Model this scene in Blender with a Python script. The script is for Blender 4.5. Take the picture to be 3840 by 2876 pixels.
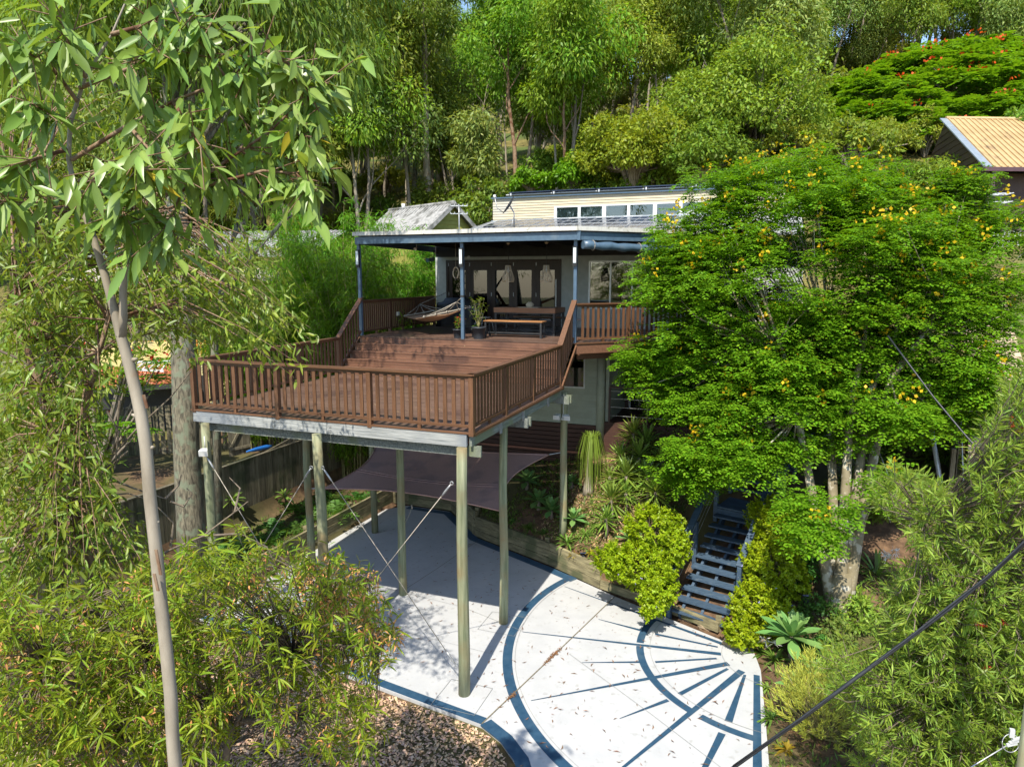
import bpy, math, random
import numpy as np
from mathutils import Vector, Matrix

scene = bpy.context.scene
for o in list(bpy.data.objects):
    bpy.data.objects.remove(o)

# ---------------------------------------------------------------- camera
CAM = np.array([4.685, -10.466, 7.48])
YAW, PIT, FPX = math.radians(-20.689), math.radians(8.777), 2568.0
cam_d = bpy.data.cameras.new("camera")
cam_d.sensor_width = 36.0
cam_d.lens = 36.0 * FPX / 3840.0
cam_d.clip_start = 0.1
cam_d.clip_end = 3000.0
cam = bpy.data.objects.new("camera", cam_d)
scene.collection.objects.link(cam)
cam.location = CAM.tolist()
cam.rotation_euler = (math.radians(90) - PIT, 0, -YAW)
scene.camera = cam

# ---------------------------------------------------------------- daylight
SUN_DIR = Vector((0.06, -0.72, 1.0)).normalized()      # towards the sun
world = bpy.data.worlds.new("World")
scene.world = world
world.use_nodes = True
wn = world.node_tree
for n in list(wn.nodes):
    wn.nodes.remove(n)
w_out = wn.nodes.new("ShaderNodeOutputWorld")
w_bg = wn.nodes.new("ShaderNodeBackground")
w_sky = wn.nodes.new("ShaderNodeTexSky")
w_sky.sky_type = 'NISHITA'
w_sky.sun_disc = False
w_sky.sun_elevation = math.asin(SUN_DIR.z)
w_sky.sun_rotation = math.atan2(SUN_DIR.x, SUN_DIR.y)
w_sky.altitude = 100
w_sky.air_density = 1.0
w_sky.dust_density = 0.6
w_sky.ozone_density = 1.5
w_bg.inputs["Strength"].default_value = 0.15
wn.links.new(w_sky.outputs[0], w_bg.inputs[0])
wn.links.new(w_bg.outputs[0], w_out.inputs[0])

sun_d = bpy.data.lights.new("sun", 'SUN')
sun_d.energy = 4.3
sun_d.angle = math.radians(0.5)
sun_d.color = (1.0, 0.93, 0.80)
sun = bpy.data.objects.new("sun", sun_d)
scene.collection.objects.link(sun)
sun.rotation_euler = (-SUN_DIR).to_track_quat('-Z', 'Y').to_euler()
sun.location = (0, -30, 60)

scene.view_settings.view_transform = 'Standard'
scene.view_settings.look = 'None'
scene.view_settings.exposure = 0.92
scene.view_settings.gamma = 1.0
scene.view_settings.use_curve_mapping = False
scene.render.engine = 'CYCLES'
scene.cycles.max_bounces = 6
scene.cycles.diffuse_bounces = 4
scene.cycles.glossy_bounces = 3
scene.cycles.transmission_bounces = 4
scene.cycles.transparent_max_bounces = 8
scene.cycles.use_denoising = True

# ---------------------------------------------------------------- helpers
COL = scene.collection
_f = np.array([math.sin(YAW)*math.cos(PIT), math.cos(YAW)*math.cos(PIT), -math.sin(PIT)])
_r = np.array([math.cos(YAW), -math.sin(YAW), 0.0])
_u = np.cross(_r, _f)

def ray(px, py):
    return _f + _r*(px-1920)/FPX - _u*(py-1438)/FPX
def at(px, py, d):
    return CAM + ray(px, py)*d
def on(px, py, axis, v):
    q = ray(px, py)
    return CAM + q*((v-CAM[axis])/q[axis])

def empty(name, loc, rz=0.0):
    o = bpy.data.objects.new(name, None)
    COL.objects.link(o)
    o.location = tuple(float(v) for v in loc)
    o.rotation_euler = (0, 0, rz)
    o.empty_display_size = 0.1
    return o
def tag(o, label=None, cat=None, group=None, kind=None):
    if label: o["label"] = label
    if cat: o["category"] = cat
    if group: o["group"] = group
    if kind: o["kind"] = kind
    return o
def thing(name, loc, label, cat, group=None, rz=0.0):
    return tag(empty(name, loc, rz), label, cat, group)
def wloc(o):
    v = Vector((0, 0, 0))
    while o is not None:
        v += o.location
        o = o.parent
    return v
def link(name, mesh, parent=None, loc=(0, 0, 0), rot=(0, 0, 0), scale=None):
    o = bpy.data.objects.new(name, mesh)
    COL.objects.link(o)
    o.parent = parent
    o.location = tuple(float(v) for v in loc)
    o.rotation_euler = rot
    if scale is not None:
        o.scale = scale if hasattr(scale, '__len__') else (scale,)*3
    return o
def copy_tree(o, parent=None):
    c = o.copy()
    COL.objects.link(c)
    c.parent = parent
    for ch in [x for x in bpy.data.objects if x.parent is o]:
        copy_tree(ch, c)
    return c
def frame_from(d, up=(0, 0, 1)):
    d = np.asarray(d, float); d = d/np.linalg.norm(d)
    up = np.asarray(up, float)
    if abs(d @ up) > 0.98: up = np.array([0, 1.0, 0]) if abs(d[1]) < .9 else np.array([1.0, 0, 0])
    s = np.cross(d, up); s /= np.linalg.norm(s)
    return d, s, np.cross(s, d)

class MB:
    """collects boxes, bars and tubes, then links them as one mesh object"""
    def __init__(self):
        self.v = []; self.f = []; self.m = []; self.sm = []
    def add(self, vs, fs, mi=0, smooth=False):
        b = len(self.v)
        self.v += [tuple(float(c) for c in p) for p in vs]
        for q in fs:
            self.f.append([b+i for i in q]); self.m.append(mi); self.sm.append(smooth)
        return self
    def box(self, lo, hi, mi=0):
        (a, b, c), (d, e, f) = lo, hi
        return self.add([(a,b,c),(d,b,c),(d,e,c),(a,e,c),(a,b,f),(d,b,f),(d,e,f),(a,e,f)],
                 [(0,3,2,1),(4,5,6,7),(0,1,5,4),(1,2,6,5),(2,3,7,6),(3,0,4,7)], mi)
    def cbox(self, c, s, mi=0):
        return self.box([c[i]-s[i]/2 for i in range(3)], [c[i]+s[i]/2 for i in range(3)], mi)
    def bar(self, p, q, w, h, mi=0, up=(0,0,1)):
        p = np.asarray(p, float); q = np.asarray(q, float)
        d, s, u = frame_from(q-p, up)
        vs = []
        for e in (p, q):
            for a, b in ((-1,-1),(1,-1),(1,1),(-1,1)):
                vs.append(e+s*a*w/2+u*b*h/2)
        return self.add(vs, [(0,1,2,3),(7,6,5,4),(0,4,5,1),(1,5,6,2),(2,6,7,3),(3,7,4,0)], mi)
    def tube(self, pts, rad, k=8, mi=0, caps=True, smooth=True):
        pts = [np.asarray(p, float) for p in pts]
        n = len(pts)
        if not hasattr(rad, '__len__'): rad = [rad]*n
        vs = []; prev = None
        for i in range(n):
            d = pts[min(i+1, n-1)]-pts[max(i-1, 0)]
            d = d/(np.linalg.norm(d)+1e-9)
            if prev is None:
                _, s, u = frame_from(d)
            else:
                s = prev - d*(prev @ d); s /= (np.linalg.norm(s)+1e-9); u = np.cross(s, d)
            prev = s
            for j in range(k):
                a = 2*math.pi*j/k
                vs.append(pts[i]+(s*math.cos(a)+u*math.sin(a))*rad[i])
        fs = []
        for i in range(n-1):
            for j in range(k):
                a = i*k+j; b = i*k+(j+1) % k
                fs.append((a, b, b+k, a+k))
        self.add(vs, fs, mi, smooth)
        if caps:
            b = len(self.v)-len(vs)
            self.f.append([b+j for j in range(k)][::-1]); self.m.append(mi); self.sm.append(False)
            self.f.append([b+(n-1)*k+j for j in range(k)]); self.m.append(mi); self.sm.append(False)
        return self
    def lathe(self, prof, c=(0,0,0), k=16, mi=0):
        vs = []; fs = []
        for r, z in prof:
            for j in range(k):
                a = 2*math.pi*j/k
                vs.append((c[0]+r*math.cos(a), c[1]+r*math.sin(a), c[2]+z))
        for i in range(len(prof)-1):
            for j in range(k):
                a = i*k+j; b = i*k+(j+1) % k
                fs.append((a, b, b+k, a+k))
        return self.add(vs, fs, mi, True)
    def prism(self, poly, z0, z1, mi=0):
        n = len(poly)
        ar = sum(poly[i][0]*poly[(i+1)%n][1]-poly[(i+1)%n][0]*poly[i][1] for i in range(n))
        if ar < 0: poly = poly[::-1]
        vs = [(x, y, z0) for x, y in poly]+[(x, y, z1) for x, y in poly]
        fs = [tuple(range(n))[::-1], tuple(range(n, 2*n))]
        for i in range(n):
            j = (i+1) % n
            fs.append((i, j, j+n, i+n))
        return self.add(vs, fs, mi)
    def slab(self, a, b, c, d, t, mi=0):
        """a four-sided sheet with thickness t (along its normal)"""
        a, b, c, d = (np.asarray(p, float) for p in (a, b, c, d))
        n = np.cross(b-a, d-a); n = n/np.linalg.norm(n)*t
        return self.add([a,b,c,d,a+n,b+n,c+n,d+n],[(0,3,2,1),(4,5,6,7),(0,1,5,4),(1,2,6,5),(2,3,7,6),(3,0,4,7)], mi)
    def mesh(self, name, mats, off=(0, 0, 0)):
        me = bpy.data.meshes.new(name)
        vs = self.v if not any(off) else [(x-off[0], y-off[1], z-off[2]) for x, y, z in self.v]
        me.from_pydata(vs, [], self.f)
        for m in (mats if isinstance(mats, (list, tuple)) else [mats]):
            me.materials.append(m)
        me.polygons.foreach_set('material_index', self.m)
        me.polygons.foreach_set('use_smooth', self.sm)
        me.update()
        return me
    def build(self, name, mats, parent=None, local=False):
        off = (0, 0, 0) if (parent is None or local) else tuple(wloc(parent))
        return link(name, self.mesh(name, mats, off), parent)

class LeafSet:
    """gathers leaf blades (numpy) with a per-vertex tint"""
    def __init__(self):
        self.v = []; self.c = []; self.q = []; self.t = []; self.n = 0; self.qm = []; self.tm = []
    def _put(self, V, C, quads=None, tris=None, mi=0):
        V = V.reshape(-1, 3)
        if quads is not None:
            self.q.append(quads.reshape(-1, 4)+self.n); self.qm.append(np.full(len(self.q[-1]), mi, np.int32))
        if tris is not None:
            self.t.append(tris.reshape(-1, 3)+self.n); self.tm.append(np.full(len(self.t[-1]), mi, np.int32))
        self.v.append(V); self.c.append(C.reshape(-1, 4)); self.n += len(V)
    def blades(self, P, D, N, L, W, rng, droop=0.0, tint=0.25, detail=0, mi=0, wpos=0.45):
        P = np.asarray(P, float); n = len(P)
        if n == 0: return
        D = D/(np.linalg.norm(D, axis=1, keepdims=True)+1e-9)
        S = np.cross(D, N); S /= (np.linalg.norm(S, axis=1, keepdims=True)+1e-9)
        N2 = np.cross(S, D)
        L = np.broadcast_to(np.asarray(L, float), (n,))[:, None]; W = np.broadcast_to(np.asarray(W, float), (n,))[:, None]
        g = np.array([0, 0, -1.0])
        def pt(t): return P + D*L*t + g*(droop*L*t*t)
        c = np.clip(1+(rng.random((n, 1))-.5)*2*tint, .3, 2)
        hue = (rng.random((n, 1))-.5)*tint
        col = np.concatenate([c*(1+hue*.9), c, c*(1-hue*.5), np.ones((n, 1))], 1)
        if detail == 0:
            V = np.stack([P, pt(wpos)+S*W/2, pt(1.0), pt(wpos)-S*W/2], 1)
            q = np.arange(n*4).reshape(n, 4)
            self._put(V, np.repeat(col[:, None, :], 4, 1), quads=q, mi=mi)
        else:
            f = N2*W*.10
            V = np.stack([P, pt(.28)+S*W*.42+f, pt(.28)-S*W*.42+f, pt(.62)+S*W*.46+f, pt(.62)-S*W*.46+f, pt(1.0), pt(.45)-f], 1)
            b = np.arange(n)[:, None]*7
            t = np.concatenate([b+np.array([[0,1,6]]), b+np.array([[0,6,2]]), b+np.array([[3,5,6]]), b+np.array([[6,5,4]]),
                                b+np.array([[1,3,6]]), b+np.array([[2,6,4]])], 0)
            self._put(V, np.repeat(col[:, None, :], 7, 1), tris=t, mi=mi)
    def mesh(self, name, mats, off=(0, 0, 0)):
        me = bpy.data.meshes.new(name)
        V = np.concatenate(self.v)-np.asarray(off, float); C = np.concatenate(self.c)
        q = np.concatenate(self.q) if self.q else np.zeros((0, 4), int)
        t = np.concatenate(self.t) if self.t else np.zeros((0, 3), int)
        qm = np.concatenate(self.qm) if self.qm else np.zeros(0, np.int32)
        tm = np.concatenate(self.tm) if self.tm else np.zeros(0, np.int32)
        me.vertices.add(len(V)); me.vertices.foreach_set('co', V.astype(np.float32).ravel())
        me.loops.add(q.size+t.size)
        me.loops.foreach_set('vertex_index', np.concatenate([q.ravel(), t.ravel()]).astype(np.int32))
        me.polygons.add(len(q)+len(t))
        st = np.concatenate([np.arange(len(q))*4, q.size+np.arange(len(t))*3]).astype(np.int32)
        me.polygons.foreach_set('loop_start', st)
        me.polygons.foreach_set('material_index', np.concatenate([qm, tm]).astype(np.int32))
        for m in (mats if isinstance(mats, (list, tuple)) else [mats]): me.materials.append(m)
        a = me.attributes.new('tint', 'FLOAT_COLOR', 'POINT')
        a.data.foreach_set('color', C.astype(np.float32).ravel())
        me.update(calc_edges=True)
        return me
    def build(self, name, mats, parent=None, local=False):
        off = (0, 0, 0) if (parent is None or local) else tuple(wloc(parent))
        return link(name, self.mesh(name, mats, off), parent)

def unit(v): return v/(np.linalg.norm(v, axis=-1, keepdims=True)+1e-9)
def rand_dirs(rng, n):
    return unit(rng.normal(size=(n, 3)))

# ---------------------------------------------------------------- materials
def _nodes(name):
    m = bpy.data.materials.new(name); m.use_nodes = True
    nt = m.node_tree
    for n in list(nt.nodes): nt.nodes.remove(n)
    return m, nt, nt.nodes.new("ShaderNodeOutputMaterial")
def mat(name, c1, c2=None, rough=.7, scale=6.0, stretch=(1,1,1), detail=6, lo=.35, hi=.65, bump=.0, spec=.4, rnd=.0, metal=0.0, c3=None, s3=.8, t3=(.52,.62), wave=None):
    """noise mixed from c1 to c2; c3 adds broad blotches; rnd varies the value from object to object"""
    m, nt, out = _nodes(name)
    N = nt.nodes.new; Lk = nt.links.new
    b = N("ShaderNodeBsdfPrincipled")
    b.inputs["Roughness"].default_value = rough
    b.inputs["Specular IOR Level"].default_value = spec
    b.inputs["Metallic"].default_value = metal
    tc = N("ShaderNodeTexCoord"); mp = N("ShaderNodeMapping"); mp.inputs["Scale"].default_value = stretch
    Lk(tc.outputs["Object"], mp.inputs[0])
    vec = mp.outputs[0]
    if rnd:
        oi = N("ShaderNodeObjectInfo")
        ad = N("ShaderNodeVectorMath"); ad.operation = 'MULTIPLY_ADD'
        cv = N("ShaderNodeCombineXYZ"); Lk(oi.outputs["Random"], cv.inputs[0]); Lk(oi.outputs["Random"], cv.inputs[1]); Lk(oi.outputs["Random"], cv.inputs[2])
        Lk(cv.outputs[0], ad.inputs[0]); ad.inputs[1].default_value = (37, 53, 71); Lk(vec, ad.inputs[2]); vec = ad.outputs[0]
    nz = N("ShaderNodeTexNoise"); nz.inputs["Scale"].default_value = scale; nz.inputs["Detail"].default_value = detail
    nz.inputs["Roughness"].default_value = .62
    Lk(vec, nz.inputs["Vector"])
    rp = N("ShaderNodeValToRGB")
    rp.color_ramp.elements[0].position = lo; rp.color_ramp.elements[1].position = hi
    rp.color_ramp.elements[0].color = (*c1, 1); rp.color_ramp.elements[1].color = (*(c2 or c1), 1)
    Lk(nz.outputs[0], rp.inputs[0])
    col = rp.outputs[0]
    if c3 is not None:
        n3 = N("ShaderNodeTexNoise"); n3.inputs["Scale"].default_value = s3; n3.inputs["Detail"].default_value = 5
        Lk(tc.outputs["Object"], n3.inputs["Vector"])
        r3 = N("ShaderNodeValToRGB"); r3.color_ramp.elements[0].position = t3[0]; r3.color_ramp.elements[1].position = t3[1]
        Lk(n3.outputs[0], r3.inputs[0])
        mx = N("ShaderNodeMix"); mx.data_type = 'RGBA'
        Lk(r3.outputs[0], mx.inputs[0]); Lk(col, mx.inputs[6]); mx.inputs[7].default_value = (*c3, 1)
        col = mx.outputs[2]
    if rnd:
        hs = N("ShaderNodeHueSaturation")
        mr = N("ShaderNodeMapRange"); mr.inputs[3].default_value = 1-rnd; mr.inputs[4].default_value = 1+rnd
        Lk(oi.outputs["Random"], mr.inputs[0]); Lk(mr.outputs[0], hs.inputs["Value"]); Lk(col, hs.inputs["Color"])
        col = hs.outputs[0]
    Lk(col, b.inputs["Base Color"])
    if bump:
        bp = N("ShaderNodeBump"); bp.inputs["Strength"].default_value = bump; bp.inputs["Distance"].default_value = .02
        Lk(nz.outputs[0], bp.inputs["Height"]); Lk(bp.outputs[0], b.inputs["Normal"])
    Lk(b.outputs[0], out.inputs[0])
    return m
def leaf_mat(name, c, trans=.46, rough=.45, spec=.22, rnd=.18, hue=.02, tcol=None, sat=1.0):
    m, nt, out = _nodes(name)
    N = nt.nodes.new; Lk = nt.links.new
    at_ = N("ShaderNodeAttribute"); at_.attribute_name = 'tint'
    mx = N("ShaderNodeMix"); mx.data_type = 'RGBA'; mx.blend_type = 'MULTIPLY'; mx.inputs[0].default_value = 1
    mx.inputs[6].default_value = (*c, 1); Lk(at_.outputs["Color"], mx.inputs[7])
    oi = N("ShaderNodeObjectInfo"); hs = N("ShaderNodeHueSaturation")
    mr = N("ShaderNodeMapRange"); mr.inputs[3].default_value = 1-rnd; mr.inputs[4].default_value = 1+rnd
    Lk(oi.outputs["Random"], mr.inputs[0]); Lk(mr.outputs[0], hs.inputs["Value"])
    ml = N("ShaderNodeMath"); ml.operation = 'MULTIPLY'; ml.inputs[1].default_value = 7.31; Lk(oi.outputs["Random"], ml.inputs[0])
    fr = N("ShaderNodeMath"); fr.operation = 'FRACT'; Lk(ml.outputs[0], fr.inputs[0])
    m2 = N("ShaderNodeMapRange"); m2.inputs[3].default_value = .5-hue; m2.inputs[4].default_value = .5+hue
    Lk(fr.outputs[0], m2.inputs[0]); Lk(m2.outputs[0], hs.inputs["Hue"]); hs.inputs["Saturation"].default_value = sat
    Lk(mx.outputs[2], hs.inputs["Color"])
    b = N("ShaderNodeBsdfPrincipled"); b.inputs["Roughness"].default_value = rough; b.inputs["Specular IOR Level"].default_value = spec
    Lk(hs.outputs[0], b.inputs["Base Color"])
    tr = N("ShaderNodeBsdfTranslucent")
    tm = N("ShaderNodeMix"); tm.data_type = 'RGBA'; tm.blend_type = 'MULTIPLY'; tm.inputs[0].default_value = 1
    Lk(hs.outputs[0], tm.inputs[6]); tm.inputs[7].default_value = (*(tcol or (1.5, 1.35, .5)), 1)
    Lk(tm.outputs[2], tr.inputs["Color"])
    ms = N("ShaderNodeMixShader"); ms.inputs[0].default_value = trans
    Lk(b.outputs[0], ms.inputs[1]); Lk(tr.outputs[0], ms.inputs[2]); Lk(ms.outputs[0], out.inputs[0])
    return m
def glass_mat(name, tint=(.6,.66,.64), refl=.07):
    m, nt, out = _nodes(name)
    N = nt.nodes.new; Lk = nt.links.new
    t = N("ShaderNodeBsdfTransparent"); t.inputs[0].default_value = (*tint, 1)
    g = N("ShaderNodeBsdfGlossy"); g.inputs["Roughness"].default_value = .015; g.inputs[0].default_value = (.95,.97,1,1)
    fr = N("ShaderNodeFresnel"); fr.inputs[0].default_value = 1.5
    ad = N("ShaderNodeMath"); ad.operation = 'ADD'; ad.inputs[1].default_value = refl; Lk(fr.outputs[0], ad.inputs[0])
    ms = N("ShaderNodeMixShader"); Lk(ad.outputs[0], ms.inputs[0]); Lk(t.outputs[0], ms.inputs[1]); Lk(g.outputs[0], ms.inputs[2])
    Lk(ms.outputs[0], out.inputs[0])
    return m

M = {}
# timber
def wood(n, a, b, ax, **k):
    st = {'x': (1, 22, 22), 'y': (22, 1, 22), 'z': (22, 22, 1)}[ax]
    return mat(n, a, b, stretch=st, scale=1.6, detail=5, **k)
BR1, BR2 = (.085,.040,.020), (.150,.073,.037)
M['rail_x'] = wood('stained rail', BR1, BR2, 'x', rough=.5, rnd=.10, bump=.15)
M['rail_y'] = wood('stained rail lengthwise', BR1, BR2, 'y', rough=.5, rnd=.10, bump=.15)
M['rail_z'] = wood('stained baluster', BR1, BR2, 'z', rough=.5, rnd=.14, bump=.15)
M['board_x'] = wood('stained decking', (.095,.058,.043), (.160,.098,.070), 'x', rough=.38, rnd=.16, bump=.2, c3=(.085,.05,.038), s3=.9)
M['step_x'] = wood('stained step', (.115,.056,.034), (.185,.092,.056), 'x', rough=.5, rnd=.12, bump=.2, c3=(.09,.045,.03), s3=1.1)
M['grey_x'] = wood('weathered grey timber', (.15,.165,.17), (.38,.39,.38), 'x', rough=.85, rnd=.12, bump=.4, lo=.3, hi=.62, c3=(.20,.22,.24), s3=.7)
M['grey_y'] = wood('weathered grey joist', (.085,.10,.095), (.22,.235,.21), 'y', rough=.85, rnd=.12, bump=.4, c3=(.14,.16,.10), s3=1.2)
M['pole'] = mat('treated pine pole', (.13,.155,.085), (.30,.315,.20), rough=.8, stretch=(14,14,.7), scale=1.3, detail=6, rnd=.12, bump=.4, c3=(.23,.185,.095), s3=1.4, t3=(.46,.66))
M['sleeper'] = mat('old sleeper', (.115,.10,.055), (.27,.235,.13), rough=.9, stretch=(1,1,6), scale=3, rnd=.18, bump=.5, c3=(.10,.105,.05), s3=1.3)
M['paling'] = mat('weathered paling', (.085,.072,.045), (.23,.20,.135), rough=.9, stretch=(9,9,.7), scale=2, rnd=.3, bump=.4, c3=(.07,.075,.04), s3=1)
M['dark_slat'] = wood('dark red slat', (.050,.022,.016), (.085,.038,.026), 'x', rough=.6, rnd=.15)
M['table_x'] = wood('oiled table timber', (.15,.066,.03), (.25,.12,.058), 'x', rough=.4, rnd=.15)
M['bench_x'] = wood('oiled bench timber', (.26,.12,.045), (.44,.22,.09), 'x', rough=.4, rnd=.12)
# metal and paint
M['steel_blue'] = mat('blue grey painted steel', (.055,.095,.145), (.075,.125,.18), rough=.38, scale=9, spec=.5, c3=(.11,.15,.19), s3=2.5, t3=(.6,.72))
M['fascia_white'] = mat('streaked cream gutter', (.44,.43,.39), (.54,.53,.49), rough=.5, stretch=(6,6,1), scale=3, lo=.3, hi=.55, c3=(.26,.25,.21), s3=7, t3=(.60,.66))
M['navy'] = mat('navy stair paint', (.032,.060,.100), (.068,.108,.160), rough=.55, scale=5, rnd=.15, stretch=(1,6,6), c3=(.09,.125,.165), s3=6, t3=(.6,.72))
M['black_metal'] = mat('black metal', (.02,.021,.022), (.035,.036,.038), rough=.45, scale=12)
M['grey_metal'] = mat('grey galvanised', (.30,.31,.32), (.48,.49,.50), rough=.4, metal=.5, scale=14)
M['alu'] = mat('pale aluminium', (.55,.57,.58), (.68,.70,.71), rough=.35, metal=.3, scale=9)
M['white_paint'] = mat('white paint', (.52,.53,.53), (.58,.585,.58), rough=.45, scale=5)
M['cream_board'] = mat('cream weatherboard', (.43,.365,.25), (.50,.435,.31), rough=.6, stretch=(1,1,5), scale=2, rnd=.05, c3=(.40,.39,.35), s3=.5)
M['green_board'] = mat('grey green weatherboard', (.29,.32,.25), (.36,.39,.31), rough=.6, scale=3, rnd=.05)
M['house_wall'] = mat('pale grey render', (.36,.39,.37), (.44,.47,.45), rough=.8, scale=5)
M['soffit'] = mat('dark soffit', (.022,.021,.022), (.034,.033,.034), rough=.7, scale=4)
M['door_brown'] = wood('dark brown door', (.022,.012,.008), (.040,.021,.014), 'z', rough=.45, rnd=.1)
M['roof_metal'] = mat('pale roof sheet', (.34,.35,.35), (.42,.43,.43), rough=.45, scale=2, metal=.15, c3=(.36,.36,.34), s3=1.2)
M['solar'] = mat('solar cell', (.012,.017,.035), (.02,.027,.05), rough=.14, scale=2, spec=.7)
M['solar_line'] = mat('solar frame', (.45,.46,.47), None, rough=.35, metal=.4)
M['glass'] = glass_mat('window glass')
M['glass_dark'] = glass_mat('door glass', tint=(.16,.19,.18), refl=.05)
M['blind'] = mat('pale blind', (.62,.66,.68), (.72,.75,.77), rough=.6, scale=2)
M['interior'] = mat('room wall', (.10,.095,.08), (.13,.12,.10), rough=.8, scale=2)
M['cabinet'] = mat('cream cabinet', (.62,.58,.47), (.68,.64,.52), rough=.5, scale=2)
M['tan_roof'] = mat('tan roof sheet', (.38,.26,.12), (.47,.335,.165), rough=.5, stretch=(1,1,1), scale=1.4, c3=(.20,.14,.08), s3=.8, t3=(.62,.72))
M['brown_wall'] = mat('brown weatherboard', (.062,.038,.032), (.09,.055,.045), rough=.6, scale=3, rnd=.1)
M['purple_trim'] = mat('plum painted trim', (.075,.04,.05), (.10,.055,.065), rough=.5, scale=3)
M['flashing'] = mat('grey blue flashing', (.25,.30,.35), (.33,.38,.43), rough=.4, metal=.3, scale=3)
M['fibro_roof'] = mat('lichen grey roof sheet', (.20,.20,.195), (.36,.355,.34), rough=.9, scale=5, bump=.3, c3=(.12,.12,.11), s3=1.6)
M['olive_board'] = mat('olive yellow weatherboard', (.24,.235,.045), (.32,.31,.07), rough=.7, scale=2, rnd=.05)
M['yellow_wall'] = mat('pale yellow render', (.50,.42,.16), (.60,.51,.22), rough=.8, scale=2, c3=(.40,.36,.2), s3=1)
M['rust_roof'] = mat('rust red roof', (.30,.085,.035), (.40,.13,.055), rough=.7, scale=3, c3=(.42,.30,.2), s3=4, t3=(.62,.7))
M['orange_rail'] = mat('orange stained slat', (.42,.17,.03), (.55,.24,.05), rough=.6, scale=4, rnd=.15)
M['sail'] = mat('mauve brown shade cloth', (.40,.235,.20), (.47,.29,.25), rough=.85, scale=40, c3=(.33,.21,.195), s3=1.4)
M['rope'] = mat('pale rope', (.30,.27,.22), (.40,.36,.30), rough=.8, scale=40)
M['cable'] = mat('black cable', (.018,.02,.024), (.03,.033,.038), rough=.4, scale=30)
M['hammock'] = mat('tan canvas', (.40,.24,.14), (.50,.31,.19), rough=.85, scale=30)
M['cover'] = mat('black cover', (.012,.013,.015), (.03,.031,.034), rough=.35, scale=4, bump=.5)
M['pot'] = mat('charcoal pot', (.022,.026,.032), (.035,.04,.048), rough=.5, scale=8)
M['cane'] = mat('bleached cane', (.40,.33,.23), (.52,.44,.32), rough=.7, scale=20)
M['seat_grey'] = mat('grey seat pad', (.22,.21,.21), (.28,.27,.27), rough=.8, scale=12)
M['lens'] = mat('lamp lens', (.55,.62,.65), (.68,.74,.76), rough=.15, scale=5)
M['rock'] = mat('garden rock', (.16,.12,.075), (.36,.28,.18), rough=.9, scale=3, bump=.6)
M['blue_plastic'] = mat('blue plastic', (.02,.13,.42), None, rough=.4)
# ground
M['concrete'] = mat('white painted concrete', (.385,.393,.405), (.44,.447,.455), rough=.55, scale=1.4, detail=9, lo=.3, hi=.6, spec=.35, bump=.06, c3=(.30,.295,.285), s3=7, t3=(.60,.80))
M['paint_blue'] = mat('blue floor paint', (.017,.052,.100), (.030,.075,.130), rough=.5, scale=6, detail=8, c3=(.05,.095,.145), s3=2.2, t3=(.55,.75))
M['joint'] = mat('concrete joint', (.10,.085,.05), (.22,.19,.13), rough=.9, scale=30)
M['joint_soft'] = mat('fine concrete line', (.20,.20,.19), (.30,.30,.29), rough=.9, scale=30)
M['bark_bits'] = mat('bark crumbs', (.10,.055,.03), (.20,.11,.06), rough=.9, scale=40)
M['stone'] = mat('gravel stone', (.36,.27,.19), (.62,.52,.42), rough=.8, scale=3, lo=.4, hi=.6)

# ================================================================ GROUND
BX = [-60, -6.3, -4.73, -3.1, -.43, 1.15, 2.9, 4.1, 4.75, 60]
BY = [8.84, 8.84, 8.8, 7.06, 5.86, 4.95, 4.35, 3.75, 3.45, 3.45]
HX = [-60, .8, 1.6, 2.9, 60]
H0 = [.62, .62, .5, .12, .10]
TT = [0, 1.2, 3.4, 6, 14, 24, 110, 150, 600]
TZ = [0, .55, 1.75, 2.6, 7.2, 10.2, 43, 48, 30]
def bank_y(x): return np.interp(x, BX, BY)
def zg(x, y):
    """height of the ground"""
    x = np.asarray(x, float); y = np.asarray(y, float)
    t = y-bank_y(x)-.16
    zb = np.interp(x, HX, H0)+np.interp(t, TT, TZ)*1.0
    k = np.clip((t-8)/20, 0, 1)
    zb = zb + k*(.9*np.sin(x*.13+1.3)+.6*np.sin(y*.21+x*.07)+.25*np.sin(x*.61)*np.cos(y*.47))
    left = np.interp(-x, [6.86, 6.95, 8.75, 8.95, 12, 40, 200], [0, .45, .75, 1.75, 2.0, 2.6, 6])
    left = left*np.clip((y+3.0)/3.0, 0, 1)
    rightz = np.interp(x, [4.98, 5.1, 7, 9, 60], [0, .14, .45, .8, 4.0])
    base = np.maximum(left, rightz)-.07
    return np.where(t > 0, np.maximum(zb, base), base)
def ground_hit(px, py, d0=8.0, d1=140.0):
    """the point of the ground under a line of sight"""
    d = np.linspace(d0, d1, 2600)
    P = CAM+ray(px, py)[None, :]*d[:, None]
    k = np.nonzero(P[:, 2] <= zg(P[:, 0], P[:, 1]))[0]
    return P[k[0]] if len(k) else P[-1]

def ground_mat(name, a, b, c, scale):
    return mat(name, a, b, rough=.95, scale=scale, detail=8, bump=.5, c3=c, s3=.35, t3=(.46,.60), lo=.38, hi=.62)
M['soil'] = ground_mat('mulch and soil', (.060,.034,.018), (.155,.092,.050), (.085,.075,.028), 5.0)
M['hill'] = ground_mat('dry hillside grass', (.085,.08,.02), (.19,.155,.048), (.07,.10,.02), 1.6)
def axis_pts(lo, hi, flo, fhi, fine, coarse):
    a = list(np.arange(flo, fhi+1e-6, fine))
    p = flo; s = fine
    L = []
    while p > lo: s = min(s*1.25, coarse); p -= s; L.append(p)
    R = []; p = fhi; s = fine
    while p < hi: s = min(s*1.25, coarse); p += s; R.append(p)
    return np.array(L[::-1]+a+R)
gx = axis_pts(-420, 420, -9.6, 7.2, .10, 16); gy = axis_pts(-200, 620, -4, 10, .10, 16)
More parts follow.
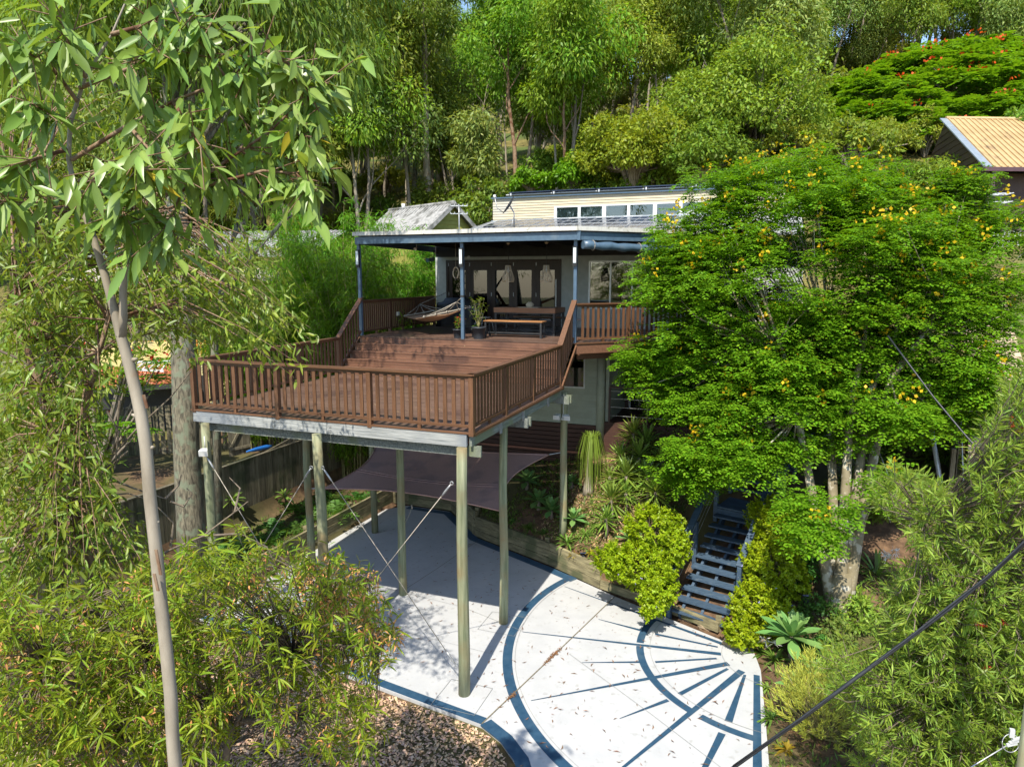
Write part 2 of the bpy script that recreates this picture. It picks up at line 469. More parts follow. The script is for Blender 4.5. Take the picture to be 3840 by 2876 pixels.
GX, GY = np.meshgrid(gx, gy)
GZ = zg(GX, GY)
near = (np.abs(GX) < 14) & (GY > 5) & (GY < 14)
V = np.stack([GX, GY, GZ], -1).reshape(-1, 3)
nx, ny = len(gx), len(gy)
ii, jj = np.meshgrid(np.arange(nx-1), np.arange(ny-1))
a0 = (jj*nx+ii).ravel()
Q = np.stack([a0, a0+1, a0+1+nx, a0+nx], 1)
me = bpy.data.meshes.new('ground')
me.vertices.add(len(V)); me.vertices.foreach_set('co', V.astype(np.float32).ravel())
me.loops.add(Q.size); me.loops.foreach_set('vertex_index', Q.astype(np.int32).ravel())
me.polygons.add(len(Q)); me.polygons.foreach_set('loop_start', (np.arange(len(Q))*4).astype(np.int32))
me.materials.append(M['soil']); me.materials.append(M['hill'])
cy_ = V[Q[:, 0], 1]; cx_ = V[Q[:, 0], 0]
me.polygons.foreach_set('material_index', ((cy_ > 13) | (cx_ < -14)).astype(np.int32))
me.polygons.foreach_set('use_smooth', np.ones(len(Q), bool))
me.update(calc_edges=True)
ground = tag(link('ground', me), kind='structure', label='brown mulch garden soil rising into a dry grassy hillside')

# ================================================================ DRIVEWAY
drive = empty('driveway', (0, 0, 0))
tag(drive, 'white painted concrete driveway with a blue sunburst pattern', None, kind='structure')
SLAB = [(5.12,-5),(5.03,-.11),(4.95,1.31),(4.86,2.66),(4.70,3.40),(4.1,3.54),(2.64,4.22),(1.57,4.72),(.5,5.3),(-.43,5.78),(-3.05,6.98),
        (-4.73,8.72),(-6.3,8.76),(-6.78,8.2),(-6.86,4.9),(-6.9,.4),(-1.43,-.46),(.47,-.74),(.90,-.98),(1.30,-1.36),(1.75,-2.1),(2.2,-3.2),(2.4,-5)]
MB().prism(SLAB, -.13, 0).build('concrete_slab', M['concrete'], drive)
FC = np.array([5.13, 3.14])
def polar(r, a): return FC+r*np.array([math.cos(a), math.sin(a)])
def sheet(name, polys, z, m, parent=drive):
    b = MB()
    for p in polys:
        b.add([(x, y, z) for x, y in p], [tuple(range(len(p)))])
    return b.build(name, m, parent)
def ccw(p):
    ar = sum(p[i][0]*p[(i+1)%len(p)][1]-p[(i+1)%len(p)][0]*p[i][1] for i in range(len(p)))
    return p if ar > 0 else p[::-1]
def arc(name, r0, r1, a0, a1, z=.004, m=None, n=48, gaps=()):
    ps = []
    for i in range(n):
        u, v = a0+(a1-a0)*i/n, a0+(a1-a0)*(i+1)/n
        if any(g0 < (u+v)/2 < g1 for g0, g1 in gaps): continue
        ps.append(ccw([tuple(polar(r0, u)), tuple(polar(r1, u)), tuple(polar(r1, v)), tuple(polar(r0, v))]))
    return sheet(name, ps, z, m or M['paint_blue'])
def ang(p): 
    d = np.array(p)-FC
    return math.atan2(d[1], d[0]) % (2*math.pi)
RAYS = [((.3,4.8),(4.09,3.4),.015,.10),((1.46,3.5),(2.42,3.35),.012,.075),((2.74,3.30),(4.02,3.23),.07,.05),((.07,2.39),(4.10,2.98),.015,.11),
        ((1.56,1.69),(2.62,2.11),.012,.06),((2.91,2.22),(4.03,2.78),.06,.05),((1.03,.18),(4.26,2.67),.015,.13),((2.62,.24),(3.32,1.06),.012,.08),
        ((3.49,1.31),(4.26,2.48),.09,.06),((2.55,-1.7),(4.52,2.5),.03,.14),((3.72,-2.3),(4.29,.46),.02,.12),((4.37,.81),(4.58,2.38),.13,.05),((4.92,-2.6),(4.79,2.45),.16,.11)]
arc('painted_band', 5.22, 5.41, ang((.5,5.35)), ang((2.0,-3.2))+.35, n=90, gaps=())
# the white gaps either side of the long rays break the inner band
gp = [(ang(on(1200+.7911*1515, 1800+.7911*780, 2, 0)[:2])-.018, ang(on(1200+.7911*1515, 1800+.7911*780, 2, 0)[:2])+.018),
      (ang(on(1200+.7911*1765, 1800+.7911*1118, 2, 0)[:2])-.022, ang(on(1200+.7911*1765, 1800+.7911*1118, 2, 0)[:2])+.026)]
arc('painted_band', 2.57, 2.72, ang((2.62,3.98)), ang((4.88,.5)), n=70, gaps=gp, z=.004)
for (p, q, w0, w1) in RAYS:
    p, q = np.array(p), np.array(q); d = unit(q-p); s = np.array([-d[1], d[0]])
    sheet('painted_ray', [ccw([tuple(p-s*w0/2), tuple(p+s*w0/2), tuple(q+s*w1/2), tuple(q-s*w1/2)])], .008, M['paint_blue'])
def strip(name, line, w, z, m, parent=drive, off=0.0):
    L = [np.array(p, float) for p in line]; ps = []
    nrm = []
    for i in range(len(L)):
        d = unit(L[min(i+1, len(L)-1)]-L[max(i-1, 0)]); nrm.append(np.array([-d[1], d[0]]))
    for i in range(len(L)-1):
        ps.append(ccw([tuple(L[i]+nrm[i]*(off-w/2)), tuple(L[i]+nrm[i]*(off+w/2)), tuple(L[i+1]+nrm[i+1]*(off+w/2)), tuple(L[i+1]+nrm[i+1]*(off-w/2))]))
    return sheet(name, ps, z, m, parent)
strip('painted_border', [(-6.8,.50),(-1.39,-.355),(.47,-.645)], .19, .004, M['paint_blue'])
strip('painted_border', [(.50,-.66),(.98,-.93),(1.38,-1.30),(1.84,-2.06),(2.29,-3.18),(2.49,-5)], .24, .004, M['paint_blue'])
strip('painted_border', [(-6.2,8.60),(-4.72,8.56),(-3.02,6.84),(-.40,5.64),(.42,5.22)], .26, .0035, M['paint_blue'])
for L, w in (([(1.57,4.72),(.95,1.65),(.46,-.73)], .022), ([(-2.87,6.75),(-3.10,4.6),(-3.30,3.1),(-3.5,.0)], .013), ([(-6.8,3.5),(-1.6,2.95),(.09,2.40)], .007), ([(-6.85,1.8),(-.17,1.35)], .006), ([(1.25,1.9),(3.1,.55),(5.0,-.9)], .008)):
    strip('expansion_joint', L, w, .012, M['joint'] if w > .01 else M['joint_soft'])
for r in (5.16, 2.44, 1.02):
    arc('scored_line', r, r+.008, ang((.6,5.2)) if r > 3 else ang((2.8,4.0)), ang((4.9,.4)) if r < 3 else ang((3.4,-1.9)), m=M['joint_soft'], z=.012, n=60)
for (x, y) in ((-.17,-.1), (-.45,2.62)):
    q = .42
    for a, b in (((-q,-q),(q,-q)),((q,-q),(q,q)),((q,q),(-q,q)),((-q,q),(-q,-q))):
        strip('scored_line', [(x+a[0], y+a[1]-.05), (x+b[0], y+b[1]-.05)], .008, .0125, M['joint_soft'])
# rubbish caught in the joint
rng = np.random.default_rng(5)
lf = LeafSet()
for cpt, n_, sp in (((.98,1.8),150,.12), ((.66,.15),90,.07), ((.92,1.5),60,.08)):
    d = unit(np.array([.62, 3.1]))
    t = rng.normal(size=n_)*sp; s_ = rng.normal(size=n_)*.02
    P = np.stack([cpt[0]+d[0]*t+s_, cpt[1]+d[1]*t, np.full(n_, .016)+rng.random(n_)*.012], 1)
    D = rand_dirs(rng, n_)*np.array([1,1,.15]); lf.blades(P, D, np.tile([0,0,1.0], (n_,1))+rand_dirs(rng, n_)*.3, .035, .018, rng, tint=.5)
M['litter'] = leaf_mat('dry brown leaf', (.20,.105,.055), trans=.1, rnd=0, hue=0)
M['litter_pale'] = leaf_mat('pale dry leaf', (.42,.30,.16), trans=.1, rnd=0, hue=0)
tag(lf.build('joint_debris', M['litter']), 'brown leaf crumbs caught in the driveway joint', None, kind='stuff')

def litter(name, poly, n, z, L, m, label, seed):
    L = L*1.25; rng = np.random.default_rng(seed); lf = LeafSet()
    xs = [p[0] for p in poly]; ys = [p[1] for p in poly]; pts = []
    while len(pts) < n:
        x, y = rng.uniform(min(xs), max(xs)), rng.uniform(min(ys), max(ys)); ins = False; j = len(poly)-1
        for i in range(len(poly)):
            if (poly[i][1] > y) != (poly[j][1] > y) and x < (poly[j][0]-poly[i][0])*(y-poly[i][1])/(poly[j][1]-poly[i][1])+poly[i][0]: ins = not ins
            j = i
        if ins: pts.append((x, y, z+rng.random()*.008))
    P = np.array(pts); D = rand_dirs(rng, n)*np.array([1, 1, .12])
    l = L*rng.uniform(.5, 1.3, n)
    # two blades end to end at a slight angle give the curl of a gum leaf
    lf.blades(P, D, np.tile([0, 0, 1.0], (n, 1)), l*.5, l*.16, rng, tint=.5, wpos=.9)
    D2 = unit(D); R = np.stack([D2[:,0]-.5*D2[:,1], D2[:,1]+.5*D2[:,0], D2[:,2]], 1)
    lf.blades(P+D2*(l*.42)[:, None], R, np.tile([0, 0, 1.0], (n, 1)), l*.5, l*.15, rng, tint=.5, wpos=.1)
    return tag(lf.build(name, m), label, None, kind='stuff')
litter('fallen_leaves', [(4.9,-3),(4.8,3.3),(1.6,4.6),(-.4,5.6),(-3,6.8),(-6.6,7.8),(-6.6,1),(.5,-.5),(2.3,-3)], 620, .016, .095, M['litter'], 'curled brown gum leaves scattered over the white driveway', 11)

# gravel in front of the slab
GRAV = [(-9,.75),(-6.9,.30),(-1.43,-.55),(.46,-.82),(.83,-1.04),(1.18,-1.42),(1.62,-2.2),(2.1,-3.3),(2.3,-5.5),(-9,-5.5)]
rng = np.random.default_rng(2)
n = 22000
pts = []
X = rng.uniform(-6.5, 2.3, 80000); Y = rng.uniform(-4.6, .6, 80000)
edge = np.interp(X, [-9,-6.9,-1.43,.46,.83,1.18,1.62,2.1,2.3], [.75,.30,-.55,-.82,-1.04,-1.42,-2.2,-3.3,-5.5])
k = Y < edge-.02
dens = .5+.5*np.sin(X*1.7+.6)*np.cos(Y*2.1)
k &= rng.random(80000) < .62+.3*dens
X, Y = X[k][:n], Y[k][:n]; n = len(X)
oct_v = np.array([[1,0,0],[0,1,0],[-1,0,0],[0,-1,0],[0,0,1.0],[0,0,-1]])
oct_f = np.array([[0,1,4],[1,2,4],[2,3,4],[3,0,4]])
sz = rng.uniform(.014, .034, n)
A = rng.uniform(0, 6.28, n); el = rng.uniform(.6, 1.5, n)
base = oct_v[None]*np.stack([sz*el, sz/el, sz*.55], 1)[:, None, :]
ca, sa = np.cos(A)[:, None], np.sin(A)[:, None]
Vx = base[..., 0]*ca-base[..., 1]*sa; Vy = base[..., 0]*sa+base[..., 1]*ca
tl = rng.normal(size=(n, 2))*.35
VV = np.stack([Vx+X[:, None], Vy+Y[:, None], base[..., 2]+Vx*tl[:, :1]+Vy*tl[:, 1:]+.012+rng.random(n)[:, None]*.02-.06+.0], -1)
VV[..., 2] += .03
lf = LeafSet()
c = rng.uniform(.45, 1.25, (n, 1)); c3_ = np.concatenate([c*rng.uniform(.95,1.15,(n,1)), c*rng.uniform(.9,1.03,(n,1)), c*rng.uniform(.75,1.05,(n,1)), np.ones((n,1))], 1)
lf._put(VV, np.repeat(c3_[:, None, :], 6, 1), tris=(np.arange(n)[:, None, None]*6+oct_f[None]))
M['pebble'] = leaf_mat('tan and cream gravel', (.52,.38,.265), trans=0, rough=.85, spec=.2, rnd=0, hue=0)
tag(lf.build('gravel', M['pebble']), 'tan and cream gravel bed beside the driveway edge', None, kind='stuff')
bed = MB().prism(GRAV, -.13, -.035).build('gravel_bed', M['soil']); tag(bed, kind='structure', label='brown earth under the gravel')

# ================================================================ TIMBER RETAINING WALLS
def sleeper_wall(name, pts, h, n, label, plinth=None, pile_every=1.6, group='sleeper retaining walls'):
    o = thing(name, (pts[0][0], pts[0][1], 0), label, 'retaining wall', group)
    rr = random.Random(len(pts)*7+n)
    for i in range(len(pts)-1):
        p, q = np.array(pts[i]), np.array(pts[i+1]); d = unit(q-p); s = np.array([-d[1], d[0]])
        for k in range(n):
            z = (k+.5)*h/n
            j = rr.uniform(-.008, .008)
            b = MB().bar((*(p+s*(j+.0)+d*.004), z), (*(q+s*(j)-d*.004), z), .075, h/n-.012)
            b.build('sleeper', M['sleeper'], o)
        ln = np.linalg.norm(q-p); m_ = max(1, int(ln/pile_every))
        for k in range(m_+(i == len(pts)-2)):
            c = p+(q-p)*(k+.06)/m_ - s*.10
            MB().cbox((c[0], c[1], h*.5+.03), (.12, .12, h+.10)).build('wall_post', M['sleeper'], o)
    return o
sleeper_wall('retaining_wall', [(4.0,3.86),(2.86,4.40),(1.15,5.02)], .22, 1, 'low single sleeper edging from the foot of the navy stairs')
sleeper_wall('retaining_wall', [(1.15,5.02),(-.43,5.92),(-3.08,7.12)], .60, 3, 'tall sleeper wall between the driveway and the agave bank')
sleeper_wall('retaining_wall', [(-3.08,7.12),(-4.70,8.86),(-6.3,8.9)], .74, 3, 'sleeper wall curving behind the shade sail')
sleeper_wall('retaining_wall', [(-6.90,8.8),(-6.95,4.6),(-6.98,.5)], .62, 3, 'sleeper wall holding the fern bed beside the paling fence')
sleeper_wall('retaining_wall', [(-6.3,8.9),(-6.90,8.85)], .74, 3, 'short sleeper return in the back left corner of the driveway')

# ================================================================ DECK
ZD, ZU = 4.86, 5.81           # lower and upper deck levels
deck = thing('timber_deck', (-3.1, 2.6, 0), 'two level brown timber deck with wide steps on tall round poles', 'deck')
XL0, XL1 = -6.13, -6.40       # left edge, front and back
def xl(y): return XL0+(XL1-XL0)*y/5.4
# lower decking
y = .0; bw = .138; i = 0
rr = random.Random(3)
while y < 5.38:
    y1 = min(y+bw, 5.40)
    xs = [xl(y)-.03, rr.choice([-4.2,-3.6,-2.1,-1.4]), .03]
    for a, b_ in zip(xs[:-1], xs[1:]):
        MB().box((a+.002, y, ZD-.025+rr.uniform(-.001,.001)), (b_-.002, y1-.006, ZD+rr.uniform(-.0015,.0015))).build('decking_board', M['board_x'], deck)
    y += bw; i += 1
# steps: 5 risers of .19
Y0, RUN = 5.40, .30
for k in range(5):
    yk = Y0+RUN*k; zt = ZD+.19*(k+1)
    x0, x1 = xl(5.4)-.05*k*.5, -.02-.03*k
    for j in range(2):
        MB().box((x0, yk+.002*j, ZD+.19*k+.003+.094*j), (x1, yk+.022, ZD+.19*k+.094*(j+1)-.003-(.024 if j else 0))).build('riser_board', M['step_x'], deck)
    if k < 4:
        for j in range(2):
            MB().box((x0, yk-.012+(RUN/2+.004)*j, zt-.024), (x1, yk-.012+RUN/2-.004+(RUN/2+.006)*j, zt)).build('tread_board', M['step_x'], deck)
# upper decking  (front edge at YU) and the wing to the right
YU = Y0+RUN*4-.012
WY = 12.0
def wing_x(y):                # right edge of the upper deck at depth y
    return np.interp(y, [6.6, 9.8, 12], [0.0, 3.2, 3.2]) if y < 9.8 else 5.4
y = YU
while y < WY-.01:
    y1 = min(y+.138, WY)
    xr = -.02+(wing_x((y+y1)/2) if y > 6.62 else 0)
    a, b_ = xl(5.4)-.06-(y-5.4)*.045, xr
    cut = rr.uniform(a+1.5, min(b_-1.0, -.5))
    MB().box((a, y, ZU-.025), (cut-.002, y1-.006, ZU)).build('decking_board', M['board_x'], deck)
    MB().box((cut+.002, y, ZU-.025), (b_, y1-.006, ZU)).build('decking_board', M['board_x'], deck)
    y += .138
# edge boards, fascia, bearers and joists
MB().box((XL0-.06, -.045, ZD-.028), (.05, -.002, ZD-.001)).build('edge_board', M['rail_x'], deck)
MB().box((XL0-.02, -.030, ZD-.25), (-2.95, .018, ZD-.031)).build('fascia_board', M['grey_x'], deck)
MB().box((-2.94, -.032, ZD-.252), (-.09, .016, ZD-.031)).build('fascia_board', M['grey_x'], deck)
MB().box((-6.35+.35, .10, ZD-.45), (.12, .145, ZD-.256)).build('bearer', M['grey_y'], deck)
for yy in (2.62, 2.80): MB().box((-6.2, yy-.03, ZD-.45), (.10, yy+.03, ZD-.256)).build('bearer', M['grey_y'], deck)
for yy in (5.5, 5.7): MB().box((-6.4, yy-.03, ZD-.45), (.16, yy+.03, ZD-.256)).build('bearer', M['grey_y'], deck)
for k in range(14):
    x = -.035-k*(6.05/13)
    MB().bar((x, .02, ZD-.14), (x-.27*(k/13.0), 5.38, ZD-.14), .045, .22).build('joist', M['grey_y'], deck)
MB().bar((.03, .02, ZD-.045), (.03, 5.4, ZD-.045), .03, .05).build('edge_board', M['rail_y'], deck)
for k, yb_ in enumerate((1.35, 2.62, 4.3)):
    MB().box((-.010, yb_-.045, ZD-.30), (.012, yb_+.045, ZD-.06)).build('bracket', M['grey_metal'], deck)
for x in (-4.15, -2.86):
    for dz in (.10, .19):
        MB().cbox((x, -.036, ZD-dz), (.05, .012, .05)).build('bolt_plate', M['grey_metal'], deck)
# upper wing fascia (stained) and its bearers
wing = [(-.02, 6.63), (3.2, 9.82), (5.4, 9.82)]
for p, q in zip(wing[:-1], wing[1:]):
    d = unit(np.array(q)-np.array(p)); s = np.array([d[1], -d[0]])
    MB().bar((*(np.array(p)+s*.03), ZU-.155), (*(np.array(q)+s*.03), ZU-.155), .045, .25).build('fascia_board', M['step_x'], deck)
    MB().bar((*(np.array(p)-s*.25+d*.2), ZU-.36), (*(np.array(q)-s*.25), ZU-.36), .09, .20).build('bearer', M['step_x'], deck)
    MB().bar((*(np.array(p)+s*.035), ZU-.012), (*(np.array(q)+s*.035), ZU-.012), .09, .026).build('edge_board', M['rail_x'], deck)
# poles
def pole(x, y, z0, z1, r=.10, notch=True):
    b = MB()
    n = 7
    pts = [(x+.012*math.sin(k*1.3+x), y+.010*math.cos(k*1.7+y), z0+(z1-z0)*k/(n-1)) for k in range(n)]
    b.tube(pts, [r*1.03-.006*k/(n-1)*3 for k in range(n)], k=14)
    return b.build('support_post', M['pole'], deck)
POLES = {'A': (-.17,-.10), 'B': (-.45,2.62), 'D': (-3.12,-.10), 'E': (-5.82,-.10), 'F': (-3.20,3.05), 'G': (-5.80,3.04), 'H': (-6.0,6.28), 'I': (-3.1,6.25)}
for k, (x, y) in POLES.items():
    pole(x, y + (.03 if k in 'ADE' else 0), -.02, ZD-.258, r=.105 if k in 'AD' else .096)
pole(-.17, 6.2, .55, ZD-.26, r=.10)
pole(2.9, 9.4, 1.5, ZU-.3, r=.10)

# railings: each run is a part, its balusters and posts are sub-parts
BAL_W = .072
def railing(p, q, posts, nb, zp, zq, label=None, end_posts=(True, True)):
    p, q = np.array(p, float), np.array(q, float)
    L = np.linalg.norm(q-p); d = (q-p)/L; s = np.array([-d[1], d[0]])
    def P(t, z): return (*(p+d*t), zp+(zq-zp)*t/L+z)
    b = MB(); a3 = np.array([0, 0, 1.0])
    cut = []
    b.bar(P(-.05, 1.0), P(L+.05, 1.0), .135, .035)
    b.bar(P(0, .955), P(L, .955), .04, .055)
    b.bar(P(.03, .105), P(L-.03, .105), .06, .045)
    r = b.build('railing', M['rail_x'] if abs(d[0]) > .6 else M['rail_y'], deck)
    if label: r['label'] = label
    T = [0]+list(posts)+[L]
    def post(t):
        c = P(t, 0); bb = MB().bar((c[0], c[1], c[2]-.06), (c[0], c[1], c[2]+.955), .085, .085, up=(d[0], d[1], 0))
        bb.build('railing_post', M['rail_z'], r)
    for k, t in enumerate(T):
        if (k == 0 and not end_posts[0]) or (k == len(T)-1 and not end_posts[1]): continue
        post(t)
    for a, e in zip(T[:-1], T[1:]):
        n_ = nb if isinstance(nb, int) else max(2, int(round((e-a)/nb))-1)
        for k in range(n_):
            t = a+(e-a)*(k+1)/(n_+1)
            c = P(t, 0)
            MB().bar((c[0], c[1], c[2]+.10), (c[0], c[1], c[2]+.965), .022, BAL_W, up=(d[0], d[1], 0)).build('baluster', M['rail_z'], r)
        c = P((a+e)/2, 0)
        MB().bar((c[0], c[1], c[2]-.002), (c[0], c[1], c[2]+.085), .045, .06, up=(d[0], d[1], 0)).build('spacer_block', M['rail_z'], r)
    return r
railing((-6.11, 0), (0, 0), [2.06, 4.10], 11, ZD, ZD)
railing((0, .0), (-.06, 5.36), [1.62, 3.28], 10, ZD, ZD, end_posts=(False, True))
railing((-6.11, .0), (-6.38, 5.36), [1.75, 3.55], 10, ZD, ZD, end_posts=(False, True))
railing((-.06, 5.40), (-.07, 6.62), [], 7, ZD+.02, ZU+.05, end_posts=(False, False))
railing((-6.40, 5.40), (-6.52, 6.72), [], 7, ZD+.02, ZU+.05, end_posts=(False, False))
railing((-6.58, 6.85), (-6.75, 11.85), [1.7, 3.4], 13, ZU, ZU, end_posts=(False, True))
railing((.02, 6.66), (3.2, 9.82), [1.55, 3.05], 9, ZU, ZU, end_posts=(False, True))
railing((3.2, 9.82), (5.3, 9.82), [1.05], 9, ZU, ZU, end_posts=(False, True))
for (p, q) in (((-.06+.075, 5.36, ZD-.02), (-.07+.075, 6.68, ZU-.06)), ((-6.40-.075, 5.36, ZD-.02), (-6.53-.075, 6.8, ZU-.06))):
    MB().bar(p, q, .04, .09).build('stair_stringer', M['rail_y'], deck)
litter('deck_leaves', [(-6.0,.1),(-.1,.1),(-.1,5.3),(-6.2,5.3)], 230, ZD+.004, .07, M['litter_pale'], 'pale dry leaves lying on the lower deck boards', 21)
litter('step_leaves', [(-6.2,6.62),(-.2,6.62),(-.4,7.6),(-6.2,7.6)], 45, ZU+.004, .07, M['litter_pale'], 'pale dry leaves on the upper deck by the top step', 22)
for k in range(4):
    litter('step_leaves', [(-6.2,5.40+RUN*k+.03),(-.2,5.40+RUN*k+.03),(-.3,5.66+RUN*k),(-6.2,5.66+RUN*k)], 14, ZD+.19*(k+1)+.003, .06, M['litter_pale'], 'few pale dry leaves lying along the %s tread of the deck steps' % ('bottom', 'second lowest', 'third', 'highest')[k], 30+k)

# ================================================================ PERGOLA ROOF
perg = thing('patio_roof', (-3.2, 9, ZU), 'flat patio roof with blue grey steel frame and cream gutter edge', 'patio roof')
ZF0, ZF1 = 8.44, 8.655
rx = lambda y: .02+np.interp(y, [6.56, 10.4], [0, 3.85])
front = [(-6.50, 6.56), (.02, 6.56), (3.80, 10.36)]
for p, q in zip(front[:-1], front[1:]):
    MB().bar((*p, (ZF0+ZF1)/2-.03), (*q, (ZF0+ZF1)/2-.03), .06, ZF1-ZF0-.02).build('fascia_beam', M['steel_blue'], perg)
    d = unit(np.array(q)-np.array(p)); s = np.array([d[1], -d[0]])*.055
    MB().bar((*(np.array(p)+s-d*.04), ZF1+.045), (*(np.array(q)+s+d*.02), ZF1+.045), .10, .105).build('gutter', M['fascia_white'], perg)
MB().bar((-6.50, 6.56, 8.52), (-6.62, 11.95, 8.46), .06, .20).build('side_beam', M['steel_blue'], perg)
MB().cbox((.065, 6.545, 8.55), (.08, .08, .28)).build('corner_bracket', M['steel_blue'], perg)
# roof sheet in ribs
b = MB()
for k in range(34):
    x0 = -6.55+k*(6.55/34)
    b.box((x0, 6.6, 8.66), (x0+.19, 12.0, 8.69))
    b.box((x0+.075, 6.62, 8.69), (x0+.115, 12.0, 8.715))
b.prism([(.0,6.62),(3.86,10.42),(3.86,12.0),(.0,12.0)], 8.66, 8.69)
b.build('roof_sheet', M['roof_metal'], perg)
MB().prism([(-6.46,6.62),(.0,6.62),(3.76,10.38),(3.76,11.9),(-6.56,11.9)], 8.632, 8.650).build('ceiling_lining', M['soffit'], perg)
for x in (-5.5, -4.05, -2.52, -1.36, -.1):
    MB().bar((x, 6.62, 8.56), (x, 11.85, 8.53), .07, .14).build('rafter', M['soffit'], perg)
for yy in (9.2,):
    MB().bar((-6.5, yy, 8.60), (2.5, yy, 8.60), .08, .06).build('cross_batten', M['soffit'], perg)
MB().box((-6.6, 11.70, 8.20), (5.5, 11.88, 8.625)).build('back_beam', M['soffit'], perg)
for x, y in ((-.06, 6.70), (-3.24, 6.70), (-6.55, 6.78)):
    MB().bar((x, y, ZU), (x, y, 8.45), .085, .085).build('roof_post', M['steel_blue'], perg)
for x, y in ((-.06, 6.70), (-3.24, 6.70), (-6.55, 6.78)):
    l = thing('post_lamp', (x, y-.043, 8.02), {0: 'tall box lamp at the top of the right patio post', 1: 'tall box lamp at the top of the middle patio post', 2: 'tall box lamp at the top of the left patio post'}[[-.06, -3.24, -6.55].index(x)], 'lamp', 'box lamps on the patio posts')
    b = MB().cbox((0, -.03, 0), (.105, .06, .50)).add([], [])
    b.build('lamp_body', M['black_metal'], l, local=True)
    MB().cbox((0, -.064, .02), (.075, .02, .38)).build('lamp_lens', M['lens'], l, local=True)
aw = thing('rolled_awning', (.2, 6.7, 8.3), 'rolled blue grey canvas blind under the right roof edge', 'awning')
p, q = np.array([.14, 6.62, 8.30]), np.array([3.55, 10.03, 8.27])
n_ = 24
b = MB().tube([p+(q-p)*k/n_+np.array([0,0,-.05*math.sin(math.pi*k/n_)+.012*math.sin(k*1.9)]) for k in range(n_+1)], [.105+.016*math.sin(k*2.3) for k in range(n_+1)], k=10)
b.build('canvas_roll', M['steel_blue'], aw)
for t in (.06, .35, .65, .92):
    c = p+(q-p)*t+np.array([0, 0, -.05*math.sin(math.pi*t)])
    MB().tube([c+np.array([.085*math.cos(a), -.085*math.cos(a)*1, .125*math.sin(a)]) for a in np.linspace(0, 6.28, 13)], .008, k=4).build('tie_strap', M['rope'], aw)

# ================================================================ HOUSE
house = thing('hillside_house', (-1, 13, 2.5), 'two storey house with clerestory strip and solar panels behind the deck', 'house')
WYF = 12.0
XW0, XW1 = -6.75, 5.5
# upper storey front wall, with the door and window openings left free
DX0, DX1, DZ1 = -6.32, -2.02, 8.10
WX0, WX1, WZ0, WZ1 = -1.02, 1.75, 6.50, 7.98
b = MB()
b.box((XW0, WYF, ZU-.02), (DX0, WYF+.14, 8.45)); b.box((DX0, WYF, DZ1), (DX1, WYF+.14, 8.45))
b.box((DX1, WYF, ZU-.02), (WX0, WYF+.14, 8.45)); b.box((WX0, WYF, ZU-.02), (WX1, WYF+.14, WZ0)); b.box((WX0, WYF, WZ1), (WX1, WYF+.14, 8.45))
b.box((WX1, WYF, ZU-.02), (XW1, WYF+.14, 8.45))
b.build('front_wall', M['house_wall'], house)
MB().box((XW0, WYF+.14, 3.0), (XW0+.14, 21, 8.70)).build('side_wall', M['house_wall'], house)
MB().box((XW1-.14, WYF+.14, 3.0), (XW1, 21, 8.70)).build('side_wall', M['house_wall'], house)
# the room seen through the glass
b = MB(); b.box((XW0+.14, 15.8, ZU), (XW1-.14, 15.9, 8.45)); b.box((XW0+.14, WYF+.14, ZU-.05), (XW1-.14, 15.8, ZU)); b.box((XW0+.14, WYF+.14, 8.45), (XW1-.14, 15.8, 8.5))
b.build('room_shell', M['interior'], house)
MB().box((-.45, 14.6, ZU+.9), (.75, 15.2, 8.25)).build('kitchen_cabinet', M['cabinet'], house)
MB().box((-1.5, 13.0, ZU), (1.6, 13.6, ZU+.92)).build('kitchen_bench', M['cabinet'], house)
# folding doors: five leaves, frame and glass
dw = (DX1-DX0-.16)/5
MB().box((DX0, WYF-.03, DZ1-.10), (DX1, WYF+.10, DZ1-.001)).box((DX0, WYF-.03, ZU), (DX0+.08, WYF+.10, DZ1-.10)).box((DX1-.08, WYF-.03, ZU), (DX1, WYF+.10, DZ1-.10)).build('door_frame', M['door_brown'], house)
for k in range(5):
    x0 = DX0+.08+k*dw; x1 = x0+dw-.006
    b = MB(); st = .15; zt = DZ1-.105; zb = ZU+.012
    b.box((x0, WYF+.0, zb), (x0+st, WYF+.045, zt)); b.box((x1-st, WYF+.0, zb), (x1, WYF+.045, zt))
    b.box((x0+st, WYF+.0, zt-.26), (x1-st, WYF+.045, zt)); b.box((x0+st, WYF+.0, zb), (x1-st, WYF+.045, zb+.2))
    dr = b.build('folding_door', M['door_brown'], house)
    MB().box((x0+st+.002, WYF+.02, zb+.2), (x1-st-.002, WYF+.028, zt-.26)).build('pane', M['glass_dark'], dr)
    for zz in (6.9, 7.95):
        MB().cbox((x0+.012, WYF-.006, zz), (.02, .012, .13)).build('hinge', M['grey_metal'], dr)
    if k == 4:
        MB().cbox((x1-.09, WYF-.02, 6.95), (.025, .03, .95)).build('handle', M['alu'], dr)
# kitchen window
fr = MB()
fr.box((WX0-.05, WYF-.025, WZ0-.05), (WX1+.05, WYF+.03, WZ0)); fr.box((WX0-.05, WYF-.025, WZ1), (WX1+.05, WYF+.03, WZ1+.05))
wn_ = [WX0-.05, -.36, .36, 1.02, WX1]
for x in wn_: fr.box((x, WYF-.024, WZ0), (x+.05, WYF+.03, WZ1))
win = fr.build('kitchen_window', M['alu'], house)
for a, e in zip(wn_[:-1], wn_[1:]):
    MB().box((a+.05, WYF+.0, WZ0), (e, WYF+.008, WZ1)).build('pane', M['glass'], win)
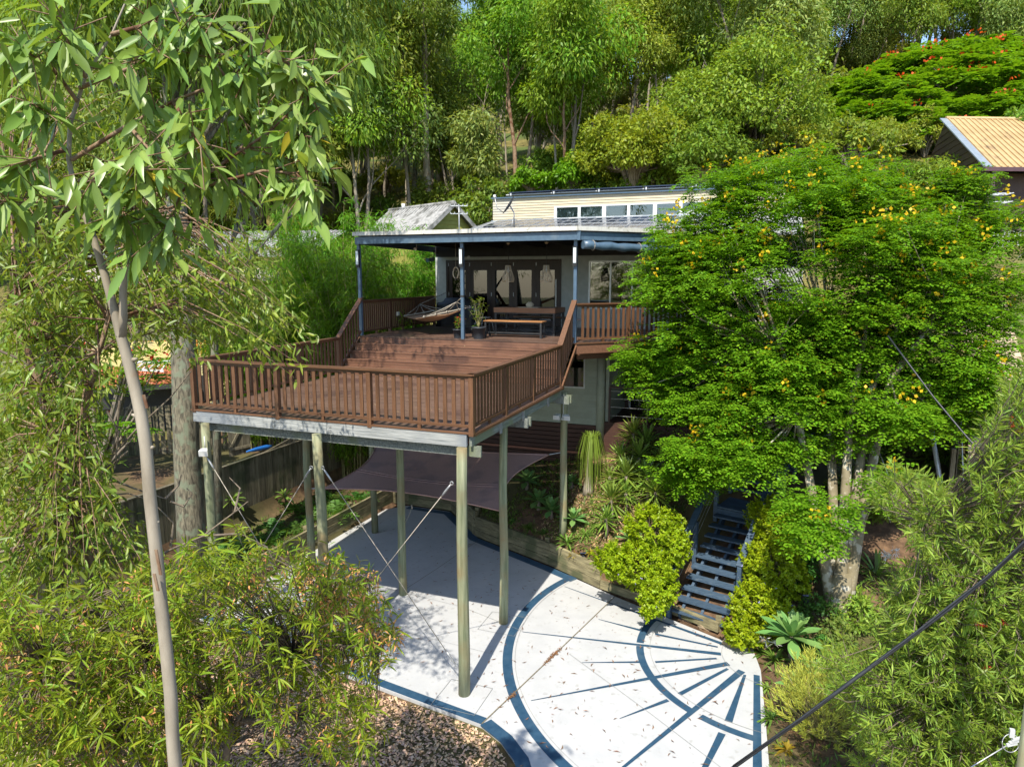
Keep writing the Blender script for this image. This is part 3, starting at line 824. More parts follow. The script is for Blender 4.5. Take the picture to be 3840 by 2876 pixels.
# pitched main roof, eave at y=12 to the foot of the clerestory at 17.5
CY, ZC0, ZC1 = 17.5, 9.84, 10.80
YR0 = 11.98; ZR0 = 8.74
b = MB(); nr = 62
for k in range(nr):
    x0 = XW0-.02+k*((XW1-XW0)/nr); x1 = x0+(XW1-XW0)/nr
    b.slab((x0, YR0, ZR0), (x1, YR0, ZR0), (x1, CY-.01, ZC0), (x0, CY-.01, ZC0), .025)
    b.bar((x0+.06, YR0, ZR0+.04), (x0+.06, CY-.01, ZC0+.04), .05, .03)
b.build('roof', M['roof_metal'], house)
MB().add([(XW0, WYF+.14, 8.45), (XW0, CY, 8.45), (XW0, CY, ZC0-.02), (XW0, WYF+.14, ZR0-.02), (XW0+.1, WYF+.14, 8.45), (XW0+.1, CY, 8.45), (XW0+.1, CY, ZC0-.02), (XW0+.1, WYF+.14, ZR0-.02)], [(0,3,2,1),(4,5,6,7),(0,1,5,4),(2,3,7,6),(1,2,6,5),(3,0,4,7)]).build('gable_end', M['cream_board'], house)
# clerestory wall of weatherboards with a strip of windows
KX0, KX1 = -3.95, 3.2; KZ0, KZ1 = 9.93, 10.34
rows = 9
hh = (ZC1-ZC0)/rows
b = MB().box((XW0, CY+.012, ZC0-.3), (XW1, CY+.14, ZC1)); b.build('clerestory_wall', M['cream_board'], house)
for k in range(rows):
    z0 = ZC0+k*hh; z1 = z0+hh
    segs = [(XW0, XW1)]
    if z1 > KZ0-.03 and z0 < KZ1+.03: segs = [(XW0, KX0-.05), (KX1+.05, XW1)]
    for a, e in segs:
        MB().add([(a, CY-.018, z0+.005), (e, CY-.018, z0+.005), (e, CY+.002, z1-.001), (a, CY+.002, z1-.001), (a, CY+.012, z0+.005), (e, CY+.012, z0+.005), (e, CY+.012, z1-.001), (a, CY+.012, z1-.001)],
                 [(0,1,2,3),(0,4,5,1),(3,2,6,7),(0,3,7,4),(1,5,6,2)]).build('weatherboard', M['cream_board'], house)
fr = MB()
fr.box((KX0-.05, CY-.04, KZ0-.05), (KX1+.05, CY+.012, KZ0)); fr.box((KX0-.05, CY-.04, KZ1), (KX1+.05, CY+.012, KZ1+.04))
kw = 1.02
xs = [KX0-.05+i*kw for i in range(8)]
for i, x in enumerate(xs): fr.box((x, CY-.038, KZ0), (x+(.16 if i % 2 == 0 and i else .12), CY+.012, KZ1))
win = fr.build('clerestory_window', M['white_paint'], house)
for i, (a, e) in enumerate(zip(xs[:-1], xs[1:])):
    a2 = a+(.16 if i % 2 == 0 and i else .12)
    p_ = MB().box((a2, CY-.012, KZ0), (e, CY-.004, KZ1)).build('pane', M['glass'], win)
    if i < 2:
        MB().box((a2, CY+.003, KZ0), (e, CY+.009, KZ1-.03)).build('blind', M['blind'], win)
    else:
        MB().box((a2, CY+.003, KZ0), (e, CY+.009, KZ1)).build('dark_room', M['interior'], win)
MB().box((XW0-.05, CY-.10, ZC1), (XW1, CY+.2, ZC1+.05)).build('clerestory_gutter', M['steel_blue'], house)
b = MB()
b.slab((XW0+.6, CY+.0, ZC1+.13), (XW1, CY+.0, ZC1+.13), (XW1, 21.5, ZC1-.4), (XW0+.6, 21.5, ZC1-.4), .04)
b.build('upper_roof', M['roof_metal'], house)
for k in range(6):
    x0 = XW0+.75+k*1.9
    pn = thing('solar_panel', (x0, CY-.05, ZC1+.20), 'dark solar panel seen edge on along the top roof, %s from the left' % ('first','second','third','fourth','fifth','sixth','seventh','eighth')[k], 'solar panel', 'edge on solar panels of the top roof')
    MB().slab((x0, CY-.07, ZC1+.21), (x0+1.85, CY-.07, ZC1+.21), (x0+1.85, CY+1.0, ZC1+.06), (x0, CY+1.0, ZC1+.06), .04).build('panel_face', M['solar'], pn)
    MB().cbox((x0+.1, CY-.06, ZC1+.15), (.05, .05, .10)).build('foot', M['alu'], pn)
# solar panels on the front roof slope
sl = unit(np.array([0, CY-YR0, ZC0-ZR0])); sn = np.array([0, -sl[2], sl[1]])
def roof_pt(x, t, h=.0): return np.array([x, YR0, ZR0])+sl*t+sn*(.07+h)
PW, PH = 1.05, 1.68
names = ('first','second','third','fourth','fifth','sixth','seventh','eighth')
for row, (tx0, t0, n_) in enumerate(((-6.3, 3.45, 7), (-5.6, 1.66, 8))):
    for k in range(n_):
        x0 = tx0+k*(PW+.02)
        pn = thing('solar_panel', roof_pt(x0, t0), 'dark gridded solar panel on the sloping roof, %s from the left in the %s row' % (names[k], ('upper','lower')[row]), 'solar panel', 'solar panels on the front roof slope')
        a, b_, c, d = roof_pt(x0, t0), roof_pt(x0+PW, t0), roof_pt(x0+PW, t0+PH), roof_pt(x0, t0+PH)
        MB().slab(a, b_, c, d, .035).build('panel_face', M['solar'], pn)
        fr = MB()
        for u in np.linspace(.02, PW-.02, 4): fr.bar(roof_pt(x0+u, t0, .038), roof_pt(x0+u, t0+PH, .038), .016, .010)
        for u in (.01, PH/2, PH-.01): fr.bar(roof_pt(x0, t0+u, .039), roof_pt(x0+PW, t0+u, .039), .014, .010)
        fr.build('grid_frame', M['solar_line'], pn)
# flashing along the foot of the clerestory
b = MB()
for k in range(40):
    x0 = XW0+k*.38
    b.box((x0, CY-.20, ZC0-.02), (x0+.36, CY-.02, ZC0+.045+.012*(k % 3)))
b.build('ridge_flashing', M['flashing'], house)
MB().box((1.55, CY-1.3, ZC0-.18), (1.9, CY-1.05, ZC0+.10)).build('roof_vent', M['white_paint'], house)
# lower storey
LWY = 9.0; LZ0, LZ1 = 3.16, 5.50
MB().box((XW0, LWY+.02, LZ0), (.05, LWY+.14, LZ1)).build('lower_wall', M['green_board'], house)
for k in range(13):
    z0 = LZ0+k*.18
    for a, e in (((XW0, -1.30), (-.36, .05)) if LZ0+k*.18 > 4.22 else ((XW0, .05),)):
        MB().add([(a, LWY-.022, z0+.004), (e, LWY-.022, z0+.004), (e, LWY+.004, z0+.178), (a, LWY+.004, z0+.178), (a, LWY+.02, z0+.004), (e, LWY+.02, z0+.004), (e, LWY+.02, z0+.178), (a, LWY+.02, z0+.178)],
                 [(0,1,2,3),(0,4,5,1),(3,2,6,7),(0,3,7,4),(1,5,6,2)]).build('weatherboard', M['green_board'], house)
lw = MB().box((-1.30, LWY-.03, 4.24), (-1.26, LWY+.02, LZ1)).box((-.40, LWY-.03, 4.24), (-.36, LWY+.02, LZ1)).box((-1.26, LWY-.03, 4.24), (-.40, LWY+.02, 4.285)).build('lower_window', M['alu'], house)
MB().box((-1.26, LWY-.012, 4.285), (-.40, LWY-.004, LZ1)).build('pane', M['glass_dark'], lw)
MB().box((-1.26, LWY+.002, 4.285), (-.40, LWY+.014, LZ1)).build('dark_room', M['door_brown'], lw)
MB().tube([(.14, LWY-.08, 2.6), (.14, LWY-.08, 4.1), (.14, LWY-.08, 5.45)], .125, k=18).build('round_column', M['green_board'], house)
# slatted base
MB().box((XW0, LWY+.10, 1.9), (.05, LWY+.14, LZ0)).build('base_backing', M['soffit'], house)
for k in range(9):
    z0 = 3.02-k*.135
    MB().box((XW0, LWY+.0, z0), (.10, LWY+.03, z0+.115)).build('slat', M['dark_slat'], house)
# recess right of the column: brick base, glass door, dark wall
MB().box((.30, 11.4, 2.2), (5.5, 11.5, 5.5)).build('recess_wall', M['brown_wall'], house)
MB().box((.26, LWY+.02, 2.2), (.36, 11.4, 5.5)).build('recess_wall', M['green_board'], house)
MB().box((.20, LWY-.1, 2.3), (5.4, 11.4, 3.30)).build('patio_base', M['dark_slat'], house)
sd = MB()
for x in (.5, 1.25, 2.0, 2.75): sd.box((x, 11.33, 3.32), (x+.06, 11.38, 5.4))
sd.box((.5, 11.33, 5.4), (2.81, 11.38, 5.46))
sdo = sd.build('sliding_door', M['white_paint'], house)
MB().box((.56, 11.35, 3.32), (2.75, 11.358, 5.4)).build('pane', M['glass_dark'], sdo)
for x in (.4, 1.5, 2.6, 3.7): MB().cbox((x, LWY-.05, 3.82), (.06, .06, 1.04)).build('wire_post', M['brown_wall'], house)
for z in (3.5, 3.75, 4.0, 4.22): MB().bar((.4, LWY-.05, z), (3.7, LWY-.05, z), .012, .012).build('guard_wire', M['grey_metal'], house)
MB().bar((.4, LWY-.05, 4.34), (3.7, LWY-.05, 4.34), .08, .04).build('guard_rail', M['brown_wall'], house)

# ================================================================ THINGS ON THE DECK
def frame_table(name, label, cat, x0, x1, y0, y1, zt, top_t, leg, slats, mtop, skew=0.0, rail=True):
    cx, cy = (x0+x1)/2, (y0+y1)/2
    o = thing(name, (cx, cy, ZU), label, cat)
    w = (y1-y0)/slats
    for k in range(slats):
        MB().box((x0-cx, y0-cy+k*w+.003, zt-.028), (x1-cx, y0-cy+(k+1)*w-.003, zt)).build('top_board', mtop, o, local=True)
    if top_t > .05:
        for yy in (y0-cy, y1-cy-.03):
            MB().box((x0-cx, yy, zt-top_t), (x1-cx, yy+.03, zt-.030)).build('apron', mtop, o, local=True)
        for xx in (x0-cx, x1-cx-.03):
            MB().box((xx, y0-cy+.032, zt-top_t), (xx+.03, y1-cy-.032, zt-.030)).build('apron', mtop, o, local=True)
    ins = .05
    for xx in (x0-cx+ins, x1-cx-ins):
        for yy in (y0-cy+ins, y1-cy-ins):
            MB().cbox((xx, yy, (zt-top_t)/2), (leg, leg, zt-top_t-.002)).build('leg', M['black_metal'], o, local=True)
    b = MB()
    for xx in (x0-cx+ins, x1-cx-ins):
        b.bar((xx, y0-cy+ins+leg/2, .12), (xx, y1-cy-ins-leg/2, .12), .035, .035)
        b.bar((xx, y0-cy+ins+leg/2, zt-top_t-.02), (xx, y1-cy-ins-leg/2, zt-top_t-.02), .035, .03)
    b.bar((x0-cx+ins+.02, 0, .12), (x1-cx-ins-.02, 0, .12), .05, .035)
    for yy in (y0-cy+ins, y1-cy-ins): b.bar((x0-cx+ins+leg/2, yy, zt-top_t-.02), (x1-cx-ins-leg/2, yy, zt-top_t-.02), .035, .035)
    b.build('frame', M['black_metal'], o, local=True)
    return o
bench1 = frame_table('bench', 'low timber slat bench with black legs in front of the dining table', 'bench', -2.98, -1.22, 7.52, 7.93, .47, .03, .05, 4, M['bench_x'])
table = frame_table('dining_table', 'long brown timber dining table with black metal legs', 'table', -3.0, -1.10, 8.35, 9.35, .80, .14, .06, 9, M['table_x'])
bench2 = frame_table('bench', 'second slat bench half hidden behind the dining table', 'bench', -2.95, -1.20, 9.85, 10.25, .47, .03, .05, 4, M['table_x'])
for bn in (bench1, bench2): bn['group'] = 'dining benches'
mat_o = tag(MB().cbox((-2.0, 8.75, ZU+.806), (.62, .36, .010)).build('place_mat', M['cane']), 'woven straw mat on the dining table', 'mat')
bk = thing('woven_basket', (-2.02, 8.78, ZU+.812), 'small round straw basket on the table mat', 'basket')
b = MB()
for k in range(6):
    r = .085+.025*math.sin(k/5*math.pi); zz = .012+k*.020
    b.tube([(r*math.cos(a), r*math.sin(a), zz) for a in np.linspace(0, 2*math.pi, 17)], .012, k=5, caps=False)
b.lathe([(.001, .008), (.08, .008), (.1, .05), (.085, .10)], k=14)
b.build('weave', M['cane'], bk, local=True)
b = MB()
for a in range(5): b.tube([(.03*math.cos(a*1.3), .03*math.sin(a*1.3), .10), (.05*math.cos(a*1.3), .05*math.sin(a*1.3), .145)], [.028, .012], k=6)
b.build('filling', M['cane'], bk, local=True)

def wire_chair(loc, rz, label):
    o = thing('wire_chair', loc, label, 'chair', 'wire chairs at the table ends', rz)
    for sx in (-1, 1):
        for sy in (-1, 1):
            MB().tube([(sx*.17, sy*.17, .45), (sx*.22, sy*.23, 0)], .010, k=6).build('leg', M['grey_metal'], o, local=True)
    b = MB(); b.lathe([(.001, .452), (.20, .452), (.215, .47), (.20, .49), (.001, .492)], k=18)
    b.build('seat', M['seat_grey'], o, local=True)
    b = MB()
    b.tube([(-.19, .17, .45), (-.20, .23, .72), (-.13, .26, .86), (0, .27, .89), (.13, .26, .86), (.20, .23, .72), (.19, .17, .45)], .010, k=6)
    for k in range(5): b.tube([(-.12+.06*k, .19, .46), (-.11+.055*k, .255, .86-abs(k-2)*.01)], .005, k=4)
    b.build('backrest', M['grey_metal'], o, local=True)
    return o
wire_chair((-3.55, 8.9, ZU), math.radians(80), 'wire chair with round grey seat at the left end of the table')
wire_chair((-.60, 8.85, ZU), math.radians(-75), 'wire chair with round grey seat at the right end of the table')

# covered barbecue
bb = thing('barbecue', (-5.45, 11.1, ZU), 'barbecue under a crumpled black cover against the glass doors', 'barbecue')
rng = np.random.default_rng(8)
xs = np.linspace(-.72, .72, 25); zs = np.linspace(0, .98, 14)
b = MB(); vs = []; fs = []
prof = []
nn = 48
for iz, z in enumerate(zs):
    for k in range(nn):
        a = 2*math.pi*k/nn
        sx = .72-.10*(z > .8)*(z-.8)/.18; sy = .34-.16*max(0, z-.72)/.26
        ca, sa = math.cos(a), math.sin(a)
        e = .32
        X = sx*math.copysign(abs(ca)**e, ca); Y = sy*math.copysign(abs(sa)**e, sa)
        w = .018*math.sin(k*1.7+iz*.55)+.012*math.sin(k*3.1-iz*.9)
        f = 1+w*(1.6-z)
        Z = z+.03*math.sin(k*.9)*(z > .9)
        if z > .6 and X < -.42: Z = min(Z, .82+.1*(X+.72))
        vs.append((X*f, Y*f, Z))
for iz in range(len(zs)-1):
    for k in range(nn):
        a_, b_ = iz*nn+k, iz*nn+(k+1) % nn
        fs.append((a_, b_, b_+nn, a_+nn))
fs.append(tuple((len(zs)-1)*nn+k for k in range(nn)))
b.add(vs, fs, smooth=True); b.build('cover', M['cover'], bb, local=True)
for sx in (-.5, .5):
    MB().tube([(sx, -.2, .03), (sx+.04, -.2, .03)], .05, k=10).build('castor', M['black_metal'], bb, local=True)

# pendant lamps with cane cages
def pendant(loc, label):
    o = thing('pendant_lamp', loc, label, 'lamp', 'cane pendant lamps over the table')
    MB().tube([(0, 0, 0), (.01, .0, .22), (0, 0, .62)], .008, k=6).build('cord', M['black_metal'], o, local=True)
    MB().lathe([(.001, .655), (.055, .65), (.06, .63), (.02, .60)], k=12).build('ceiling_rose', M['cane'], o, local=True)
    for k in range(18):
        a = 2*math.pi*k/18
        pts = [(r*math.cos(a), r*math.sin(a), z) for r, z in ((.075, 0), (.085, -.10), (.125, -.22), (.165, -.34), (.168, -.42), (.150, -.46))]
        MB().tube(pts, .0085, k=5).build('cane_rib', M['cane'], o, local=True)
    b = MB()
    for r, z in ((.075, 0), (.150, -.46), (.10, -.15)):
        b.tube([(r*math.cos(a), r*math.sin(a), z) for a in np.linspace(0, 2*math.pi, 19)], .010, k=5, caps=False)
    b.build('cane_ring', M['cane'], o, local=True)
    MB().lathe([(.001, -.20), (.03, -.18), (.04, -.14), (.02, -.09), (.018, 0), (.001, .01)], k=10).build('bulb', M['lens'], o, local=True)
    return o
pendant((-2.52, 8.3, 7.82), 'cane pendant lamp over the left end of the dining table')
pendant((-1.36, 8.3, 7.82), 'cane pendant lamp over the right end of the dining table')
# the cord reaches the lining: short hook above
# rope ring hanging under the roof edge
rg = thing('hanging_ring', (-4.05, 8.0, 7.72), 'cane ring hanging by a cord under the patio roof', 'ornament')
MB().tube([(.09*math.cos(a), .01*math.sin(3*a), -.10+.16*math.sin(a)) for a in np.linspace(0, 2*math.pi, 21)], .018, k=6, caps=False).build('ring', M['cane'], rg, local=True)
MB().tube([(0, 0, .06), (0, 0, .9)], .005, k=4).build('cord', M['rope'], rg, local=True)
MB().tube([(-.02, 0, -.28), (0, 0, -.24), (.03, 0, -.29)], .02, k=5).build('tassel', M['cable'], rg, local=True)

# hammock
hm = thing('hammock', (-4.6, 8.3, ZU), 'tan canvas hammock with pale ropes slung across the patio', 'hammock')
A0, A1 = on(1590, 1189, 1, 7.3), on(1761, 1152, 1, 7.9)         # front end edge
B0, B1 = on(1518, 1185, 1, 9.0), on(1662, 1159, 1, 9.8)         # rear end edge
ap_f, ap_b = on(1712, 1133, 1, 7.0), on(1575, 1141, 1, 10.0)
nu, nv = 14, 10
vs = []; fs = []
for i in range(nu+1):
    for j in range(nv+1):
        u, v = i/nu, j/nv
        p = (A0*(1-v)+A1*v)*(1-u)+(B0*(1-v)+B1*v)*u
        p = p+np.array([0, 0, -.20*math.sin(math.pi*u)*(.35+.65*math.sin(math.pi*v))-.05*math.sin(math.pi*v)+.012*math.sin(9*v+4*u)])
        vs.append(p)
for i in range(nu):
    for j in range(nv):
        a_ = i*(nv+1)+j
        fs.append((a_, a_+1, a_+nv+2, a_+nv+1))
b = MB().add(vs, fs, smooth=True)
o = b.build('canvas', M['hammock'], hm)
sm = o.modifiers.new('thickness', 'SOLIDIFY'); sm.thickness = .012
for (p, q, ap) in ((A0, A1, ap_f), (B0, B1, ap_b)):
    MB().tube([p-(q-p)*.03, q+(q-p)*.03], .016, k=8).build('spreader_bar', M['rope'], hm)
    for k in range(5):
        c = p+(q-p)*(k/4)
        MB().tube([c, c*.5+ap*.5+np.array([0, 0, -.02]), ap], .011, k=5).build('clew_rope', M['rope'], hm)
        MB().tube([c+np.array([0, 0, -.03]), c+np.array([0, 0, .04])], [.025, .02], k=6).build('knot', M['rope'], hm)
MB().tube([ap_f, np.array([-3.24, 6.76, 6.98])], .012, k=5).build('hanging_rope', M['rope'], hm)
MB().tube([ap_b, np.array([-6.3, 11.97, 6.95])], .012, k=5).build('hanging_rope', M['rope'], hm)
MB().cbox((-3.24, 6.70, 6.98), (.10, .10, .05)).build('post_tie', M['black_metal'], hm)

# leaf materials used from here on
G = {}
G['pot_bush'] = leaf_mat('bright shrub leaf', (.11,.19,.025), trans=.4)
G['stem'] = mat('pale green stem', (.19,.17,.06), (.27,.24,.10), rough=.7, scale=20)
M['red_flower'] = leaf_mat('red petal', (.50,.04,.025), trans=.3, rnd=0, hue=0, tcol=(1.2,.8,.8))

def potted(loc, r, h, label, seed, ph, spread, flowers=False):
    rng = np.random.default_rng(seed)
    o = thing('potted_plant', loc, label, 'potted plant', 'potted plants beside the middle patio post')
    MB().lathe([(r*.78, 0), (r*.98, h*.86), (r*1.06, h*.86), (r*1.08, h), (r*.96, h), (r*.94, h*.90), (.001, h*.90)], k=22).build('pot', M['pot'], o, local=True)
    MB().lathe([(.001, 0), (r*.78, 0)], k=22).build('pot_base', M['pot'], o, local=True)
    lf = LeafSet(); fl = LeafSet(); st = MB()
    ns = 7 if not flowers else 8
    for k in range(ns):
        a = rng.uniform(0, 6.28); sp = spread*rng.uniform(.2, 1); hh = ph*rng.uniform(.55, 1.0)
        if k == 0: sp *= .3; hh = ph
        pts = [np.array([sp*math.cos(a)*t**1.3, sp*math.sin(a)*t**1.3, h*.88+hh*t]) for t in np.linspace(0, 1, 7)]
        st.tube(pts, [.012-.009*t for t in np.linspace(0, 1, 7)], k=5)
        n = int(26*(hh/ph))
        T = rng.uniform(.35, 1.02, n); P = np.stack([np.interp(T, np.linspace(0, 1, 7), [p[i] for p in pts]) for i in range(3)], 1)
        D = unit(rand_dirs(rng, n)*np.array([1, 1, .5])+np.array([0, 0, .15])); P = P+D*.02
        lf.blades(P, D, np.tile([0, 0, 1.0], (n, 1))+rand_dirs(rng, n)*.4, rng.uniform(.06, .11, n), rng.uniform(.03, .05, n), rng, droop=.15, detail=1)
        if flowers:
            n = 7; P = pts[-1]+rand_dirs(rng, n)*.03
            fl.blades(P, rand_dirs(rng, n)+np.array([0, 0, .5]), rand_dirs(rng, n), .04, .022, rng)
    st.build('stems', G['stem'], o, local=True)
    lf.build('foliage', G['pot_bush'], o, local=True)
    if flowers: fl.build('flowers', M['red_flower'], o, local=True)
potted((-2.86, 6.92, ZU), .19, .33, 'tall leafy shrub in a wide charcoal pot by the patio post', 4, .82, .36)
potted((-3.50, 6.92, ZU), .135, .25, 'short red flowered plant in a small charcoal pot', 5, .36, .2, True)
potted((-3.10, 7.25, ZU), .13, .25, 'small empty looking charcoal pot behind the wide pot', 6, .10, .05)

# speaker like lamp under the roof corner and round ceiling lights
sp = thing('eave_speaker', (-6.28, 10.9, 8.10), 'dark wall speaker hung under the rear left roof beam', 'speaker')
MB().bar((0, 0, 0), (-.10, -.22, -.03), .16, .12).build('speaker_body', M['steel_blue'], sp, local=True)
MB().cbox((.02, .04, .16), (.03, .03, .30)).build('speaker_arm', M['black_metal'], sp, local=True)
for k, (px, py, d, lb) in enumerate(((1559, 933, 9.0, 'small white spotlight under the left side of the patio roof'), (1759, 964, 11.7, 'small white spotlight on the beam left of the pendant lamps'))):
    c = on(px, py, 1, d)
    s_ = thing('spotlight', c, lb, 'spotlight', 'small spotlights under the patio roof')
    MB().tube([(0, .05, .03), (0, -.05, -.02)], [.03, .05], k=10).build('shade', M['white_paint'], s_, local=True)
    MB().tube([(0, .05, .03), (0, .05, .14)], .012, k=5).build('stem', M['white_paint'], s_, local=True)
so = thing('power_point', (-6.66, 9.0, ZU+.52), 'cream outdoor power point on a railing post of the upper deck', 'power point')
MB().cbox((.06, 0, 0), (.05, .12, .12)).build('box', M['cabinet'], so, local=True)
MB().cbox((.09, 0, .0), (.012, .08, .06)).build('socket', M['white_paint'], so, local=True)

# ================================================================ ROOF FITTINGS
dish = thing('satellite_dish', roof_pt(-4.95, 3.0), 'dark grey satellite dish on the roof slope', 'satellite dish')
dc = np.array([-.08, -.05, .86])
dn = unit(np.array([-.72, -.38, .52]))
_, ds, du = frame_from(dn)
b = MB(); vs = []; fs = []
for i in range(6):
    for k in range(20):
        r = .36*i/5; a = 2*math.pi*k/20
        vs.append(dc+ds*math.cos(a)*r*.92+du*math.sin(a)*r*1.08+dn*(r*r*.55-.07))
for i in range(5):
    for k in range(20): fs.append((i*20+k, i*20+(k+1) % 20, (i+1)*20+(k+1) % 20, (i+1)*20+k))
o = b.add(vs, fs, smooth=True).build('dish_bowl', M['pot'], dish, local=True)
sm = o.modifiers.new('thickness', 'SOLIDIFY'); sm.thickness = .012
MB().tube([(.12, .05, -.02), (.12, .05, .55), dc-dn*.08], .025, k=8).build('mast', M['grey_metal'], dish, local=True)
MB().tube([(.10, -.2, -.02), (.12, .05, .5)], .013, k=6).build('stay', M['grey_metal'], dish, local=True)
MB().tube([dc-du*.36, dc-du*.34+dn*.30, dc-du*.06+dn*.58], .016, k=6).build('feed_arm', M['grey_metal'], dish, local=True)
b = MB(); e = dc-du*.04+dn*.60; b.tube([e+dn*.05, e-dn*.06], [.05, .035], k=10); b.cbox(e+np.array([0, 0, .05]), (.10, .05, .05))
b.build('receiver', M['white_paint'], dish, local=True)

def antenna(loc, h, label, rz, s=1.0, n=5):
    o = thing('tv_antenna', loc, label, 'antenna', None, rz)
    MB().tube([(0, 0, 0), (0, 0, h)], .022, k=8).build('mast', M['grey_metal'], o, local=True)
    for lvl, zz in enumerate((h-.04, h-.30*s)):
        MB().bar((-.30*s, 0, zz), (.30*s, 0, zz), .025, .025).build('boom', M['alu'], o, local=True)
        for k in range(n):
            x = (-.28+.56*k/(n-1))*s
            MB().bar((x, -.26*s, zz+.02), (x, .26*s, zz+.02), .022, .022).build('rod', M['alu'], o, local=True)
    return o
pa = on(1722, 862, 1, 11.2)
antenna((pa[0], pa[1], 8.70), 1.22, 'two tier tv antenna on a thin mast at the back edge of the patio roof', .4)

# ================================================================ UNDER THE DECK
# shade sail
sail = thing('shade_sail', (-3.1, 4.5, 2.6), 'mauve brown shade sail stretched between the poles under the deck', 'shade sail')
SC = [np.array([-5.35, 3.05, 2.38]), np.array([-.57, 2.72, 2.50]), np.array([-.52, 6.02, 2.95]), np.array([-5.72, 6.1, 2.86])]
ns_ = 26
vs = []; fs = []
for i in range(ns_+1):
    for j in range(ns_+1):
        u, v = i/ns_, j/ns_
        p = (SC[0]*(1-u)+SC[1]*u)*(1-v)+(SC[3]*(1-u)+SC[2]*u)*v
        cxy = np.array([-3.05, 4.45, 0])
        bu, bv = math.sin(math.pi*u), math.sin(math.pi*v)
        # edges bow inwards between the corners
        pull_v = .42*bu*(1-2*v)*(abs(1-2*v)); pull_u = .40*bv*(1-2*u)*abs(1-2*u)
        p = p+np.array([pull_u, pull_v, -.10*bu*bv+.07*bu*(1-v)*.0+.010*math.sin(7*u+3*v)])
        vs.append(p)
for i in range(ns_):
    for j in range(ns_):
        a_ = i*(ns_+1)+j
        fs.append((a_, a_+ns_+1, a_+ns_+2, a_+1))
o = MB().add(vs, fs, smooth=True).build('cloth', M['sail'], sail)
b = MB()
def sidx(i, j): return vs[i*(ns_+1)+j]
for line in ([sidx(i, 0) for i in range(ns_+1)], [sidx(ns_, j) for j in range(ns_+1)], [sidx(i, ns_) for i in range(ns_+1)], [sidx(0, j) for j in range(ns_+1)]):
    b.tube([p+np.array([0, 0, .004]) for p in line], .018, k=5)
b.build('hem', M['sail'], sail)
b = MB()
for jj_ in (9, 10): b.tube([sidx(i, jj_)+np.array([0, 0, .006]) for i in range(ns_+1)], .012, k=4)
b.build('seam', M['sail'], sail)
for c, p in zip(SC, (np.array([-5.72, 3.04, 2.34]), np.array([-.47, 2.66, 2.46]), np.array([-.22, 6.17, 3.0]), np.array([-5.92, 6.24, 2.88]))):
    d = p-c
    MB().tube([c, c+d*.15, c+d*.3, c+d*.7, c+d*.85, p], [.010, .018, .011, .011, .018, .010], k=6).build('turnbuckle', M['grey_metal'], sail)
hs_ = thing('hanging_string', (-3.2, 3.6, 2.4), 'thin knotted string hanging from the sail edge', 'string')
q0 = on(1546, 1893, 1, 3.2); q1 = on(1520, 1960, 1, 3.1)
MB().tube([q0, q0*.5+q1*.5+np.array([.02, 0, -.01]), q1], .006, k=5).build('cord', M['rope'], hs_)
MB().tube([q0+np.array([-.02, 0, .0]), q0+np.array([.0, 0, -.10])], [.02, .01], k=5).build('knot', M['rope'], hs_)

# crossed brace rods between the poles
def brace(p, q, label):
    p, q = np.array(p), np.array(q); d = unit(q-p); L = np.linalg.norm(q-p)
    o = thing('brace_rod', p, label, 'brace rod', 'crossed steel brace rods between the deck poles')
    MB().tube([p+d*.30, p+d*(L*.5), q-d*.30], .0075, k=6).build('rod', M['rope'], o)
    for e, s in ((p, 1), (q, -1)):
        MB().tube([e+d*s*.04, e+d*s*.10, e+d*s*.24, e+d*s*.32], [.010, .019, .019, .010], k=8).build('turnbuckle', M['grey_metal'], o)
        MB().tube([e+np.array([.03*math.cos(a), 0, .03*math.sin(a)]) for a in np.linspace(0, 6.28, 11)], .008, k=5, caps=False).build('eye_bolt', M['grey_metal'], o)
    return o
brace((-2.99, -.13, 3.98), (-.29, -.13, .56), 'brace rod falling from the middle front pole to the foot of the right front pole')
brace((-.29, -.22, 4.00), (-2.99, -.22, .56), 'brace rod falling from the right front pole towards the foot of the middle front pole')
brace((-3.25, -.13, 3.96), (-5.69, -.13, .56), 'brace rod falling from the middle front pole to the foot of the left front pole')
brace((-5.69, -.22, 3.98), (-3.25, -.22, .56), 'brace rod falling from the left front pole to the foot of the middle front pole')

def floodlight(c, label, twin=True, yaw=0.0):
    o = thing('floodlight', c, label, 'floodlight', None, yaw)
    MB().tube([(0, .0, .0), (0, -.04, -.03), (0, -.05, -.06)], .02, k=8).build('stem', M['white_paint'], o, local=True)
    MB().tube([(0, .01, .0), (.0, .01, .25)], .010, k=6).build('conduit', M['white_paint'], o, local=True)
    for sx in ((-1, 1) if twin else (0,)):
        b = MB()
        cx = sx*.11
        b.add([(cx-.055, -.04, .02), (cx+.055, -.04, .02), (cx+.055, -.04, -.07), (cx-.055, -.04, -.07),
               (cx-.085+sx*.03, -.15, -.01), (cx+.085+sx*.03, -.15, -.01), (cx+.085+sx*.03, -.13, -.125), (cx-.085+sx*.03, -.13, -.125)],
              [(0,3,2,1),(0,1,5,4),(1,2,6,5),(2,3,7,6),(3,0,4,7),(4,5,6,7)])
        hd = b.build('lamp_head', M['white_paint'], o, local=True)
        MB().add([(cx-.065+sx*.03, -.153, -.022), (cx+.065+sx*.03, -.153, -.022), (cx+.065+sx*.03, -.136, -.112), (cx-.065+sx*.03, -.136, -.112)], [(3, 2, 1, 0)]).build('lens', M['lens'], hd)
    MB().tube([(0, -.05, -.06), (0, -.07, -.13)], [.02, .04], k=8).build('sensor', M['white_paint'], o, local=True)
    return o
floodlight((-.17, 6.09, 4.02), 'twin white floodlight on the pole below the right end of the steps')
floodlight((-5.72, -.21, 4.12), 'single white floodlight high on the left front pole', False, .5)

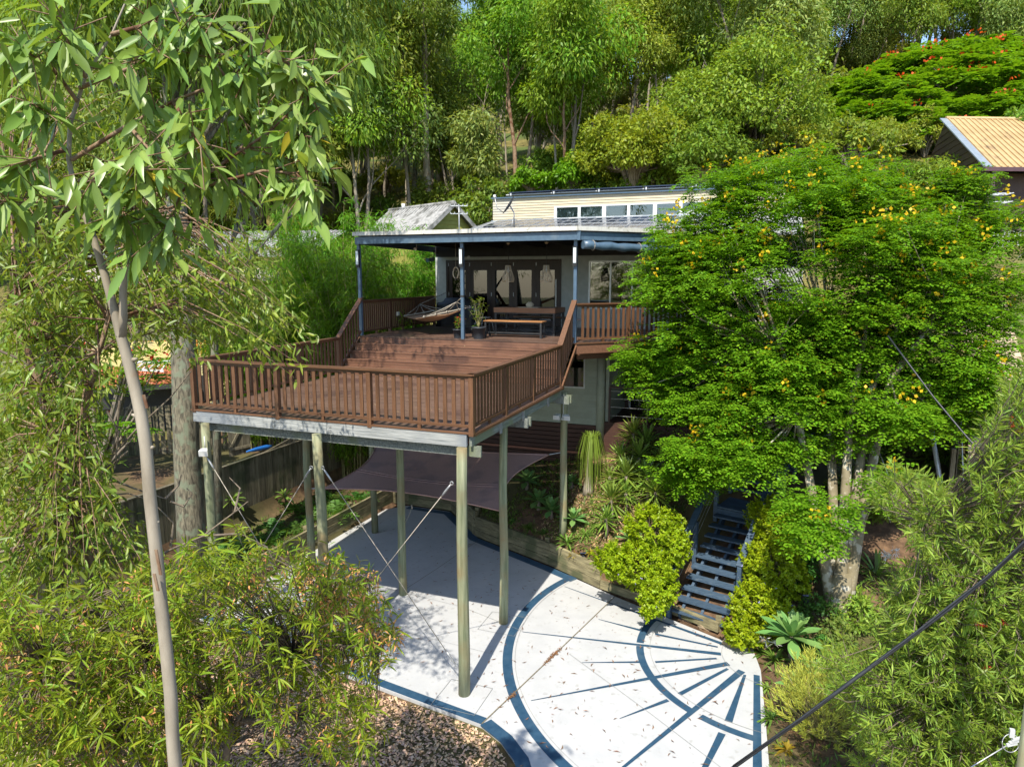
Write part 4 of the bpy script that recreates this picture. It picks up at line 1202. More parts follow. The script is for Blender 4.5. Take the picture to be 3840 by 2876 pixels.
# ================================================================ NAVY STAIRS
st = thing('navy_stairs', (3.5, 4.1, 0), 'steep navy blue timber stairs climbing through the garden', 'stairs')
sd_ = unit(np.array([.285, .958])); sw = np.array([sd_[1], -sd_[0]])
S0 = np.array([2.96, 4.18])
RUNS, RISE, SWD = .25, .172, 1.20
def sp3(t, w, z): 
    p = S0+sd_*t+sw*w
    return (p[0], p[1], z)
def tread(t, z, w0=0.0, w1=SWD, dep=.24):
    MB().bar(sp3(t+dep/2, w0, z-.02), sp3(t+dep/2, w1, z-.02), dep, .04).build('tread', M['navy'], st)
segs = []
t = 0.0; z = .0
for k in range(10):
    z += RISE; tread(t, z); t += RUNS
t1, z1 = t, z
b = MB()
for w in (.16, .60, 1.04):
    MB().bar(sp3(.10, w, -.02), sp3(t1+.05, w, z1-.12), .06, .20).build('stringer', M['navy'], st)
# landing boards
for k in range(8):
    MB().bar(sp3(t+.07+k*.142, 0, z1+RISE-.02), sp3(t+.07+k*.142, SWD, z1+RISE-.02), .138, .04).build('landing_board', M['navy'], st)
MB().bar(sp3(t+.01, 0, z1+RISE-.15), sp3(t+.01, SWD, z1+RISE-.15), .03, .20).build('landing_fascia', M['navy'], st)
t += 1.15; z = z1+RISE
t2, z2 = t, z
for k in range(7):
    z += RISE; tread(t, z); t += RUNS
for w in (.16, 1.04):
    MB().bar(sp3(t2-.05, w, z2-.12), sp3(t+.05, w, z-.12), .06, .20).build('stringer', M['navy'], st)
for k in range(8):
    MB().bar(sp3(t+.07+k*.142, 0, z+RISE-.02), sp3(t+.07+k*.142, SWD+.6, z+RISE-.02), .138, .04).build('landing_board', M['navy'], st)
MB().bar(sp3(t+.01, 0, z+RISE-.15), sp3(t+.01, SWD+.6, z+RISE-.15), .03, .24).build('landing_fascia', M['navy'], st)
t3, z3 = t, z+RISE
for k in range(5):
    tread(t3+1.15+RUNS*k, z3+RISE*(k+1))
# handrails with posts
for w in (-.06, SWD+.06):
    P = [(-.02, RISE*.6), (t1, z1+RISE), (t2, z2), (t3, z3), (t3+1.0, z3)]
    hr = MB()
    H = .95
    pts = [sp3(P[0][0], w, P[0][1]+H), sp3(P[1][0]+.1, w, P[1][1]+H+.05), sp3(P[2][0]-.05, w, P[2][1]+H), sp3(P[3][0], w, P[3][1]+H), sp3(P[4][0], w, P[4][1]+H)]
    if w > 0:
        pts[0] = sp3(.55, w, .55/RUNS*RISE+H)
    for a, c in zip(pts[:-1], pts[1:]): hr.bar(a, c, .14, .045)
    h_ = hr.build('handrail', M['navy'], st)
    if w < 0: hr2 = MB()
    for (tt, zz) in ((0.0, 0.0), (1.35, 1.35/RUNS*RISE*.9), (t1+.1, z1), (t2-.05, z2), (t2+.9, z2+.9/RUNS*RISE), (t3+.05, z3)):
        if w > 0 and tt < .5: tt = .6; zz = .35
        MB().bar(sp3(tt, w, zz-.25), sp3(tt, w, zz+H+.03), .09, .09, up=(sd_[0], sd_[1], 0)).build('stair_post', M['navy'], h_)
    for dz in (.25, .45, .65):
        MB().bar(tuple(np.array(pts[0])-np.array([0, 0, dz])), tuple(np.array(pts[1])-np.array([0, 0, dz])), .008, .008).build('guard_wire', M['grey_metal'], h_)
sp_ = thing('edging_post', (2.78, 4.36, 0), 'short split grey timber post at the foot of the navy stairs', 'post')
b = MB(); b.tube([(0, 0, -.05), (.005, 0, .2), (0, .004, .36)], [.085, .08, .078], k=10); b.build('post_body', M['sleeper'], sp_, local=True)
for k, (x, y, s, lb) in enumerate(((4.45, 3.55, .26, 'large tan rock at the driveway corner below the right hedge'), (4.78, 3.62, .16, 'small brown rock beside the large tan rock'), (3.72, 4.05, .12, 'flat stone under the bottom stair tread'), (3.30, 4.28, .11, 'small stone under the left of the bottom tread'))):
    rg_ = np.random.default_rng(40+k); b = MB(); vs = []; fs = []
    for i in range(7):
        for j in range(12):
            ph = math.pi*i/6; a = 2*math.pi*j/12
            r = s*(1+.22*math.sin(a*2+k)+.15*math.sin(3*a+ph*2)+rg_.uniform(-.09, .09))
            vs.append((r*math.sin(ph)*math.cos(a)*1.25, r*math.sin(ph)*math.sin(a), r*math.cos(ph)*.8))
    for i in range(6):
        for j in range(12): fs.append((i*12+j, (i+1)*12+j, (i+1)*12+(j+1) % 12, i*12+(j+1) % 12))
    b.add(vs, fs)
    o = link('rock', b.mesh('rock', M['rock']), None, (x, y, float(zg(x, y))+s*.35)); tag(o, lb, 'rock', 'rocks beside the driveway')

# solar garden lights
def garden_light(px, py, label, rz=0.3):
    c = ground_hit(px, py); o = thing('garden_light', c, label, 'garden light', 'small solar garden lights in the mulch', rz)
    MB().tube([(0, 0, -.05), (0, 0, .22)], .014, k=6).build('spike', M['black_metal'], o, local=True)
    MB().bar((0, .07, .21), (0, -.09, .30), .15, .03).build('solar_face', M['solar'], o, local=True)
    MB().tube([(0, -.02, .18), (0, -.12, .20)], [.035, .05], k=10).build('lamp_head', M['black_metal'], o, local=True)
garden_light(2186, 2110, 'small solar light on the mulch below the right deck pole')
garden_light(2958, 2312, 'small solar light in the mulch right of the stair hedge')
garden_light(3015, 2275, 'small black garden light near the flowering tree trunk')
garden_light(2970, 2650, 'small solar light in the mulch by the right driveway edge')

# ================================================================ FENCES
def paling_fence(name, p, q, zb_fn, h, label, pw=.10, gap=.012, cap=True, lap=False, posts=2.4, slope_top=None):
    p, q = np.array(p, float), np.array(q, float); d = unit(q-p); L = np.linalg.norm(q-p); s = np.array([-d[1], d[0]])
    o = thing(name, (*p, float(zb_fn(p))), label, 'fence')
    n = int(L/(pw+gap)); rr = random.Random(n)
    for k in range(n):
        c = p+d*(k+.5)*(pw+gap); z0 = float(zb_fn(c)); zt = slope_top(c) if slope_top else z0+h
        off = (.022 if (lap and k % 2) else 0)
        c2 = c+s*off
        MB().bar((c2[0], c2[1], z0-.1), (c2[0], c2[1], zt+rr.uniform(-.012, .012)), .018, pw, up=(d[0], d[1], 0)).build('paling', M['paling'], o)
    for fz in (.25, .8):
        MB().bar((*(p+s*.05), float(zb_fn(p))+h*fz), (*(q+s*.05), float(zb_fn(q))+h*fz), .04, .07).build('fence_rail', M['paling'], o)
    if cap:
        zt = (slope_top(p), slope_top(q)) if slope_top else (float(zb_fn(p))+h, float(zb_fn(q))+h)
        MB().bar((*p, zt[0]+.012), (*q, zt[1]+.012), .10, .03).build('fence_cap', M['paling'], o)
    for k in range(int(L/posts)+1):
        c = p+d*min(k*posts, L)+s*.09
        MB().cbox((c[0], c[1], float(zb_fn(c))+h/2), (.09, .09, h)).build('fence_post', M['paling'], o)
    return o
paling_fence('paling_fence', (-8.84, -3.4), (-8.84, 11.5), lambda c: zg(-8.7, c[1])+.0, 1.75, 'close boarded paling fence running back beside the fern bed', slope_top=lambda c: 2.46+.02*c[1]*0)
paling_fence('paling_fence', (-15.6, 3.2), (-9.3, 8.9), lambda c: 1.95, 1.55, 'gapped dark paling fence in the neighbouring yard', pw=.13, gap=.05, cap=False, lap=True)
gt = thing('timber_gate', (-10.6, 6.0, 2.0), 'open pale timber gate in the neighbouring yard', 'gate', None, math.radians(75))
for k in range(6): MB().cbox((-.32+k*.125, 0, .80), (.115, .02, 1.55)).build('gate_board', M['paling'], gt, local=True)
b = MB(); b.bar((-.36, -.03, .25), (.36, -.03, .25), .03, .08); b.bar((-.36, -.03, 1.35), (.36, -.03, 1.35), .03, .08); b.bar((-.34, -.03, .3), (.34, -.03, 1.3), .03, .07)
b.build('gate_brace', M['paling'], gt, local=True)
# right boundary: palings, downpipe-like pole and path
paling_fence('paling_fence', (8.9, 7.6), (9.9, 13.5), lambda c: float(zg(c[0], c[1])), 1.5, 'short grey paling fence on the slope by the neighbouring path', pw=.12, gap=.02, cap=False)
pth = tag(MB().add([(x, y, float(zg(x, y))+.05) for x, y in ((9.2,7.5),(10.7,7.5),(11.6,12.5),(11.9,16.5),(10.6,16.5),(10.1,12.5))], [(0,1,2,5),(5,2,3,4)]).build('garden_path', mat('sandy path', (.34,.25,.17), (.46,.35,.25), rough=.9, scale=6)), kind='structure', label='sandy path up the slope beside the right boundary')
for i, (a, c, lb) in enumerate((((3455, 1385, 17.5), (3528, 1815, 16.2), 'pale blue painted pole leaning beside the right boundary path'), ((3745, 1500, 15.5), (3758, 1800, 14.8), 'short pale blue pole right of the sandy path'), ((3600, 1500, 16), (3612, 1785, 15.5), 'thin grey stake beside the sandy path'))):
    p, q = at(*a), at(*c)
    o = tag(MB().tube([p, (p+q)/2, q+unit(q-p)*1.2], .016 if i == 2 else .055, k=10).build('garden_pole', M['grey_metal'] if i == 2 else M['alu']), lb, 'pole')
tarp = tag(MB().tube([on(925, 1693, 0, -8.95), on(960, 1685, 0, -9.0), on(1000, 1676, 0, -9.0), on(1020, 1672, 0, -8.95)], [.02, .06, .07, .02], k=8).build('blue_tarp', M['blue_plastic']), 'rolled blue plastic lying behind the near paling fence', 'tarp')

# ================================================================ NEIGHBOURING BUILDINGS
def corrugated(b, a, c, d, e, n, t=.03, mi=0):
    a, c, d, e = (np.array(p, float) for p in (a, c, d, e))
    b.slab(a, c, d, e, t, mi)
    nn = unit(np.cross(c-a, e-a))
    for k in range(n):
        u = (k+.5)/n
        p, q = a+(c-a)*u, e+(d-e)*u
        b.bar(p+nn*(t+.012), q+nn*(t+.012), np.linalg.norm(c-a)/n*.45, .035, mi, up=nn)
    return b
# grey roofed gable house, left rear
gh = thing('gable_house', (-11.3, 22, 7.0), 'small olive house with a lichen grey gable roof behind the patio', 'house')
ap = at(1690, 764, 34); rd = unit(np.array([-.90, .44, 0])); gd = np.array([rd[1], -rd[0], 0])*-1
gd = unit(np.array([.44, .90, 0]))
hw, drop = 1.9, 1.55
F0, F1 = ap-gd*hw-np.array([0,0,drop]), ap+gd*hw-np.array([0,0,drop])
b = MB(); RL = 5.5
e_ = -rd*.30
corrugated(b, F0+e_, ap+e_, ap+rd*RL, F0+rd*RL, 1); corrugated(b, ap+e_, F1+e_, F1+rd*RL, ap+rd*RL, 1)
nn = 22
for k in range(nn):
    u = (k+.5)/nn
    c = e_*(1-u)+rd*RL*u
    b.bar(F0+c+np.array([0,0,.045]), ap+c+np.array([0,0,.045]), .12, .05); b.bar(F1+c+np.array([0,0,.045]), ap+c+np.array([0,0,.045]), .12, .05)
b.tube([ap+e_+np.array([0,0,.05]), ap+rd*RL+np.array([0,0,.05])], .09, k=8)
b.build('roof', M['fibro_roof'], gh)
for (p, q) in ((F0, ap), (F1, ap)): MB().bar(p+e_*1.08+np.array([0,0,-.04]), q+e_*1.08+np.array([0,0,-.04]), .05, .20).build('barge_board', M['fibro_roof'], gh)
nb = 8
for k in range(nb):
    z0, z1 = drop*k/nb, drop*(k+1)/nb
    w0, w1 = (hw-.12)*(1-z0/drop), (hw-.12)*(1-z1/drop)
    c0 = ap-np.array([0,0,drop-z0+.05]); c1 = ap-np.array([0,0,drop-z1+.05])
    o_ = -rd*.02
    MB().add([c0-gd*w0+o_*1.5, c0+gd*w0+o_*1.5, c1+gd*w1, c1-gd*w1, c0-gd*w0+rd*.05, c0+gd*w0+rd*.05, c1+gd*w1+rd*.05, c1-gd*w1+rd*.05], [(0,1,2,3),(7,6,5,4),(0,4,5,1),(1,5,6,2),(2,6,7,3),(3,7,4,0)]).build('weatherboard', M['olive_board'], gh)
c = ap-np.array([0,0,drop+1.6])
MB().slab(c-gd*(hw-.15)-np.array([0,0,2]), c+gd*(hw-.15)-np.array([0,0,2]), c+gd*(hw-.15)+np.array([0,0,1.58]), c-gd*(hw-.15)+np.array([0,0,1.58]), .12).build('end_wall', M['olive_board'], gh)
MB().slab(c-gd*(hw-.15)-np.array([0,0,2]), c-gd*(hw-.15)+rd*5-np.array([0,0,2]), c-gd*(hw-.15)+rd*5+np.array([0,0,1.5]), c-gd*(hw-.15)+np.array([0,0,1.5]), .12).build('side_wall', M['olive_board'], gh)
MB().tube([ap+rd*4.1+np.array([0,0,.0]), ap+rd*4.1+np.array([0,0,.30])], .10, k=10).build('roof_vent', M['white_paint'], gh)

# low house on the left with two grey roofs and a red roofed carport
lh = thing('yellow_house', (-17, 12, 2.2), 'low yellow house with grey corrugated roofs behind the bamboo', 'house')
b = MB(); corrugated(b, (-22.5, 10.6, 8.3), (-12.8, 12.4, 8.3), (-13.8, 17.0, 9.6), (-22.5, 15.6, 9.6), 40); b.build('roof', M['fibro_roof'], lh)
b = MB(); corrugated(b, (-22.0, 9.2, 7.35), (-12.4, 11.0, 7.35), (-12.8, 12.9, 7.9), (-22.4, 11.1, 7.9), 40); b.build('veranda_roof', mat('pale veranda roof', (.42,.37,.31), (.52,.46,.40), rough=.7, scale=3), lh)
MB().slab((-22.2, 11.2, 2.0), (-12.9, 12.9, 2.0), (-12.9, 12.9, 8.3), (-22.2, 11.2, 8.3), .15).build('front_wall', M['yellow_wall'], lh)
MB().slab((-12.9, 12.9, 2.0), (-13.8, 17.0, 2.0), (-13.8, 17.0, 8.4), (-12.9, 12.9, 8.3), .15).build('side_wall', M['yellow_wall'], lh)
for k in range(4):
    x = -20.5+k*2.1; y = 11.2+(x+22.2)*.183
    MB().slab((x, y-.03, 4.7), (x+1.2, y+.19, 4.7), (x+1.2, y+.19, 6.0), (x, y-.03, 6.0), .04).build('window', M['soffit'], lh)
cp = thing('carport', (-15.6, 7.4, 2.0), 'rust red flat roofed carport beside the yellow house', 'carport')
b = MB(); corrugated(b, at(330, 1462, 23.3), at(716, 1432, 23.3), at(716, 1366, 25.6), at(330, 1385, 25.6), 26); b.build('roof', M['rust_roof'], cp)
c0, c1 = at(330, 1472, 23.35), at(716, 1442, 23.35)
MB().bar(c0, c1, .06, .16).build('fascia_board', M['soffit'], cp)
w0, w1 = at(330, 1350, 25.9), at(720, 1335, 25.9)
MB().slab((w0[0], w0[1], 4.0), (w1[0], w1[1], 4.0), (w1[0], w1[1], 5.1), (w0[0], w0[1], 5.1), .1).build('rear_wall', M['yellow_wall'], cp)
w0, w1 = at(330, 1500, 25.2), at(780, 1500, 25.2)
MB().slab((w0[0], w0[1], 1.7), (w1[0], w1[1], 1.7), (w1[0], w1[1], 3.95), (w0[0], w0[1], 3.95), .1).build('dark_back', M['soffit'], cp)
for px in (352, 700):
    c = at(px, 1480, 23.5); MB().cbox((c[0], c[1], 2.75), (.10, .10, 2.1)).build('post', M['soffit'], cp)
of = thing('balcony_rail', at(560, 1300, 26.2), 'orange stained slat balcony rail above the carport roof', 'railing')
for k in range(34):
    c = at(470+k*15, 1318-k*.3, 26.2); MB().cbox((c[0], c[1], c[2]), (.085, .03, .78)).build('slat', M['orange_rail'], of)
p, q = at(465, 1322, 26.3), at(985, 1312, 26.3)
b = MB(); b.bar(p+np.array([0,0,-.3]), q+np.array([0,0,-.3]), .05, .08); b.bar(p+np.array([0,0,.35]), q+np.array([0,0,.35]), .06, .08); b.build('rail', M['orange_rail'], of)
ld = thing('ladder', at(540, 1385, 24.6), 'aluminium ladder lying on the rust red carport roof', 'ladder')
a0_, a1_, b0_, b1_ = at(496, 1363, 24.9), at(640, 1360, 24.9), at(452, 1388, 24.2), at(616, 1397, 24.2)
for e in (a0_, a1_, b0_, b1_): e[2] += .05
MB().bar(a0_, a1_, .06, .07).build('side_rail', M['alu'], ld); MB().bar(b0_, b1_, .06, .07).build('side_rail', M['alu'], ld)
for k in range(7):
    u = .06+k*.145
    MB().bar(a0_+(a1_-a0_)*u, b0_+(b1_-b0_)*u, .05, .04).build('rung', M['alu'], ld)

# tan roofed house on the right
rh = thing('tan_roof_house', (15, 27, 8.5), 'dark brown house with a tan ribbed metal roof on the right slope', 'house')
R0 = at(3545, 449, 34); E0 = at(3716, 630, 27.5)
along = unit(np.array([_r[0], _r[1]+.06, 0])); 
R1, E1 = R0+along*11, E0+along*11
b = MB(); nrib = 40
b.slab(E0, E1, R1, R0, .04)
nn_ = unit(np.cross(E1-E0, R0-E0))
for k in range(nrib):
    u = (k+.5)/nrib
    b.bar(E0+(E1-E0)*u+nn_*.06, R0+(R1-R0)*u+nn_*.06, .07, .05, up=nn_)
b.tube([R0+nn_*.06, R1+nn_*.06], .10, k=6)
b.build('roof', M['tan_roof'], rh)
MB().slab(E0-along*.30+nn_*.01, E0+along*.06+nn_*.01, R0+along*.06+nn_*.01, R0-along*.30+nn_*.01, .05).build('barge_flashing', M['flashing'], rh)
MB().bar(E0-along*.3+np.array([0,-.06,-.06]), E1+np.array([0,-.06,-.06]), .14, .16).build('gutter', M['purple_trim'], rh)
back = R0+(R0-E0)*.75*np.array([1,1,-1])
gp0 = E0+np.array([0,0,-.15]); gp1 = R0+np.array([0,0,-.15]); gp2 = np.array([back[0], back[1], gp0[2]])
nbr = 14
# gable end wall in weatherboards (faces left)
zlo = gp0[2]-3.2
H_ = gp1[2]-zlo
for k in range(22):
    z0 = zlo+H_*k/22; z1 = zlo+H_*(k+1)/22
    def edge(z):
        if z <= gp0[2]: return gp0[:2], gp2[:2]
        u = (z-gp0[2])/(gp1[2]-gp0[2]); return gp0[:2]*(1-u)+gp1[:2]*u, gp2[:2]*(1-u)+gp1[:2]*u
    a_, c_ = edge(z0+.01); e_, g_ = edge(z1)
    nrm = -along[:2]*.03
    MB().add([(*(a_+nrm), z0+.004), (*(c_+nrm), z0+.004), (*g_, z1), (*e_, z1), (*(a_-nrm), z0+.004), (*(c_-nrm), z0+.004), (*(g_-nrm), z1), (*(e_-nrm), z1)],
             [(0,1,2,3),(7,6,5,4),(0,4,5,1),(1,5,6,2),(2,6,7,3),(3,7,4,0)]).build('weatherboard', M['brown_wall'], rh)
fw = E0+np.array([0, .9, 0])
MB().slab((*(fw+along*.2)[:2], zlo), (*(fw+along*11)[:2], zlo), (*(fw+along*11)[:2], E0[2]-.1), (*(fw+along*.2)[:2], E0[2]-.1), .1).build('front_wall', M['brown_wall'], rh)
for k in range(3):
    c0 = fw+along*(1.0+k*2.4)-np.array([0,.03,0]); c1 = c0+along*1.7
    wv = MB().slab((*c0[:2], E0[2]-1.75), (*c1[:2], E0[2]-1.75), (*c1[:2], E0[2]-.35), (*c0[:2], E0[2]-.35), .03).build('window', M['glass_dark'], rh)
    MB().slab((*(c0+np.array([0,.04,0]))[:2], E0[2]-1.7), (*(c1+np.array([0,.04,0]))[:2], E0[2]-1.7), (*(c1+np.array([0,.04,0]))[:2], E0[2]-.4), (*(c0+np.array([0,.04,0]))[:2], E0[2]-.4), .02).build('curtain', mat('teal curtain', (.03,.10,.11), (.05,.16,.17), rough=.8, scale=6), wv)
MB().cbox(E0+along*.15+np.array([0,0,-.42]), (.12,.12,.62)).build('eave_post', M['purple_trim'], rh)
vr = thing('veranda', E0+along*1.5+np.array([0,-.6,-4.6]), 'veranda with white balusters below the tan roofed house', 'veranda')
vz = on(3800, 950, 1, E0[1]-.8)[2]
v0, v1 = E0+np.array([-.5,-.8,0]), E0+along*9+np.array([0,-.8,0])
MB().bar((*v0[:2], vz-.10), (*v1[:2], vz-.10), .2, .16).build('floor_beam', M['purple_trim'], vr)
MB().bar((*v0[:2], vz+.95), (*v1[:2], vz+.95), .08, .07).build('top_rail', M['purple_trim'], vr)
MB().bar((*v0[:2], vz+.06), (*v1[:2], vz+.06), .06, .06).build('bottom_rail', M['white_paint'], vr)
for k in range(44):
    c = v0+(v1-v0)*(k+.5)/44; MB().cbox((c[0], c[1], vz+.5), (.09, .03, .84)).build('baluster', M['white_paint'], vr)
for k in range(4):
    c = v0+(v1-v0)*k/3; MB().cbox((c[0], c[1], vz+.35), (.13, .13, 2.2)).build('veranda_post', M['purple_trim'], vr)
    MB().cbox((c[0], c[1], vz-2.4), (.16, .16, 4.5)).build('stump', M['purple_trim'], vr)
MB().slab((v0[0], v0[1]+.5, vz-4.4), (v1[0], v1[1]+.5, vz-4.4), (v1[0], v1[1]+.5, vz-.2), (v0[0], v0[1]+.5, vz-.2), .1).build('under_wall', M['brown_wall'], vr)
ac = at(3752, 752, 26.0)
antenna((ac[0], ac[1], ac[2]-1.0), 1.25, 'bare tv antenna in front of the tan roofed house', YAW*-1+1.3, 1.15, 6)

# ================================================================ VEGETATION
def bark(n, a, b, **k): return mat(n, a, b, rough=.9, stretch=(5,5,1), scale=4.5, bump=.9, **k)
M['bark_pale'] = mat('pale smooth gum bark', (.20,.17,.125), (.34,.30,.235), rough=.7, stretch=(3,3,.8), scale=2, c3=(.24,.155,.09), s3=2.5, t3=(.60,.68))
M['bark_grey'] = bark('grey gum bark', (.13,.105,.08), (.26,.22,.175), rnd=.25)
M['bark_rough'] = bark('rough lichened bark', (.045,.04,.028), (.20,.18,.125), c3=(.15,.17,.115), s3=5)
M['bark_red'] = bark('peeling red brown bark', (.14,.075,.04), (.28,.20,.13), c3=(.11,.05,.025), s3=4)
M['bark_mottle'] = mat('mottled leopard bark', (.15,.125,.075), (.23,.195,.12), rough=.75, scale=3, c3=(.40,.37,.29), s3=5, t3=(.54,.60))
M['twig'] = mat('grey brown twig', (.10,.075,.052), (.20,.16,.12), rough=.8, scale=10)
G['hill_a'] = leaf_mat('olive gum leaf', (0.195,0.265,0.035), trans=.42, rnd=.22, hue=.02)
G['hill_b'] = leaf_mat('bright gum leaf', (0.190,0.320,0.030), trans=.45, rnd=.15, hue=.015)
G['hill_c'] = leaf_mat('grey green gum leaf', (0.185,0.255,0.060), trans=.38, rnd=.2, hue=.02)
G['bush_y'] = leaf_mat('yellow green bush leaf', (0.230,0.300,0.025), trans=.42, rnd=.12)
G['bush_d'] = leaf_mat('mid green bush leaf', (0.180,0.260,0.028), trans=.38, rnd=.15)
G['under'] = leaf_mat('undergrowth leaf', (0.180,0.255,0.034), trans=.4, rnd=.35, hue=.03)
G['gum'] = leaf_mat('large gum leaf', (0.195,0.295,0.060), trans=.36, rough=.36, spec=.5, rnd=.22, hue=.015)
G['droop'] = leaf_mat('drooping gum leaf', (0.185,0.265,0.032), trans=.40, rough=.4, spec=.4, rnd=.1)
G['canopy'] = leaf_mat('dark canopy leaf', (0.145,0.215,0.032), trans=.4, rnd=.1)
G['acacia'] = leaf_mat('wattle leaf', (0.255,0.310,0.024), trans=.42, rough=.4, rnd=.1)
G['pod'] = leaf_mat('brown seed pod', (0.432,0.216,0.078), trans=.12, rough=.7, rnd=.0, hue=0)
G['bottle'] = leaf_mat('bottlebrush leaf', (0.195,0.315,0.045), trans=.38, rough=.4, rnd=.1)
G['bamboo'] = leaf_mat('bamboo leaf', (0.150,0.295,0.022), trans=.45, rnd=.1)
G['leopard'] = leaf_mat('feathery bright leaf', (0.135,0.275,0.012), trans=.40, rough=.4, rnd=.05, hue=.005, tcol=(1.4,1.3,.4))
G['poinciana'] = leaf_mat('poinciana frond', (0.150,0.275,0.014), trans=.42, rnd=.05)
G['duranta'] = leaf_mat('lime hedge leaf', (0.245,0.365,0.012), trans=.40, rough=.4, rnd=.05)
G['agave'] = leaf_mat('agave leaf', (0.150,0.294,0.084), trans=.18, rough=.45, rnd=.12)
G['yucca'] = leaf_mat('yucca leaf', (0.179,0.283,0.044), trans=.3, rough=.35, spec=.5, rnd=.12)
G['strap'] = leaf_mat('strap leaf', (0.159,0.269,0.048), trans=.32, rough=.35, spec=.5, rnd=.2, hue=.015)
G['fern'] = leaf_mat('fern frond', (0.083,0.193,0.036), trans=.4, rnd=.15)
G['pencil'] = leaf_mat('yellow pencil stem', (0.414,0.428,0.076), trans=.25, rnd=.05)
G['weed'] = leaf_mat('low groundcover', (0.138,0.207,0.041), trans=.35, rnd=.1)
M['yellow_flower'] = leaf_mat('yellow petal', (.62,.42,.015), trans=.35, rnd=0, hue=0, tcol=(1.2,1.1,.6))
M['orange_flower'] = leaf_mat('orange red petal', (.62,.085,.012), trans=.3, rnd=0, hue=0, tcol=(1.2,.9,.7))
M['white_flower'] = leaf_mat('white petal', (.78,.78,.74), trans=.3, rnd=0, hue=0, tcol=(1,1,1))
M['lilac_flower'] = leaf_mat('lilac petal', (.45,.40,.72), trans=.3, rnd=0, hue=0, tcol=(1,1,1))
M['pink_flower'] = leaf_mat('pink petal', (.60,.30,.34), trans=.3, rnd=0, hue=0, tcol=(1,1,1))
UPV = np.array([0, 0, 1.0])

def limb(rng, p, d, L, n=6, wander=.18, lift=.05):
    pts = [np.array(p, float)]; d = unit(np.array(d, float))
    for k in range(n):
        d = unit(d+rng.normal(size=3)*wander+UPV*lift)
        pts.append(pts[-1]+d*L/n)
    return pts, d
def tree_skeleton(rng, H, r0, bare=.4, nl=6, spread=.5, lean=.06, sub=4, limbL=.38, forks=1, up=.10, minr=.012, k0=8):
    """trunk with limbs; returns mesh builder and the list of twig ends (point, direction)"""
    b = MB(); tips = []
    for f in range(forks):
        a = rng.uniform(0, 6.28)
        d0 = np.array([math.cos(a)*(lean+(.16 if forks > 1 else 0)), math.sin(a)*(lean+(.16 if forks > 1 else 0)), 1])
        pts, d = limb(rng, (0, 0, -.3), d0, H*.92*(1 if f == 0 else rng.uniform(.75, .95)), 9, .06, .05)
        rr = [r0*(1-.86*(i/9))*(1.25 if i == 0 else 1) for i in range(10)]
        b.tube(pts, rr, k=k0)
        tips.append((pts[-1], d))
        P = np.array(pts)
        for k in range(nl):
            t = bare+(1-bare)*(k+rng.random())/nl; t = min(t, .97)
            i = t*9; i0 = int(i); q = P[i0]*(1-(i-i0))+P[min(i0+1, 9)]*(i-i0)
            az = k*2.4+rng.uniform(-.5, .5)+f
            dl = np.array([math.cos(az)*spread, math.sin(az)*spread, .75])
            L = H*limbL*(1.15-.6*t)*rng.uniform(.75, 1.2)
            lp, ld = limb(rng, q, dl, L, 5, .17, up)
            r1 = max(minr*1.6, r0*(1-.86*t)*.55)
            b.tube(lp, [r1*(1-.8*j/5) for j in range(6)], k=5, caps=False)
            tips.append((lp[-1], ld))
            for s in range(sub):
                j = rng.integers(1, 5); u = rng.random(); c = lp[j]*(1-u)+lp[j+1]*u
                ds = unit(ld+rand_dirs(rng, 1)[0]*.95+UPV*.15)
                sp_, sd2 = limb(rng, c, ds, L*rng.uniform(.3, .55), 3, .2, .05)
                b.tube(sp_, [max(minr*.6, r1*.35)*(1-.6*q_/3) for q_ in range(4)], k=4, caps=False)
                tips.append((sp_[-1], sd2))
    return b, tips
def clump(lf, rng, c, rad, n, L, W, droop, out=.6, hang=.5, tint=.3, flat=.75, up_n=.4, jit=.5, mi=0):
    """leaves over a loose ball round c, longer on its skin than inside"""
    dd = rand_dirs(rng, n); r = rad*rng.uniform(.35, 1.0, n)**.6
    P = c+dd*np.stack([r, r, r*flat], 1)
    D = unit(dd*out+rand_dirs(rng, n)*jit+np.array([0, 0, -hang]))
    N = unit(dd*.6+UPV*up_n+rand_dirs(rng, n)*.6)
    lf.blades(P, D, N, L*rng.uniform(.65, 1.25, n), W*rng.uniform(.7, 1.2, n), rng, droop=droop, tint=tint, mi=mi)

# ---- shared meshes for the forest trees on the hill
def gum_variant(seed, H, mats, bare=.42, nl=7, spread=.55, sub=4, cl=1.5, n=300, L=.32, W=.115, hang=.42, forks=1, r0=.16, limbL=.34, bk='bark_grey'):
    rng = np.random.default_rng(seed)
    b, tips = tree_skeleton(rng, H, r0, bare=bare, nl=nl, spread=spread, sub=sub, forks=forks, limbL=limbL)
    lf = LeafSet()
    for p, d in tips:
        clump(lf, rng, p+d*.25, cl*rng.uniform(.65, 1.2), int(n*rng.uniform(.6, 1.2)), L, W, .18, hang=hang, flat=.85, tint=.38, out=.75, jit=.75)
    return b.mesh('trunk', M[bk]), lf.mesh('crown', mats)
FOREST = {
 'olive': [gum_variant(101, 13, G['hill_a']), gum_variant(102, 15, G['hill_a'], bare=.5, nl=6), gum_variant(103, 11, G['hill_a'], bare=.35, forks=2, nl=5)],
 'bright': [gum_variant(111, 15, G['hill_b'], n=320, hang=.5), gum_variant(112, 12, G['hill_b'], bare=.3, n=320, hang=.5)],
 'grey': [gum_variant(121, 13, G['hill_c'], L=.30, W=.10, n=330), gum_variant(122, 10, G['hill_c'], bare=.3, forks=2, nl=5, L=.30, W=.10, n=300, bk='bark_pale')],
 'tall': [gum_variant(131, 20, G['hill_a'], bare=.52, nl=8, r0=.26, limbL=.30), gum_variant(132, 18, G['hill_a'], bare=.55, nl=7, r0=.22, limbL=.28, bk='bark_pale')],
}
